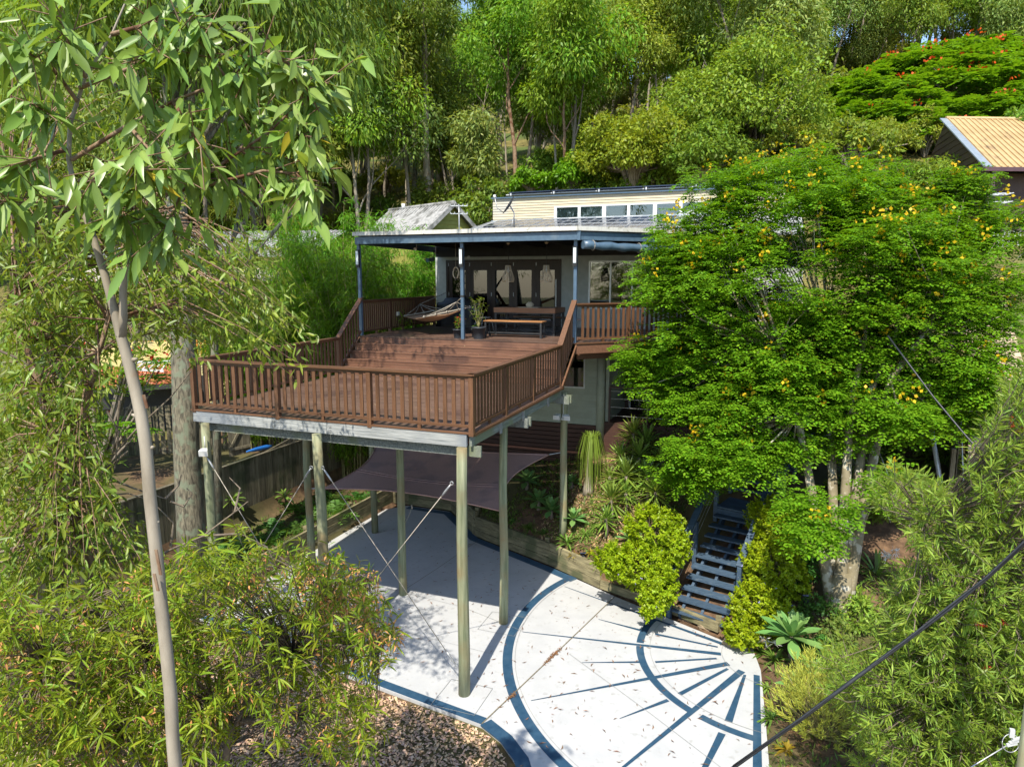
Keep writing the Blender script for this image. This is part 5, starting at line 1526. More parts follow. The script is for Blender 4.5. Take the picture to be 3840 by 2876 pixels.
def stick_variant(seed, H, r0, forks):
    rng = np.random.default_rng(seed)
    b, tips = tree_skeleton(rng, H, r0, bare=.45, nl=5, spread=.6, sub=3, forks=forks, limbL=.30)
    lf = LeafSet()
    for p, d in tips[::3]: clump(lf, rng, p, .5, 26, .30, .06, .2, hang=.7)
    return b.mesh('trunk', M['bark_pale']), lf.mesh('crown', G['hill_c'])
FOREST['bare'] = [stick_variant(141, 10, .11, 2), stick_variant(142, 12, .10, 1)]
def bush_variant(seed, R, mats, n=34, k=90, L=.30, W=.13):
    n = int(n*1.5); k = int(k*1.5); W = W*1.15
    rng = np.random.default_rng(seed); b = MB(); lf = LeafSet()
    for i in range(n):
        d = rand_dirs(rng, 1)[0]; d[2] = abs(d[2])*1.1-.12
        c = unit(d)*np.array([1.08, 1.08, .95])*R*rng.uniform(.55, 1.08)*(1+.16*math.sin(3*math.atan2(d[1], d[0])+seed))+np.array([0, 0, R*.75])
        clump(lf, rng, c, R*.32*rng.uniform(.5, 1.25), k, L*.8, W*.9, .15, hang=.30, jit=.8, flat=.8, tint=.32, up_n=.8)
        b.tube([np.array([0, 0, -.2]), np.array([d[0]*.25*R, d[1]*.25*R, R*.55]), c], [.09, .055, .012], k=5, caps=False)
    return b.mesh('branches', M['bark_grey']), lf.mesh('crown', mats)
SHRUB = [bush_variant(151, 1.5, G['under'], 22, 70, .26, .10), bush_variant(152, 1.2, G['under'], 18, 70, .34, .07), bush_variant(153, 1.8, G['under'], 24, 75, .30, .12)]

def place(name, pair, loc, label, cat, group, s=1.0, rz=0.0, sz=None, parts=('trunk', 'crown')):
    o = thing(name, loc, label, cat, group, rz)
    o.scale = (s, s, sz or s)
    link(parts[0], pair[0], o); link(parts[1], pair[1], o)
    return o
LAB = {'olive': ('olive leaved gum tree among the forest on the hillside', 'olive gum trees of the hillside forest'),
       'bright': ('bright green drooping gum tree among the forest on the hillside', 'bright gum trees of the hillside forest'),
       'grey': ('grey green fine leaved gum tree among the forest on the hillside', 'grey green gum trees of the hillside forest'),
       'tall': ('tall straight gum tree rising above the hillside forest', 'tall gum trees of the hillside forest'),
       'bare': ('thin pale nearly bare gum trunk standing in the hillside forest', 'thin bare trunks of the hillside forest')}
rf = random.Random(77)
ORD = ('first','second','third','fourth','fifth','sixth','seventh','eighth','ninth','tenth','eleventh','twelfth','thirteenth','fourteenth','fifteenth','sixteenth','seventeenth','eighteenth','nineteenth','twentieth','twenty first','twenty second','twenty third','twenty fourth','twenty fifth','twenty sixth','twenty seventh','twenty eighth')
ROWN = ('frontmost','second','third','fourth','fifth','sixth','seventh','rearmost')
count = {}
def forest_tree(kind, x, y, s=None, i=None, row=None):
    v = FOREST[kind]; pr = v[i if i is not None else rf.randrange(len(v))]
    s = s or rf.uniform(.8, 1.15)
    lb = LAB[kind][0]
    if row is not None:
        k_ = count[(kind, row)] = count.get((kind, row), -1)+1
        if row < 8:
            lb = '%s, %s from the left of its kind in the %s forest row' % ({'olive':'olive leaved gum','bright':'bright green drooping gum','grey':'grey green gum','tall':'tall straight gum','bare':'thin nearly bare gum'}[kind], ORD[min(k_, 27)], ROWN[row])
        else: lb = 'thin pale trunk in the forest gap behind the patio roof, %s from the left' % ORD[k_]
    return place('gum_tree', pr, (x, y, float(zg(x, y))-.1), lb, 'gum tree', LAB[kind][1], s, rf.uniform(0, 6.28), s*rf.uniform(.92, 1.12))
def polar_xy(px, dist):
    a = YAW+math.atan((px-1920)/FPX)
    return CAM[0]+math.sin(a)*dist, CAM[1]+math.cos(a)*dist
# rows of the forest, each deeper than the last
for row_, (dist, step, kinds) in enumerate(((51, 205, 'oggobt'), (58, 190, 'obgogb'), (66, 170, 'ogbobsg'), (75, 160, 'obgtog'), (85, 150, 'ogtogb'), (97, 140, 'obgot'), (110, 130, 'ogtob'), (126, 130, 'ogtot'))):
    px = -250+rf.uniform(0, step)
    while px < 4050:
        k = rf.choice(kinds); kind = {'o': 'olive', 'g': 'grey', 'b': 'bright', 't': 'tall', 's': 'bare'}[k]
        x, y = polar_xy(px, dist*rf.uniform(.94, 1.06))
        if not (px > 2980 and dist < 68): forest_tree(kind, x, y, row=row_)
        px += step*rf.uniform(.7, 1.3)
# shrubs on the slope between the trunks
for row_, (dist, step) in enumerate(((40, 190), (46, 170), (54, 180), (64, 190))):
    px = 200; k_ = 0
    while px < 3950:
        x, y = polar_xy(px, dist*rf.uniform(.95, 1.05))
        if not (1250 < px < 1950 and dist < 45):
            place('shrub', SHRUB[rf.randrange(3)], (x, y, float(zg(x, y))-.1), 'rounded hillside shrub, %s from the left along the %s line of shrubs' % (ORD[min(k_, 27)], ('lowest','second','third','highest')[row_]), 'shrub', 'shrubs between the hillside trunks', rf.uniform(.7, 1.3), rf.uniform(0, 6.28), parts=('branches', 'crown')); k_ += 1
        px += step*rf.uniform(.7, 1.3)
# thin trunks standing in the gap behind the patio
for px in (1470, 1535, 1660, 1715, 1765, 1800, 1840, 1905, 2010, 2085, 2150):
    x, y = polar_xy(px, rf.uniform(50, 66)); forest_tree('bare', x, y, rf.uniform(.8, 1.1), row=9)
for k in range(30):
    x, y = polar_xy(2800+k*44+rf.uniform(-30, 30), (70, 84, 98)[k % 3]*rf.uniform(.96, 1.04))
    kind = ('olive', 'grey', 'olive', 'bright', 'grey')[k % 5]; v = FOREST[kind]
    place('gum_tree', v[k % len(v)], (x, y, float(zg(x, y))-.6), 'gum on the ridge behind the poinciana, %s from the left' % (ORD[k] if k < len(ORD) else 'rightmost pair'), 'gum tree', 'gums on the ridge behind the poinciana', rf.uniform(.7, .95), rf.uniform(0, 6))
for k in range(26):
    x, y = polar_xy(2150+k*66+rf.uniform(-30, 30), (66, 78, 92)[k % 3]*rf.uniform(.96, 1.04))
    place('shrub', SHRUB[k % 3], (x, y, float(zg(x, y))-.2), 'rounded shrub high on the right ridge, %s from the left' % ORD[k], 'shrub', 'shrubs high on the right ridge', rf.uniform(1.2, 1.9), rf.uniform(0, 6), parts=('branches', 'crown'))
# dry grass tufts on the open slope (uncountable)
rng = np.random.default_rng(66); lf = LeafSet()
n = 26000
dist = rng.uniform(34, 74, n); pxs = rng.uniform(900, 3700, n)
a = YAW+np.arctan((pxs-1920)/FPX)
X, Y = CAM[0]+np.sin(a)*dist, CAM[1]+np.cos(a)*dist
P = np.stack([X, Y, zg(X, Y)-.03], 1)
D = unit(rng.normal(size=(n, 3))*.5+UPV)
lf.blades(P, D, rand_dirs(rng, n), rng.uniform(.25, .6, n), rng.uniform(.03, .07, n), rng, droop=.3, tint=.5)
tag(lf.build('hill_grass', leaf_mat('dry tussock', (.25,.215,.06), trans=.35, rnd=0)), 'dry yellow green grass on the open slope under the forest', None, kind='stuff')

# ---- single trees one can pick out on the hill
def lone_gum(seed, px, py, d, H, label, mats, bk, **k):
    p = at(px, py, d); p[2] = float(zg(p[0], p[1]))
    tr, cr = gum_variant(seed, H, mats, bk=bk, **k)
    return place('gum_tree', (tr, cr), p, label, 'gum tree', None, 1.0, rf.uniform(0, 6))
lone_gum(201, 1622, 740, 50, 20, 'tallest gum with a straight pale trunk left of the clerestory roof', G['hill_a'], 'bark_pale', bare=.55, nl=8, r0=.34, limbL=.30, n=300)
lone_gum(202, 1560, 720, 52, 15, 'gum with a dark straight trunk beside the tallest pale gum', G['hill_c'], 'bark_rough', bare=.5, nl=7, r0=.24, limbL=.3, n=280)
lone_gum(203, 1930, 700, 48, 15.5, 'bright lime green gum above the middle of the house roof', G['hill_b'], 'bark_red', bare=.35, nl=9, r0=.20, limbL=.34, n=340, hang=.5)
lone_gum(204, 1790, 760, 44, 7.5, 'small slender gum directly left of the clerestory wall', G['hill_c'], 'bark_red', bare=.45, nl=5, r0=.12, limbL=.3, n=200, cl=.9)
lone_gum(205, 2120, 700, 47, 12, 'bright drooping gum right of the lime green gum', G['hill_b'], 'bark_red', bare=.32, nl=7, r0=.16, n=320, hang=.55)
lone_gum(206, 1340, 760, 46, 13, 'grey green gum behind the bamboo to the left', G['hill_c'], 'bark_pale', bare=.2, nl=9, r0=.18, n=320, limbL=.4)
lone_gum(207, 3330, 330, 70, 13, 'white trunked gum at the top right behind the poinciana', G['hill_a'], 'bark_pale', bare=.45, nl=6, r0=.2)
lone_gum(208, 2900, 430, 62, 11, 'spreading umbrella shaped gum with pale limbs on the right slope', G['hill_a'], 'bark_pale', bare=.35, forks=3, nl=4, spread=.8, r0=.16, n=300)
def lone_bush(seed, px, py, d, R, label, mats, n=60, k=110, L=.28, W=.12, name='round_tree'):
    p = at(px, py, d); pr = bush_variant(seed, R, mats, n, k, L, W)
    z = float(zg(p[0], p[1]))
    o = place(name, pr, (p[0], p[1], p[2]-R*.85), label, 'tree', None, 1.0, 0, parts=('branches', 'crown'))
    if p[2]-R*.85 > z+.1: MB().tube([(0, 0, .3), (0, 0, z-(p[2]-R*.85)-.2)], [.12, .16], k=7).build('trunk', M['bark_grey'], o, local=True)
    return o
lone_bush(211, 2375, 590, 38, 2.55, 'round yellow green tree behind the clerestory roof', G['bush_y'], 70, 130)
lone_bush(212, 2790, 430, 41, 4.3, 'large dense mid green tree right of the round yellow green tree', G['bush_d'], 110, 130, .32, .13)
lone_bush(213, 2640, 600, 36, 2.0, 'mid green rounded tree below the large dense tree', G['bush_d'], 50, 110)
lone_bush(214, 2150, 660, 40, 1.3, 'vivid green bush just behind the house roof', G['leopard'], 30, 90)
lone_bush(215, 1990, 690, 41, 1.0, 'small vivid green bush left of the other roof bush', G['leopard'], 24, 80)
lone_bush(216, 3190, 560, 34, 1.6, 'dark leaved frangipani bush above the yellow flowering tree', G['bush_d'], 34, 50, .32, .13)

# ---- poinciana: umbrella crown of ferny fronds with orange red flowers
def fronds(lf, rng, P, D, L, npair, pl, pw, droop=.35, tint=.2, mi=0):
    n = len(P); D = unit(D)
    S = unit(np.cross(D, UPV)+1e-6); U = np.cross(S, D)
    for k in range(npair):
        t = (k+.6)/npair
        q = P+D*(L*t)[:, None]-UPV*(droop*L*t*t)[:, None]
        w = math.sin(math.pi*(.12+.80*t))
        for s in (-1, 1):
            dd = unit(S*s+D*.45-UPV*.12+rng.normal(size=(n, 3))*.12)
            lf.blades(q, dd, U+rng.normal(size=(n, 3))*.15, pl*w*L, pw*L, rng, droop=.18, tint=tint, mi=mi, wpos=.5)
po = thing('poinciana_tree', (17.5, 30, 0), 'wide umbrella shaped poinciana dotted with orange red flowers', 'poinciana tree')
pc = at(3560, 290, 44); tb = at(3775, 470, 44); tb[2] = float(zg(tb[0], tb[1]))-.3
po.location = tuple(tb)
rng = np.random.default_rng(31); b = MB(); lf = LeafSet(); fl = LeafSet()
hub = tb+(pc-tb)*.45; hub[2] = tb[2]+(pc[2]-tb[2])*.55
b.tube([tb, tb*.5+hub*.5+np.array([.2, 0, .1]), hub], [.42, .36, .28], k=9)
lat = np.array([_r[0], _r[1], 0]); dep_ = np.array([-lat[1], lat[0], 0])
for k in range(260):
    a = rng.uniform(0, 6.28); rr_ = math.sqrt(rng.uniform(.01, 1))
    off = lat*math.cos(a)*rr_*9.2+dep_*math.sin(a)*rr_*7.0
    side = (off@lat)/9.2
    zz = 3.4*(1-rr_**1.7)+side*1.8+(off@dep_)*.42+rng.uniform(-.5, .5)+(.0 if rng.random() < .8 else -1.4)
    c = pc+off+np.array([0, 0, zz-1.6])
    if k % 3 == 0: b.tube([hub, hub*.45+c*.55+np.array([0, 0, -.3]), c], [.16, .09, .02], k=5, caps=False)
    n = 26
    az = rng.uniform(0, 6.28, n); el = rng.uniform(-.35, .5, n)
    D = np.stack([np.cos(az)*np.cos(el), np.sin(az)*np.cos(el), np.sin(el)], 1)
    P = c+D*rng.uniform(.05, .5, n)[:, None]*np.array([1, 1, .35])
    fronds(lf, rng, P, D, rng.uniform(.7, 1.15, n), 7, .40, .15, droop=.30, tint=.24)
    if rng.random() < .30:
        n = int(rng.integers(5, 16)); P = c+rand_dirs(rng, n)*np.array([.45, .45, .12])+UPV*.42
        fl.blades(P, unit(rand_dirs(rng, n)+UPV), rand_dirs(rng, n), .20, .15, rng, tint=.3)
b.build('trunk', M['bark_grey'], po); lf.build('crown', G['poinciana'], po); fl.build('flowers', M['orange_flower'], po)

# ---- yellow flowering leopard tree beside the stairs
lp = thing('leopard_tree', (6.3, 4.55, 0), 'big bright green tree with yellow flowers and mottled stems beside the navy stairs', 'flowering tree')
base = np.array([6.35, 4.6, float(zg(6.35, 4.6))-.1]); lp.location = tuple(base)
rng = np.random.default_rng(17); b = MB(); lf = LeafSet(); fl = LeafSet()
BLOBS = [((3060,1080),16.0,(4.1,2.5,2.55),250), ((2690,1000),16.4,(1.55,1.3,1.55),54), ((2530,1010),16.6,(.55,.6,.75),16), ((2680,1440),16.2,(1.45,1.0,.95),62), ((2450,1350),16.6,(.65,.6,.48),20), ((2980,1540),15.0,(1.7,1.0,.95),78),
         ((2730,1700),14.9,(1.0,.6,.42),30), ((2580,1760),15.6,(.55,.5,.32),13), ((3470,1250),15.2,(2.0,1.6,2.1),116), ((3700,1000),16.0,(1.4,1.2,1.7),50), ((3610,770),15.6,(.45,.4,.95),22),
         ((3650,1480),14.6,(.85,.7,.85),26), ((3330,1540),14.3,(.8,.8,.45),22), ((3050,2020),12.6,(.34,.4,.28),5), ((3330,1850),13.1,(.30,.4,.26),5), ((3060,1880),13.0,(.38,.4,.2),5), ((2980,700),16.8,(2.5,1.5,.75),66),
         ((3000,1300),15.4,(2.2,1.4,.9),80), ((2760,1220),16.4,(1.2,.9,.8),40), ((3300,850),16.4,(1.3,1.2,.9),40)]
stems = []
for k, (px, py, d) in enumerate(((2990,1560,14.6), (3110,1480,15.0), (3190,1500,14.4), (3260,1480,14.6), (3340,1420,14.4))):
    e = at(px, py, d)
    mid = base*.55+e*.45+np.array([0, 0, -.15])
    root = base+np.array([(k-2)*.06, .05*(k % 2), 0])
    b.tube([root, root*.75+mid*.25+np.array([0, 0, .1]), mid, e], [.15, .13, .105, .075], k=9)
    top = at(px+(px-3130)*1.1, 1050, d+.4)
    b.tube([e, e*.5+top*.5+np.array([.1, 0, 0]), top], [.075, .05, .02], k=7, caps=False)
    stems += [mid, e, e*.5+top*.5]
b.tube([base+np.array([0, 0, -.3]), base+np.array([0, 0, .35]), base+np.array([0.02, 0, .9])], [.30, .23, .17], k=12)
stems = np.array(stems)
for (pp, d, (ra, rb, rc), n_) in BLOBS:
    c0 = at(*pp, d)
    for k in range(n_):
        dd = rand_dirs(rng, 1)[0]; r = rng.uniform(.25, 1)**.4
        c = c0+(lat*dd[0]*ra+dep_*dd[1]*rb+UPV*dd[2]*rc)*r
        if k % 4 == 0:
            s = stems[np.argmin(((stems-c)**2).sum(1)+rng.random(len(stems)))]
            b.tube([s, s*.5+c*.5+rng.normal(size=3)*.15-UPV*.1, c], [.030, .018, .007], k=4, caps=False)
        n = 24
        az = rng.uniform(0, 6.28, n); el = rng.uniform(-.5, .6, n)
        D = np.stack([np.cos(az)*np.cos(el), np.sin(az)*np.cos(el), np.sin(el)], 1)
        P = c+D*rng.uniform(.02, .30, n)[:, None]*np.array([1, 1, .8])+np.array([0, 0, 1.0])*rng.normal(size=(n, 1))*.10
        L = rng.uniform(.26, .42, n)
        # bipinnate: three pairs of side stems, each with its leaflets
        S = unit(np.cross(D, UPV)); 
        for t in (.42, .85):
            q = P+D*(L*t)[:, None]-UPV*(.25*L*t*t)[:, None]
            for s_ in (-1, 1):
                d2 = unit(S*s_*.9+D*.6-UPV*.15+rng.normal(size=(n, 3))*.12)
                fronds(lf, rng, q, d2, L*.58, 3, .44, .27, droop=.25, tint=.34)
        top_ = dd[2]*r
        if (top_ > .05 and rng.random() < .62) or rng.random() < .05:
            m_ = int(rng.integers(5, 13)); P = c+rand_dirs(rng, m_)*np.array([.10, .10, .14])+UPV*.30-dep_*.16
            fl.blades(P, unit(rand_dirs(rng, m_)+UPV*.6), rand_dirs(rng, m_), .085, .07, rng, tint=.25)
b.build('trunk', M['bark_mottle'], lp); lf.build('crown', G['leopard'], lp); fl.build('flowers', M['yellow_flower'], lp)

# ---- bamboo clump behind the left rail
def bamboo(seed, cx, cy, R, H, nc, label, n_leaf=660):
    rng = np.random.default_rng(seed); z0 = float(zg(cx, cy))
    o = thing('bamboo_clump', (cx, cy, z0), label, 'bamboo', 'bamboo clumps behind the left rail'); lf = LeafSet(); st = MB()
    for k in range(nc):
        a = rng.uniform(0, 6.28); r = R*.35*math.sqrt(rng.random())
        p = np.array([r*math.cos(a), r*math.sin(a), 0]); lean = rng.uniform(.25, 1.0)*R*1.1
        h = H*rng.uniform(.62, 1.0)
        pts = [p+np.array([math.cos(a)*lean*t**2.2, math.sin(a)*lean*t**2.2, h*(t-.16*t**3)]) for t in np.linspace(0, 1, 9)]
        st.tube(pts, [.03*(1-.85*t) for t in np.linspace(0, 1, 9)], k=5, caps=False)
        PP = np.array(pts)
        for c in range(22):
            t = rng.uniform(.10, 1.0); i = t*8; i0 = min(int(i), 7); q = PP[i0]*(1-(i-i0))+PP[i0+1]*(i-i0)
            oc = rand_dirs(rng, 1)[0]*np.array([.65, .65, .3]); q2 = q+oc
            st.tube([q, q2], [.006, .003], k=3, caps=False)
            m_ = n_leaf//22
            u = rng.random(m_)[:, None]; P = q*(1-u)+q2*u+rng.normal(size=(m_, 3))*.10
            D = unit(oc*.9+rand_dirs(rng, m_)*.8-UPV*.35)
            lf.blades(P, D, UPV+rand_dirs(rng, m_)*.6, rng.uniform(.16, .30, m_), rng.uniform(.026, .042, m_), rng, droop=.25, tint=.34)
    st.build('culms', G['stem'], o, local=True); lf.build('foliage', G['bamboo'], o, local=True)
bamboo(301, -8.7, 9.3, 1.9, 9.6, 54, 'dense bamboo clump nearest the left patio post')
bamboo(302, -10.4, 11.2, 2.1, 10.6, 52, 'tall bamboo clump behind the nearest clump')
bamboo(303, -12.2, 9.4, 2.0, 9.0, 46, 'bamboo clump at the left end in front of the yellow house')
bamboo(304, -8.9, 13.6, 1.6, 8.4, 38, 'bamboo clump beside the house wall behind the upper rail')
bamboo(305, -11.2, 7.4, 1.7, 6.6, 40, 'lower bamboo clump just beyond the lower deck rail')

# ---------------------------------------------------------------- garden plants
def rosette_part(o, n, L, W, m, seed, el0=.05, el1=1.35, cup=.25, curl=.35, name='leaf', tip=.0):
    """broad pointed leaves round a heart; every leaf is a part sharing three blade meshes"""
    rr = random.Random(seed)
    key = (round(L, 2), round(W, 3), m.name)
    if key not in rosette_part.cache:
        ms = []
        for v in range(3):
            rng = np.random.default_rng(v+7)
            b = LeafSet(); N = 9
            ts = np.linspace(0, 1, N)
            wd = W*np.array([.42, .50, .66, .84, .97, 1.0, .86, .50, .02])/2
            Vv = []
            for i, t in enumerate(ts):
                x = L*t*(1-.10*t*t*curl); z = L*(-.32*curl*t**2.2+.02*v*t)
                lift = wd[i]*cup*1.1
                Vv += [(x, -wd[i], z+lift), (x, 0, z), (x, wd[i], z+lift)]
            q = []
            for i in range(N-1):
                a = i*3; q += [(a, a+1, a+4, a+3), (a+1, a+2, a+5, a+4)]
            Vv = np.array(Vv); C = np.ones((len(Vv), 4)); C[:, :3] *= (.92+.08*v)
            b._put(Vv, C, quads=np.array(q)); ms.append(b.mesh(name, m))
        rosette_part.cache[key] = ms
    ms = rosette_part.cache[key]
    for k in range(n):
        u = k/max(1, n-1)
        el = el0+(el1-el0)*u**1.1; s = (1.0-.45*u)*rr.uniform(.9, 1.08)
        az = k*2.39996+rr.uniform(-.12, .12)
        link(name, ms[k % 3], o, (.03*math.cos(az), .03*math.sin(az), .03+.10*u*L), (0, -el, az), s)
rosette_part.cache = {}
def agave(px, py, L, label, seed, stem=.25, n=20, group='agaves on the garden banks', d0=8.0, m='agave'):
    c = ground_hit(px, py+int(stem*120), d0)
    o = thing('agave', c+np.array([0, 0, stem]), label, 'agave', group)
    rosette_part(o, n, L, L*.30, G[m], seed, el0=-.10)
    if stem > .05: MB().tube([(0, 0, -stem-.1), (.02, 0, -stem*.4), (0, 0, .06)], [.05, .05, .06], k=8).build('stem', M['bark_grey'], o, local=True)
    return o
agave(2962, 2425, .78, 'largest agave at the right corner of the driveway', 1, .45, 26)
agave(1975, 1812, .60, 'shaded agave behind the shade sail corner, highest on the bank', 2, .2)
agave(2018, 1886, .58, 'shaded agave in the middle of the bank trio', 3, .2)
agave(2066, 1922, .62, 'brightest agave of the bank trio, just left of the right deck pole', 4, .2)
agave(2150, 1955, .50, 'half sunlit agave directly right of the right deck pole', 5, .2)
agave(2142, 1815, .40, 'small shaded agave behind the right deck pole', 6, .15)
agave(2362, 2030, .46, 'sunlit agave left of the lime hedge', 7, .15)
agave(898, 2075, .60, 'agave in the fern bed below the left front pole', 8, .2)
agave(3060, 2540, .40, 'smaller agave half hidden behind the largest agave', 9, .15)
agave(2990, 2590, .42, 'young agave below the largest agave by the driveway edge', 10, .1)

def yucca_mesh(seed, n, L, W, m):
    rng = np.random.default_rng(seed); lf = LeafSet()
    u = np.linspace(0, 1, n); az = np.arange(n)*2.39996+rng.uniform(-.2, .2, n)
    el = -.55+1.95*u+rng.normal(size=n)*.08
    D = np.stack([np.cos(az)*np.cos(el), np.sin(az)*np.cos(el), np.sin(el)], 1)
    P = np.stack([.03*np.cos(az), .03*np.sin(az), .22*u], 1)
    lf.blades(P, D, UPV+rng.normal(size=(n, 3))*.2, L*rng.uniform(.8, 1.1, n)*(1-.25*u), W, rng, droop=.12, tint=.22, detail=1)
    return lf.mesh('rosette', m)
YM = [yucca_mesh(s, 64, .62, .05, G['yucca']) for s in (1, 2, 3)]
def yucca(px, py, d, s, label, k):
    g = ground_hit(px, py+75*s); c = on(px, py, 1, g[1]); c[2] = min(max(c[2], g[2]+.25), g[2]+1.3); z = g[2]
    c[0], c[1] = g[0], g[1]
    o = thing('yucca', (c[0], c[1], z), label, 'yucca', 'yuccas on the bank beside the stairs')
    MB().tube([(0, 0, -.1), (.03, .02, (c[2]-z)*.5), (0, 0, c[2]-z+.1)], [.05, .045, .04], k=7).build('stem', M['bark_grey'], o, local=True)
    link('rosette', YM[k % 3], o, (0, 0, c[2]-z), (0, 0, k*1.1), s)
for k, (px, py, d, s, lb) in enumerate((
    (2392, 1470, 17.6, 1.25, 'dark shaded yucca in front of the glass patio door'), (2440, 1545, 16.9, 1.15, 'yucca with pale leaves below the dark shaded one'),
    (2372, 1640, 16.3, 1.05, 'tall sunlit yucca right of the ponytail palm'), (2325, 1735, 15.9, 1.05, 'sunlit yucca nearest the ponytail palm trunk'),
    (2425, 1805, 15.4, 1.05, 'sunlit yucca just above the left lime hedge'), (2345, 1865, 15.4, .85, 'small yucca low on the bank left of the hedge'),
    (2500, 1640, 16.2, 1.0, 'yucca half under the leopard tree leaves'), (2560, 1760, 15.8, 1.15, 'shaded yucca with hanging leaves left of the stair rail'),
    (2615, 1640, 16.5, 1.05, 'deep shaded yucca beside the upper stair post'), (2480, 1740, 15.9, .95, 'shaded yucca behind the sunlit one above the hedge'),
    (2285, 1800, 16.0, .7, 'small yucca at the foot of the ponytail palm'), (2555, 1530, 17.2, 1.0, 'shaded yucca beneath the deck wing'))):
    yucca(px, py, d, s, lb, k)
for k, (px, py, s, lb) in enumerate(((2290, 1890, 1.1, 'sunlit yucca on the bank below the ponytail palm'), (2345, 1800, 1.15, 'sunlit yucca between the palm and the left hedge'), (2395, 1730, 1.15, 'upright yucca behind the sunlit bank yuccas'), (2270, 1960, .8, 'young yucca among the strap clumps on the bank'), (2455, 1860, 1.1, 'yucca rising just behind the left lime shrub'), (2420, 1680, 1.2, 'tall yucca below the deck wing edge'))):
    yucca(px, py, 16, s, lb, k+3)
# ponytail palm
pt = thing('ponytail_palm', ground_hit(2206, 1850), 'ponytail palm with a fountain of thin hanging leaves', 'palm')
top = on(2217, 1655, 1, pt.location.y)-np.array(pt.location)
rng = np.random.default_rng(12)
MB().tube([(0, 0, -.1), (0, 0, .15), (.02, 0, .5), top*.8, top], [.17, .16, .09, .07, .05], k=10).build('trunk', M['bark_pale'], pt, local=True)
b = MB(); n = 170
LF = LeafSet()
for k in range(n):
    az = rng.uniform(0, 6.28); R = rng.uniform(.18, .48); Hd = rng.uniform(.7, 1.35)
    p0 = top; mid = top+np.array([math.cos(az)*R*.6, math.sin(az)*R*.6, rng.uniform(.10, .28)]); e = top+np.array([math.cos(az)*R, math.sin(az)*R, -Hd*.35]); f = top+np.array([math.cos(az)*R*1.08, math.sin(az)*R*1.08, -Hd])
    ch = [p0, mid, e, f]
    for i in range(3):
        D = ch[i+1]-ch[i]; Ln = np.linalg.norm(D)
        q0, q1 = ch[i], ch[i+1]; s = unit(np.cross(D, UPV)+1e-6)*.009*(1 if i < 2 else .6)
        c_ = np.clip(rng.uniform(.7, 1.2), 0, 2)
        LF._put(np.array([q0-s, q0+s, q1+s*.8, q1-s*.8]), np.array([[c_, c_, c_*.9, 1]]*4), quads=np.array([[0, 1, 2, 3]]))
LF.build('leaves', leaf_mat('ponytail leaf', (.17,.26,.04), trans=.3, rnd=0), pt, local=True)

def strap_mesh(seed, n, L, W, m, flop=.6):
    rng = np.random.default_rng(seed); lf = LeafSet()
    az = rng.uniform(0, 6.28, n); el = rng.uniform(.25, 1.35, n)
    for t0, t1 in ((0, .5), (.5, 1.0)):
        pass
    h = np.stack([np.cos(az), np.sin(az), np.zeros(n)], 1)
    L_ = L*rng.uniform(.7, 1.1, n)
    def cur(t): return h*(L_*np.cos(el)*t)[:, None]*1.0+UPV*((L_*np.sin(el))*t-flop*L_*t*t*.8)[:, None]
    S = np.stack([-np.sin(az), np.cos(az), np.zeros(n)], 1)
    ts = (0, .3, .62, .86, 1.0); ws = (.6, 1.0, .95, .55, .03)
    V = np.stack([cur(t)+S*(sg*W*w/2) for t, w in zip(ts, ws) for sg in (-1, 1)], 1)
    c = rng.uniform(.75, 1.2, (n, 1)); col = np.concatenate([c, c, c*.9, np.ones((n, 1))], 1)
    q = np.array([[2*i, 2*i+1, 2*i+3, 2*i+2] for i in range(4)])
    lf._put(V, np.repeat(col[:, None, :], 10, 1), quads=np.arange(n)[:, None, None]*10+q[None])
    return lf.mesh('leaves', m)
ST = [strap_mesh(1, 34, .62, .040, G['strap']), strap_mesh(2, 40, .48, .034, G['strap'], .8), strap_mesh(3, 90, .36, .012, G['fern'], .7), strap_mesh(4, 26, .40, .05, leaf_mat('golden strap leaf', (.34,.27,.035), rnd=.1)), strap_mesh(5, 30, .85, .055, G['strap'], .5)]
def strap(px, py, k, s, label, cat='strap leaf plant', name='strap_plant', flowers=0, d0=8.0, grp='strap leaved plants along the garden edges'):
    c = ground_hit(px, py, d0); o = thing(name, c, label, cat, grp)
    link('leaves', ST[k], o, (0, 0, 0), (0, 0, px*.7), s)
    if flowers:
        rng = np.random.default_rng(px); fl = LeafSet(); stb = MB()
        for f in range(flowers):
            e = np.array([rng.uniform(-.35, .35), -.15-rng.uniform(0, .3), rng.uniform(.55, .75)])*s
            stb.tube([(0, 0, 0), e*.5+np.array([0, 0, .08]), e], [.009, .008, .006], k=5)
            for j in range(3):
                n = 7; P = np.tile(e+rand_dirs(rng, 1)[0]*.05, (n, 1)); D = unit(rand_dirs(rng, n)+UPV*.3)
                fl.blades(P, D, rand_dirs(rng, n), .13, .018, rng, droop=.3, tint=.05)
        stb.build('flower_stem', G['stem'], o, local=True); fl.build('flowers', M['white_flower'], o, local=True)
    return o
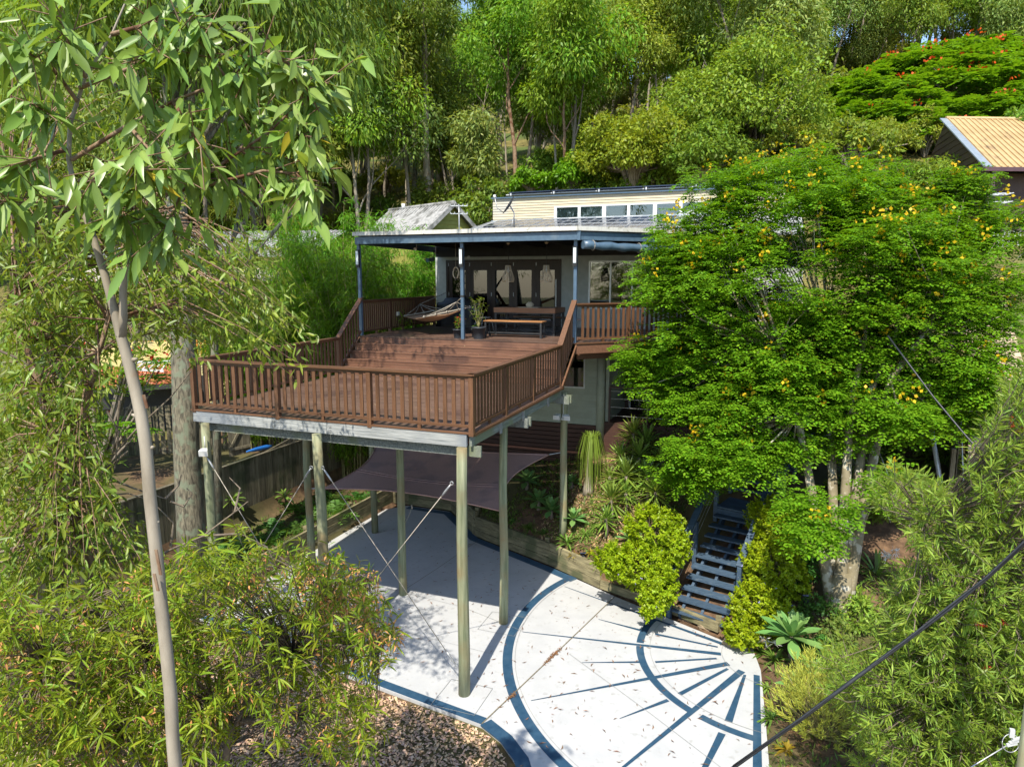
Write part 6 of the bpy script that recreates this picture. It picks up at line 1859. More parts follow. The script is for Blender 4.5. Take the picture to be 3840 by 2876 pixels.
for (px, py, k, s, lb) in ((2128, 2040, 0, 1.0, 'large green strap clump at the foot of the right deck pole'), (2195, 2010, 1, 1.0, 'strap clump uphill of the large one by the right deck pole'), (2235, 1985, 1, .9, 'strap clump below the ponytail palm'),
    (2330, 2135, 1, 1.0, 'strap clump spilling over the sleeper wall left of the hedge'), (2265, 2110, 1, .8, 'small strap clump above the sleeper wall end'), (2160, 2085, 3, .7, 'yellowish strap clump on the wall top left of the solar light'),
    (2408, 2205, 3, 1.1, 'golden yellow strap clump at the foot of the left hedge'), (2215, 2075, 3, .6, 'small golden strap tuft right of the solar light'), (2290, 1930, 1, .8, 'strap clump on the sunlit slope left of the small yucca'),
    (1985, 1985, 2, 1.25, 'dark mondo grass clump on the shaded wall top'), (2040, 2005, 2, 1.1, 'second dark mondo grass tuft on the shaded wall top'), (1925, 1960, 2, .8, 'small dark mondo tuft near the sail corner'),
    (2880, 2590, 1, .8, 'strap tuft on the mulch beside the right driveway edge'), (2895, 2700, 1, .9, 'low strap tuft in the right foreground mulch'), (2905, 2480, 0, .8, 'strap clump left of the largest agave'),
    (2990, 2290, 1, .7, 'thin strap tuft by the flowering tree trunk'), (1330, 1760, 0, 1.0, 'spiky strap plant under the deck by the paling fence'), (1290, 1800, 1, 1.0, 'strap clump beside the spiky one under the deck'), (2950, 2815, 3, .7, 'small bronze strap rosette at the bottom of the right mulch'),
    (1230, 1870, 1, 1.0, 'strap clump behind the middle front pole')):
    strap(px, py, k, s, lb)
strap(3285, 2160, 4, 1.1, 'spider lily with white flowers right of the flowering tree trunk', 'spider lily', 'spider_lily', 3, grp='spider lilies with white flowers')
strap(2935, 2130, 4, .8, 'spider lily with white flowers behind the right hedge', 'spider lily', 'spider_lily', 2, grp='spider lilies with white flowers')
strap(2860, 2455, 4, .7, 'spider lily leaning over the driveway corner', 'spider lily', 'spider_lily', 2, grp='spider lilies with white flowers')
# cordylines on the left bed
def cordyline(px, py, L, label, seed):
    c = ground_hit(px, py+70); o = thing('cordyline', c+np.array([0, 0, .45]), label, 'cordyline', 'broad leaved cordylines in the fern bed')
    rosette_part(o, 18, L, L*.26, G['strap'], seed, el0=-.25, el1=1.2, curl=.9)
    MB().tube([(0, 0, -.6), (.02, 0, -.2), (0, 0, .1)], [.03, .028, .025], k=6).build('stem', M['twig'], o, local=True)
cordyline(872, 1872, .50, 'broad leaved cordyline right of the left front pole', 3)
cordyline(1072, 1850, .42, 'broad leaved cordyline left of the middle front pole', 4)
cordyline(800, 1990, .40, 'shaded cordyline at the foot of the left front pole', 5)
# ferns under the deck
def fern_mesh(seed, n, L):
    rng = np.random.default_rng(seed); lf = LeafSet(); az = rng.uniform(0, 6.28, n); el = rng.uniform(.2, 1.1, n)
    D = np.stack([np.cos(az)*np.cos(el), np.sin(az)*np.cos(el), np.sin(el)], 1)
    fronds(lf, rng, np.zeros((n, 3)), D, L*rng.uniform(.7, 1.1, n), 9, .24, .07, droop=.5)
    return lf.mesh('fronds', G['fern'])
FN = [fern_mesh(s, 16, .75) for s in (1, 2)]
rfn = random.Random(9); kk = 0
for (x, y) in ((-7.3,1.2),(-7.6,2.0),(-7.2,2.7),(-8.0,2.9),(-7.5,3.6),(-8.1,1.3),(-7.3,4.5),(-8.0,4.2),(-7.6,5.3),(-8.2,5.6),(-7.3,6.2),(-7.9,6.8),(-7.4,7.6),(-8.2,.2),(-7.5,.4)):
    o = thing('fern', (x, y, float(zg(x, y))), 'green fern, %s counting back from the front of the shaded fence bed' % ORD[[.2,.4,1.2,1.3,2.0,2.7,2.9,3.6,4.2,4.5,5.3,5.6,6.2,6.8,7.6].index(y)], 'fern', 'ferns in the shaded left bed')
    link('fronds', FN[kk % 2], o, (0, 0, 0), (0, 0, rfn.uniform(0, 6)), rfn.uniform(.8, 1.3)); kk += 1

# lime hedges either side of the stairs
def hedge(blobs, label, seed, flowers=0):
    rng = np.random.default_rng(seed); cs = [at(*b[0], b[1]) for b in blobs]; c = np.mean(cs, 0)
    z = float(zg(c[0], c[1]))
    o = thing('hedge_shrub', (c[0], c[1], z), label, 'hedge shrub', 'lime green shrubs flanking the navy stairs'); lf = LeafSet(); fl = LeafSet(); st = MB()
    for (pp, d, (ra, rb, rc), n_), c0 in zip(blobs, cs):
        for k in range(int(n_*1.9)):
            dd = rand_dirs(rng, 1)[0]; r = rng.uniform(.25, 1)**.33
            q = c0+(lat*dd[0]*ra+dep_*dd[1]*rb+UPV*dd[2]*rc)*r
            if q[2] < zg(q[0], q[1])+.05: q[2] = float(zg(q[0], q[1]))+.05+rng.random()*.15
            if k % 4 == 0: ry = max(c0[1], float(bank_y(c0[0]))+.4); st.tube([np.array([c0[0], ry, float(zg(c0[0], ry))]), q*.5+c0*.5, q], [.010, .007, .003], k=4, caps=False)
            n = 34; ax = unit(dd*.7+UPV*.7+rand_dirs(rng, 1)[0]*.5)
            u = rng.random(n)[:, None]; P = q+ax*(u-.5)*.26
            D = unit(rand_dirs(rng, n)+ax*.5)
            lf.blades(P, D, unit(dd+UPV)[None]+rand_dirs(rng, n)*.5, rng.uniform(.055, .095, n), rng.uniform(.034, .052, n), rng, droop=.1, tint=.28)
            if rng.random() < flowers: 
                m_ = 6; P = np.tile(q+unit(dd+UPV*.3)*.08, (m_, 1))+rand_dirs(rng, m_)*.015
                fl.blades(P, rand_dirs(rng, m_), rand_dirs(rng, m_), .024, .020, rng)
    st.build('stems', M['twig'], o); lf.build('foliage', G['duranta'], o)
    if fl.n: fl.build('flowers', M['lilac_flower'], o)
hedge([((2450,1985),15.5,(.66,.6,.48),130), ((2400,2120),15.0,(.66,.5,.46),120), ((2470,2200),14.6,(.40,.4,.42),80), ((2300,2100),15.2,(.40,.4,.36),50), ((2440,2270),14.3,(.26,.2,.24),34), ((2540,2050),15.1,(.22,.3,.42),30)], 'lime green flowering shrub left of the navy stairs', 1, .05)
hedge([((2900,1950),15.4,(.55,.6,.50),95), ((2890,2110),14.9,(.66,.6,.55),130), ((2840,2270),14.3,(.55,.5,.48),110), ((2780,2370),13.9,(.36,.3,.26),45), ((2900,2330),14.2,(.42,.4,.40),60), ((2960,2170),14.8,(.35,.4,.45),45)], 'larger lime green flowering shrub right of the navy stairs', 2, .06)
# small shrubs in the right bed
def small_shrub(px, py, R, label, mats, seed, n=26, k=40, L=.09, W=.05, name='shrub', d0=8.0, grp=None):
    c = ground_hit(px, py, d0); rng = np.random.default_rng(seed); lf = LeafSet(); st = MB()
    o = thing(name, c, label, 'shrub', grp)
    for i in range(n):
        d = rand_dirs(rng, 1)[0]; d[2] = abs(d[2]); q = d*R*np.array([1, 1, 1.25])*rng.uniform(.5, 1)+np.array([0, 0, .05])
        st.tube([(0, 0, -.05), q*.5+np.array([0, 0, .06]), q], [.010, .007, .003], k=4, caps=False)
        clump(lf, rng, q, R*.26, k, L, W, .1, hang=.1, flat=.9, up_n=.8)
    st.build('stems', M['twig'], o, local=True); lf.build('foliage', mats, o, local=True)
small_shrub(3075, 2330, .50, 'green rose like shrub below the flowering tree trunk', G['fern'], 1, 24, 26)
small_shrub(3140, 2440, .48, 'mid green low shrub right of the largest agave', G['weed'], 2)
small_shrub(3065, 2460, .34, 'dark low shrub just above the largest agave', G['fern'], 3)
small_shrub(3010, 2150, .55, 'dark shaded shrub between the right hedge and the tree trunk', G['fern'], 4, 30, 40, .11, .05)
small_shrub(3200, 2330, .5, 'green shrub under the bottlebrush', G['under'], 5, 24, 40, .14, .05)
small_shrub(3420, 1720, .9, 'shaded dark shrub behind the flowering tree', G['canopy'], 6, 40, 50, .18, .07)
small_shrub(3250, 1900, .9, 'shaded dark shrub right of the flowering tree trunk', G['canopy'], 7, 40, 50, .18, .06)
small_shrub(3640, 1560, .8, 'olive shrub on the sandy slope by the path', G['under'], 8, 34, 50, .14, .06)
small_shrub(2500, 1440, 1.0, 'shaded shrub against the house recess', G['canopy'], 9, 40, 50, .18, .06)
# pencil bush
pb = thing('pencil_bush', ground_hit(3085, 2760), 'yellow green pencil bush in the right foreground', 'shrub')
rng = np.random.default_rng(3); st = MB(); lf = LeafSet()
for k in range(420):
    d = rand_dirs(rng, 1)[0]; d[2] = abs(d[2])*1.2
    q = d*np.array([.85, .8, .95])*rng.uniform(.45, 1)+np.array([0, 0, .25])
    ax = unit(d+UPV*.7)
    n = 22; u = rng.random((n, 1)); P = q-ax*.12+ax*u*.20
    D = unit(ax+rand_dirs(rng, n)*.65)
    for cr in (rand_dirs(rng, n),):
        lf.blades(P, D, cr, rng.uniform(.07, .14, n), .011, rng, tint=.28, wpos=.6)
    if k % 5 == 0: st.tube([(0, 0, -.05), q*.5, q], [.02, .014, .006], k=4, caps=False)
st.build('stems', G['stem'], pb, local=True); lf.build('twigs', G['pencil'], pb, local=True)
# groundcover on the banks (uncountable)
rng = np.random.default_rng(45); lf = LeafSet()
n = 16000
X = np.concatenate([rng.uniform(-3, 2.9, n), rng.uniform(4.9, 9.5, n//2), rng.uniform(-8.6, -7.05, n//2)]); Y = np.concatenate([bank_y(X[:n])+rng.uniform(.1, 3.6, n), rng.uniform(-3, 6, n//2), rng.uniform(-2, 9, n//2)])
dn_ = np.sin(X*2.3+1)*np.cos(Y*1.9)+rng.normal(size=len(X))*.5
k = dn_ > -.05
X, Y = X[k], Y[k]
P = np.stack([X, Y, zg(X, Y)-.01], 1); m_ = len(P)
D = unit(rng.normal(size=(m_, 3))*.8+UPV)
lf.blades(P, D, UPV+rand_dirs(rng, m_)*.5, rng.uniform(.07, .24, m_), rng.uniform(.016, .055, m_), rng, droop=.3, tint=.4)
tag(lf.build('groundcover', G['weed']), 'low green groundcover scattered over the garden banks', None, kind='stuff')
litter('mulch_chips', [(5.05,-3),(9,-3),(9,4.0),(5.0,3.4)], 2600, .30, .07, M['litter'], 'bark chips on the right garden bed', 61)
ch = bpy.data.objects['mulch_chips'].data
co = np.zeros(len(ch.vertices)*3, np.float32); ch.vertices.foreach_get('co', co); co = co.reshape(-1, 3)
co[:, 2] = zg(co[:, 0], co[:, 1])+.012+(co[:, 2]-.30); ch.vertices.foreach_set('co', co.ravel()); ch.update()
litter('straw_litter', [(-1,6.3),(.9,5.6),(2.2,5.2),(1.6,8.6),(-.5,8.8)], 1500, .3, .12, M['litter_pale'], 'pale dead leaves littering the sunlit bank', 62)
ch = bpy.data.objects['straw_litter'].data
co = np.zeros(len(ch.vertices)*3, np.float32); ch.vertices.foreach_get('co', co); co = co.reshape(-1, 3)
co[:, 2] = zg(co[:, 0], co[:, 1])+.015+(co[:, 2]-.30); ch.vertices.foreach_set('co', co.ravel()); ch.update()

# ---------------------------------------------------------------- big rough trunk beside the fence
bt = thing('big_trunk_tree', (-7.5, .95, .6), 'tall tree with a thick lichened trunk by the paling fence', 'tree')
rng = np.random.default_rng(70); b = MB()
tk = [at(725, 2140, 15.6), at(715, 1950, 15.5), at(700, 1700, 15.4), at(690, 1350, 15.3), at(672, 1000, 15.3), at(655, 700, 15.4), at(680, 350, 15.5), at(760, 0, 15.8), at(820, -350, 16)]
tk[0][2] = min(tk[0][2], .5)
b.tube(tk, [.36, .30, .275, .265, .25, .225, .19, .14, .06], k=14)
lf = LeafSet()
cl_px = []
for k in range(62):
    px, py = rng.uniform(150, 1330), rng.uniform(-420, 330)
    if px > 900: py = rng.uniform(-420, 330-(px-900)*.25)
    d = 15.5+rng.uniform(-2.2, 2.6)
    c = at(px, py, d); i = int(np.clip(5+rng.integers(0, 3), 5, 7))
    s = tk[i]
    b.tube([s, s*.5+c*.5+UPV*.5+rng.normal(size=3)*.3, c], [.07, .04, .012], k=5, caps=False)
    for j in range(3):
        clump(lf, rng, c+rng.normal(size=3)*.6, .72, 130, .25, .058, .25, hang=.85, tint=.38)
b.build('trunk', M['bark_rough'], bt); lf.build('crown', G['canopy'], bt)
# thin forked tree behind it
ft = thing('thin_tree', on(805, 1290, 1, 4.0)*np.array([1, 1, 0]), 'thin grey forked tree behind the thick trunk', 'tree')
b = MB(); rng = np.random.default_rng(71); lf = LeafSet()
q = [at(800, 1700, 17), at(803, 1250, 17), at(825, 1130, 17), at(850, 1000, 17), at(880, 880, 17.1), at(910, 720, 17.3)]
q[0][2] = float(zg(q[0][0], q[0][1]))-.1
b.tube(q, [.10, .095, .085, .07, .055, .03], k=7)
for a_, e_ in (((825,1130,17),(1010,890,16.6)), ((850,1000,17),(760,850,17.2)), ((1010,890,16.6),(1110,800,16.4)), ((940,980,16.8),(900,830,16.6)), ((880,880,17.1),(990,760,17.4)), ((910,720,17.3),(860,560,17.6)), ((910,720,17.3),(1010,560,17.3))):
    p0, p1 = at(*a_), at(*e_)
    b.tube([p0, p0*.5+p1*.5+UPV*.08, p1], [.055, .04, .018], k=5, caps=False)
    for j in range(2): clump(lf, rng, p1+rng.normal(size=3)*.3, .5, 36, .2, .034, .2, hang=.8)
b.build('trunk', M['bark_rough'], ft); lf.build('crown', G['canopy'], ft)
# red flowered shrub in the neighbouring yard
pr = at(330, 1400, 19); 
rs = thing('red_flower_shrub', (pr[0], pr[1], float(zg(pr[0], pr[1]))), 'ferny shrub with red flowers beside the carport', 'shrub'); rng = np.random.default_rng(73)
lf = LeafSet(); fl = LeafSet(); st = MB()
for k in range(34):
    px, py = rng.uniform(60, 600), rng.uniform(1000, 1640)
    c = at(px, py, 19+rng.uniform(-1, 1.2)); n = 16; az = rng.uniform(0, 6.28, n); el = rng.uniform(-.1, .5, n)
    D = np.stack([np.cos(az)*np.cos(el), np.sin(az)*np.cos(el), np.sin(el)], 1)
    fronds(lf, rng, np.tile(c, (n, 1)), D, rng.uniform(.45, .7, n), 7, .36, .10)
    st.tube([np.array(rs.location), np.array(rs.location)*.4+c*.6, c], [.06, .035, .01], k=5, caps=False)
    if rng.random() < .5:
        n = 14; fl.blades(c+rand_dirs(rng, n)*.22+UPV*.15, rand_dirs(rng, n), rand_dirs(rng, n), .11, .08, rng)
st.build('trunk', M['bark_grey'], rs); lf.build('crown', G['poinciana'], rs); fl.build('flowers', M['red_flower'], rs)
# trees filling the far left, beyond the yellow house
for k, (px, py, d, H, kind) in enumerate(((230, 820, 36, 12, 'olive'), (420, 850, 43, 15, 'olive'), (560, 840, 38, 12, 'grey'), (760, 830, 42, 15, 'olive'), (900, 800, 46, 15, 'bright'), (1080, 800, 44, 16, 'olive'), (1200, 790, 50, 15, 'grey'), (330, 800, 52, 17, 'tall'), (680, 800, 52, 17, 'tall'), (-60, 800, 50, 15, 'grey'), (980, 790, 54, 17, 'tall'))):
    p = at(px, py, d); v = FOREST[kind]; s = H/14.0
    place('gum_tree', v[k % len(v)], (p[0], p[1], float(zg(p[0], p[1]))-.1), 'leafy gum behind the yellow house, %s from the left in the far trees' % ORD[k], 'gum tree', 'gum trees behind the yellow house', s, k*1.3)

# ---------------------------------------------------------------- drooping gum on the left
lg = thing('drooping_gum', at(372, 2400, 8.6)*np.array([1, 1, 0]), 'gum with thin peeling stems and drooping leaves left of the pale trunk', 'gum tree')
rng = np.random.default_rng(81); b = MB(); lf = LeafSet(); dead = MB()
A = [at(x, y, d) for x, y, d in ((400,2700,8.8),(375,2290,8.7),(345,2120,8.6),(318,1990,8.6),(262,1880,8.5),(219,1731,8.4),(190,1620,8.3),(150,1450,8.2),(95,1290,8.1),(60,1080,8.0),(40,800,8.1))]
A[0] = np.array([A[1][0]+.05, A[1][1]-.05, .0])
b.tube(A, [.10, .085, .075, .07, .062, .055, .05, .042, .035, .025, .012], k=9)
B_ = [at(x, y, d) for x, y, d in ((232,1790,8.45),(262,1700,8.3),(300,1590,8.2),(340,1440,8.1),(372,1320,8.0),(405,1200,8.0),(430,980,8.0),(520,820,8.1))]
b.tube(B_, [.05, .045, .042, .036, .03, .025, .018, .01], k=8)
C_ = [at(x, y, d) for x, y, d in ((318,1990,8.6),(250,2080,8.4),(225,2200,8.3),(290,2420,8.4))]
b.tube(C_, [.04, .035, .03, .02], k=7)
b.build('trunk', M['bark_red'], lg)
for L_ in (((-60,1880,8.0),(150,1868,8.2),(370,1860,8.4),(480,1850,8.5),(551,1872,8.6)), ((262,1930,8.5),(372,1786,8.4),(430,1700,8.3),(520,1600,8.2),(640,1490,8.1),(717,1392,8.0)),
           ((372,1786,8.4),(470,1700,8.0),(480,1690,8.0)), ((0,2110,8),(120,2040,8.1),(262,1930,8.4)), ((400,1790,8.4),(500,1830,8.6),(620,1870,8.7)), ((620,1870,8.7),(670,1820,8.8),(680,1780,8.8)), ((640,1880,8.7),(690,1900,8.8),(720,1850,8.8),(700,1830,8.8)),
           ((570,2100,8.6),(640,2060,8.7),(760,2010,8.8),(880,1920,9),(930,1880,9)), ((760,2010,8.8),(900,2000,9),(1000,2050,9.1),(1050,2150,9.2)), ((880,1920,9),(900,1830,9.1),(860,1790,9.1)), ((640,2050,8.7),(650,1960,8.7),(590,1900,8.6)),
           ((-40,1300,7.6),(60,1340,7.7),(150,1400,7.8)), ((0,2070,8),(200,2010,8.2),(330,1960,8.4)), ((200,2000,8.2),(190,2150,8.2),(260,2300,8.3)), ((450,1500,8.0),(440,1600,8.1),(420,1700,8.2)), ((400,1540,8),(445,1620,8.1),(430,1760,8.2))):
    p = [at(*q) for q in L_]
    dead.tube(p, [.018*(1-.65*i/(len(p)-1)) for i in range(len(p))], k=6, caps=False)
dead.build('dead_branches', M['twig'], lg)
REG = [((0,860),(960,900),(1010,1200),(930,1330),(560,1330),(430,1280),(380,1600),(0,1700)), ((-60,1600),(360,1560),(420,1900),(560,2060),(620,2180),(430,2200),(-60,2330)), ((-100,150),(500,380),(760,900),(0,1000))]
def in_poly(px, py, poly):
    ins = False; j = len(poly)-1
    for i in range(len(poly)):
        if (poly[i][1] > py) != (poly[j][1] > py) and px < (poly[j][0]-poly[i][0])*(py-poly[i][1])/(poly[j][1]-poly[i][1]+1e-9)+poly[i][0]: ins = not ins
        j = i
    return ins
tw = MB()
def poly_pts(rng, poly, n):
    xs = [p[0] for p in poly]; ys = [p[1] for p in poly]; out = []
    while len(out) < n:
        a_, c_ = rng.uniform(min(xs), max(xs)), rng.uniform(min(ys), max(ys))
        if in_poly(a_, c_, poly): out.append((a_, c_))
    return out
stemsL = np.array(A[4:]+B_)
for R_, n_ in zip(REG, (300, 230, 70)):
    for (px, py) in poly_pts(rng, R_, n_):
        c = at(px, py-40, 8.3+rng.uniform(-1.0, 1.8))
        s = stemsL[np.argmin(((stemsL-c)**2).sum(1)+rng.random(len(stemsL))*.6)]
        m = s*.45+c*.55+UPV*rng.uniform(.05, .3)
        tw.tube([s, m, c], [.014, .009, .004], k=4, caps=False)
        e = c+(c-m)*.7-UPV*.10
        tw.tube([c, e], [.004, .002], k=3, caps=False)
        n = int(rng.integers(22, 34)); u = rng.random((n, 1)); P = m*(.4*(1-u))+c*(.4*(1-u))+e*u+(m*.1+c*.1)*(1-u)+rng.normal(size=(n, 3))*.07
        D = unit((c-m)*.6+rand_dirs(rng, n)*.95-UPV*.5)
        lf.blades(P, D, rand_dirs(rng, n)+(CAM-c)[None]/12*.3+UPV*.5, rng.uniform(.09, .165, n), rng.uniform(.024, .040, n), rng, droop=.12, tint=.40, detail=1)
tw.build('twigs', M['bark_red'], lg); lf.build('foliage', G['droop'], lg)

# ---------------------------------------------------------------- pale gum sapling close to the camera
fg = thing('pale_gum', at(645, 2790, 4.25), 'slim pale trunked gum with large leaves nearest the camera', 'gum tree')
T = [(672,3080,4.35),(660,2900,4.3),(648,2768,4.25),(640,2600,4.22),(622,2420,4.2),(606,2280,4.2),(590,2110,4.18),(573,1960,4.16),(562,1860,4.15),(548,1680,4.12),(530,1560,4.1),(508,1460,4.1),(480,1350,4.08),(455,1265,4.06),(425,1150,4.04),(392,1030,4.02),(350,890,4.0),(310,780,3.98),(282,720,3.97),(258,600,3.95),(262,470,3.92),(320,290,3.9),(420,130,3.85),(500,-60,3.8)]
TP = [at(*q) for q in T]
g0 = TP[0].copy(); g0[2] = -.1; g0 += np.array([.25, -.1, 0])
rng = np.random.default_rng(90)
rad = [x*.80 for x in [.052, .050, .048, .047, .046, .046, .0455, .045, .045, .044, .043, .042, .040, .036, .030, .027, .024, .021, .019, .016, .014, .011, .008, .004]]
b = MB(); b.tube([g0]+TP, [.07]+rad, k=14)
for (i, s) in ((9, .5), (10, -.6), (7, .4), (5, -.5), (12, .6)):
    p = TP[i]; b.tube([p+_r*s*.05, p+_r*s*.095+UPV*.01], [.017, .006], k=6)
b.tube([at(455,1265,4.06), at(462,1180,4.05), at(462,1090,4.04), at(470,1020,4.03), at(482,970,4.02)], [.03, .024, .021, .02, .013], k=9)
b.build('trunk', M['bark_pale'], fg)
pe = MB()
for (px, py, d, l) in ((585,2060,4.13,.16), (578,2150,4.14,.11), (538,1480,4.05,.08)):
    p = at(px, py, d-.045); pe.bar(p, p-UPV*l+_r*.015, .022, .006)
pe.build('bark_strip', M['bark_red'], fg)
BRN = [((282,720,3.97),(560,735,3.95),(675,722,3.92),(840,610,3.9),(1012,494,3.85),(1130,380,3.8),(1230,300,3.78)), ((560,735,3.95),(800,690,3.9),(987,641,3.85),(1110,650,3.82),(1180,720,3.8)), ((1012,494,3.85),(1100,500,3.8),(1200,530,3.78)),
       ((270,600,3.95),(480,470,3.85),(650,380,3.75),(850,300,3.7),(1000,190,3.68)), ((480,470,3.85),(560,560,3.7),(640,640,3.6)), ((300,330,3.9),(480,260,3.7),(620,180,3.6),(720,60,3.55)), ((260,560,3.95),(150,590,3.8),(30,640,3.7),(-80,660,3.6)),
       ((262,470,3.92),(180,420,3.75),(90,380,3.6)), ((290,380,3.9),(200,260,3.75),(90,190,3.7),(-40,160,3.6)), ((320,290,3.9),(260,170,3.7),(220,40,3.6)), ((420,130,3.85),(560,90,3.7),(690,-20,3.6)), ((282,720,3.97),(200,760,3.8),(90,760,3.7),(-30,750,3.6)),
       ((300,680,3.97),(380,640,3.7),(470,600,3.55),(560,640,3.5)), ((840,610,3.9),(900,560,4.1),(960,480,4.2),(1010,380,4.2)), ((650,380,3.75),(700,470,3.6),(760,560,3.55)), ((675,722,3.92),(640,820,3.8),(600,880,3.7)), ((482,970,4.02),(500,930,3.98),(540,950,3.9)),
       ((340,860,4.0),(430,800,3.8),(520,780,3.7)), ((850,300,3.7),(780,200,3.65),(760,120,3.6)), ((1000,190,3.68),(1080,240,3.66),(1150,330,3.7))]
br = MB(); seeds = []
for L_ in BRN:
    p = [at(*q) for q in L_]
    br.tube(p, [.013*(1-.75*i/(len(p)-1)) for i in range(len(p))], k=6, caps=False)
    P = np.array(p); nseg = len(p)-1
    ln = sum(np.linalg.norm(P[i+1]-P[i]) for i in range(nseg))
    for k in range(int(ln/.052)+7):
        t = rng.uniform(.25, 1.0)*nseg; i = min(int(t), nseg-1); q = P[i]*(1-(t-i))+P[i+1]*(t-i)
        ax = unit(P[i+1]-P[i])
        o_ = unit(ax*.6+rand_dirs(rng, 1)[0]*.9)
        e = q+o_*rng.uniform(.06, .30)
        br.tube([q, e], [.004, .0025], k=4, caps=False)
        for j in range(int(rng.integers(3, 6))):
            u = rng.random(); seeds.append((q*(1-u)+e*u, o_))
br.build('branches', M['bark_red'], fg)
def big_leaf_mesh(v, m):
    L, W = 1.0, (.27, .23, .31, .25)[v % 4]; bend = (.12, .22, .06, .30)[v % 4]; side = (.05, -.08, .10, -.03)[v % 4]
    ts = np.linspace(0, 1, 8); ws = np.array([.05, .55, .92, 1.0, .88, .62, .30, .02])*W/2
    Vv = []
    for t, w in zip(ts, ws):
        y = side*math.sin(math.pi*t); z = -bend*t*t
        Vv += [(t, y-w, z+w*.22), (t, y, z), (t, y+w, z+w*.22)]
    q = []
    for i in range(7):
        a = i*3; q += [(a, a+1, a+4, a+3), (a+1, a+2, a+5, a+4)]
    C = np.ones((len(Vv), 4)); C[1::3, :3] *= 1.18
    l = LeafSet(); l._put(np.array(Vv), C, quads=np.array(q)); return l.mesh('leaf', m)
G['gum_old'] = leaf_mat('yellowing gum leaf', (.42,.36,.03), trans=.4, rnd=.2)
BL = [big_leaf_mesh(v, G['gum']) for v in range(4)]; BLY = big_leaf_mesh(1, G['gum_old'])
rng.shuffle(seeds)
seeds = seeds[:1250]
seeds.sort(key=lambda s: np.linalg.norm(s[0]-CAM))
base_loc = np.array(fg.location)
rest = LeafSet()
for i, (p, ax) in enumerate(seeds):
    D = unit(ax*.45+rand_dirs(rng, 1)[0]*.75-UPV*rng.uniform(.35, 1.0))
    N = unit(rand_dirs(rng, 1)[0]*.7+UPV*.9+(CAM-p)/np.linalg.norm(CAM-p)*.4)
    L = rng.uniform(.10, .215)
    if i < 300:
        S = unit(np.cross(N, D)); N2 = np.cross(D, S)
        mtx = Matrix(((D[0], S[0], N2[0], 0), (D[1], S[1], N2[1], 0), (D[2], S[2], N2[2], 0), (0, 0, 0, 1)))
        yl = rng.random() < .02
        o = link('leaf', BLY if yl else BL[i % 4], fg, p-base_loc, mtx.to_euler(), L)
        if yl: o['label'] = 'yellowing leaf'
    else:
        rest.blades(p[None], D[None], N[None], L, L*.29, rng, droop=.2, tint=.2, detail=1)
o = rest.build('foliage', G['gum'], fg); o['kind'] = 'stuff'

# ---------------------------------------------------------------- wattle in the left foreground
wt = thing('wattle_tree', at(845, 2845, 8.2)*np.array([1, 1, 0]), 'spreading wattle with curved leaves and brown seed pods in the lower left', 'wattle')
rng = np.random.default_rng(95); b = MB(); lf = LeafSet(); pods = LeafSet(); tw = MB()
hubs = []
for L_ in (((845,2960,8.0),(850,2800,7.9),(868,2738,7.8),(915,2660,7.7),(980,2560,7.6),(1100,2450,7.6)), ((868,2738,7.8),(820,2660,7.6),(700,2560,7.5),(560,2470,7.4)), ((700,2940,7.6),(720,2800,7.5),(760,2700,7.4),(800,2640,7.4)), ((560,2960,7.2),(470,2760,7.1),(330,2600,7.1),(180,2500,7.0)),
           ((980,2560,7.6),(1150,2360,7.8),(1240,2240,8.0),(1380,2170,8.2)), ((330,2600,7.1),(300,2420,7.3),(260,2300,7.5)), ((1100,2450,7.6),(1280,2420,7.9),(1420,2450,8.1)), ((900,2700,7.8),(1000,2700,7.6),(1120,2680,7.5))):
    p = [at(*q) for q in L_]; b.tube(p, [.045*(1-.7*i/(len(p)-1)) for i in range(len(p))], k=7, caps=False); hubs += p
for q in (hubs[0], hubs[10], hubs[14]):
    g = q.copy(); g[2] = -.1; b.tube([g, g*.5+q*.5+np.array([.06, 0, 0]), q], [.075, .06, .045], k=8)
b.build('trunk', M['twig'], wt)
hubs = np.array(hubs)
WREG = [(((-80,2230),(180,2330),(430,2330),(500,2180),(900,2090),(1180,2120),(1330,2200),(1440,2330),(1440,2480),(1300,2560),(1000,2640),(760,2720),(-80,2750)), 1064, 0), (((-80,2640),(800,2640),(820,2900),(-80,2950)), 361, 0), (((820,2680),(1180,2640),(1330,2740),(1290,2920),(800,2930)), 34, 0),
        (((380,2250),(700,2120),(860,2180),(600,2420)), 76, 0), (((1130,2120),(1400,2160),(1510,2290),(1460,2420),(1240,2400)), 48, 1), (((1180,2640),(1380,2560),(1390,2720),(1310,2876),(1200,2876)), 64, 0)]
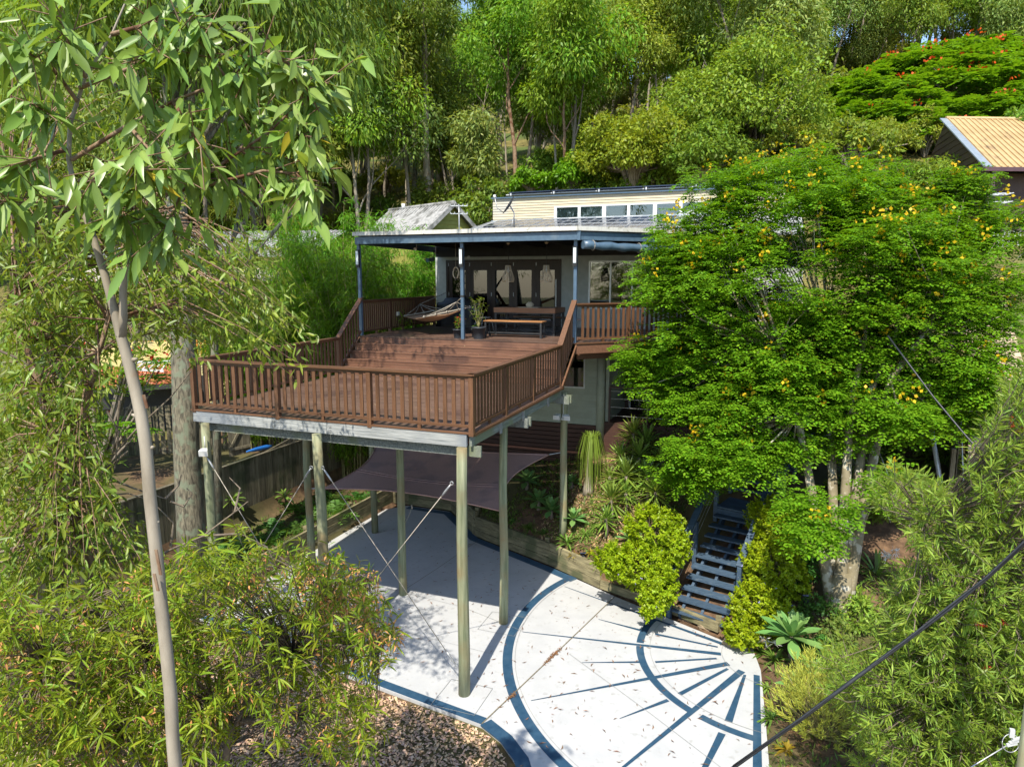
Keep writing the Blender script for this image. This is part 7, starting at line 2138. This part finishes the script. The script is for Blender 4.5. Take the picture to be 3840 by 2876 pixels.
for R_, n_, pd in WREG:
    for (px, py) in poly_pts(rng, R_, n_):
        d = 7.5+rng.uniform(-1.5, 1.5)+(px-700)/1700
        c = at(px+rng.normal()*40, py+rng.normal()*38, d)
        s = hubs[np.argmin(((hubs-c)**2).sum(1)+rng.random(len(hubs))*.25)]
        tw.tube([s, s*.4+c*.6+UPV*.06, c], [.010, .006, .003], k=4, caps=False)
        ax = unit((c-s)*.8+UPV*.5+rand_dirs(rng, 1)[0]*.5); e = c+ax*.24
        tw.tube([c, e], [.003, .002], k=3, caps=False)
        n = 14 if not pd else 7; u = rng.random((n, 1)); P = c*(1-u)+e*u
        D = unit(ax*.55+rand_dirs(rng, n)*1.1)
        Lr = rng.uniform(.09, .185, n)
        lf.blades(P, D, UPV*.7+rand_dirs(rng, n)*.8, Lr, Lr*rng.uniform(.11, .165, n), rng, droop=.28, tint=.40, detail=1)
        if pd or rng.random() < .30:
            n = 30 if pd else 12; P = c+rand_dirs(rng, n)*np.array([.09, .09, .13])
            pods.blades(P, rand_dirs(rng, n), rand_dirs(rng, n), rng.uniform(.035, .075, n), rng.uniform(.014, .022, n), rng, droop=.5, tint=.4)
            tw.tube([c, c-UPV*.14], [.003, .002], k=3, caps=False)
tw.build('twigs', M['twig'], wt); lf.build('foliage', G['acacia'], wt); pods.build('seed_pods', G['pod'], wt)

# ---------------------------------------------------------------- bottlebrush on the right
bb2 = thing('bottlebrush', at(3700, 2700, 7.5)*np.array([1, 1, 0]), 'dense narrow leaved bottlebrush filling the lower right', 'bottlebrush')
rng = np.random.default_rng(97); b = MB(); lf = LeafSet(); fl = LeafSet(); tw = MB()
root = np.array(bb2.location)
hubs = []
for k in range(16):
    e = at(rng.uniform(3350, 3900), rng.uniform(1700, 2750), rng.uniform(6.5, 8.3))
    m = root*.4+e*.6+rng.normal(size=3)*.2
    b.tube([root+np.array([0, 0, -.1]), root*.75+e*.25+rng.normal(size=3)*.1, m, e], [.06, .05, .03, .012], k=6, caps=False)
    hubs += [m, e, m*.5+e*.5]
b.build('trunk', M['twig'], bb2); hubs = np.array(hubs)
BREG = [(((3960,1400),(3780,1470),(3690,1650),(3620,1900),(3430,1800),(3330,1800),(3300,1900),(3420,2010),(3440,2120),(3330,2230),(3400,2300),(3960,2300)), 1150), (((3400,2250),(3330,2420),(3240,2560),(3260,2700),(3240,2950),(3960,2950),(3960,2250)), 1700), (((3080,2450),(3260,2470),(3280,2640),(3150,2640)), 60)]
for R_, n_ in BREG:
    for (px, py) in poly_pts(rng, R_, n_):
        d = 7.2+rng.uniform(-1.2, 1.3)-(px-3500)/700*.6
        c = at(px, py, d); s = hubs[np.argmin(((hubs-c)**2).sum(1)+rng.random(len(hubs))*.3)]
        ax = unit((c-s)*.7+rand_dirs(rng, 1)[0]*.7+UPV*.45); e = c+ax*rng.uniform(.16, .30)
        tw.tube([s*.5+c*.5, c, e], [.007, .005, .002], k=4, caps=False)
        n = 32; u = rng.random((n, 1)); P = c*(1-u)+e*u
        R2 = rand_dirs(rng, n); R2 = unit(R2-(R2@ax)[:, None]*ax); D = unit(R2+ax*.75)
        lf.blades(P, D, UPV*.5+rand_dirs(rng, n), rng.uniform(.07, .13, n), rng.uniform(.0105, .016, n), rng, droop=.08, tint=.36, wpos=.55)
        if rng.random() < .012:
            n = 90; u = rng.random((n, 1)); P = c*(1-u)+(c+ax*.10)*u; R2 = unit(rand_dirs(rng, n))
            fl.blades(P, R2, rand_dirs(rng, n), .03, .004, rng)
tw.build('twigs', M['twig'], bb2); lf.build('foliage', G['bottle'], bb2)
if fl.n: fl.build('flowers', M['red_flower'], bb2)

# ---------------------------------------------------------------- overhead cables
def cable(name, pts, r, label, m='cable', sag=.0, k=7):
    P = [at(*q) for q in pts]
    return tag(MB().tube(P, r, k=k).build(name, M[m]), label, 'cable')
cable('power_cable', [(2560,3020,4.6),(2770,2862,4.5),(3000,2698,4.4),(3200,2548,4.3),(3400,2400,4.25),(3560,2280,4.2),(3700,2166,4.15),(3800,2075,4.1),(3850,2025,4.05),(4050,1840,3.9)], .0125, 'thick black overhead cable crossing the lower right corner')
cable('power_cable', [(2750,2870,4.49),(3000,2694,4.38),(3400,2396,4.23),(3700,2162,4.13),(3850,2021,4.03),(4050,1836,3.9)], .006, 'thin strand twisted along the thick black cable')
cable('power_cable', [(3330,1260,13),(3400,1354,12.6),(3500,1488,12.2),(3608,1618,11.8),(3720,1745,11.4),(3840,1880,11),(3960,2020,10.6)], .016, 'black cable slanting past the right boundary path')
for k, (a, c, lb) in enumerate((((3275,1640,14.6),(3370,1880,14.2),'thin grey stay wire behind the flowering tree trunk'), ((3250,1720,14.6),(3340,1960,14.2),'second thin stay wire left of the first'))):
    cable('stay_wire', [a, c], .008, lb, 'grey_metal', k=5)
ck = thing('cable_connector', at(3790, 2785, 5.6), 'white cable connector with loops of wire at the lower right edge', 'cable connector')
c = np.array(ck.location)
b = MB()
for k in range(3): b.bar(c+_r*(.018*k-.03)+UPV*(.02*k-.02), c+_r*(.05+.02*k)+UPV*(.025*k+.0), .018, .022)
b.cbox(c+UPV*.09, (.035, .03, .07)); b.build('clamp', M['alu'], ck)
b = MB()
for s_ in (1, -1):
    b.tube([c+_r*(.07*math.cos(a))+_u*(.075*math.sin(a)*s_+.0) for a in np.linspace(0, 3.4, 12)], .0035, k=5)
b.build('wire_loop', M['grey_metal'], ck)
MB().tube([c, at(3600, 2900, 5.7), at(3480, 3000, 5.8)], .005, k=6).build('service_wire', M['grey_metal'], ck)
up_ = thing('power_pole', at(3865, 2700, 4.7)*np.array([1, 1, 0]), 'round timber power pole at the right edge of the frame', 'power pole')
p = np.array(up_.location); MB().tube([p+np.array([0, 0, -.2]), p+np.array([.0, 0, 3]), p+np.array([0, 0, 6.4])], [.055, .05, .045], k=12).build('pole_shaft', M['pole'], up_)

# joined masses of pieces too small or too many to pick apart
for o in bpy.data.objects:
    if o.parent is not None and o.name.split('.')[0] in ('crown', 'foliage', 'flowers', 'seed_pods', 'twigs', 'fronds', 'rosette', 'leaves', 'branches', 'stems', 'culms', 'dead_branches', 'flower_stem'):
        o['kind'] = 'stuff'
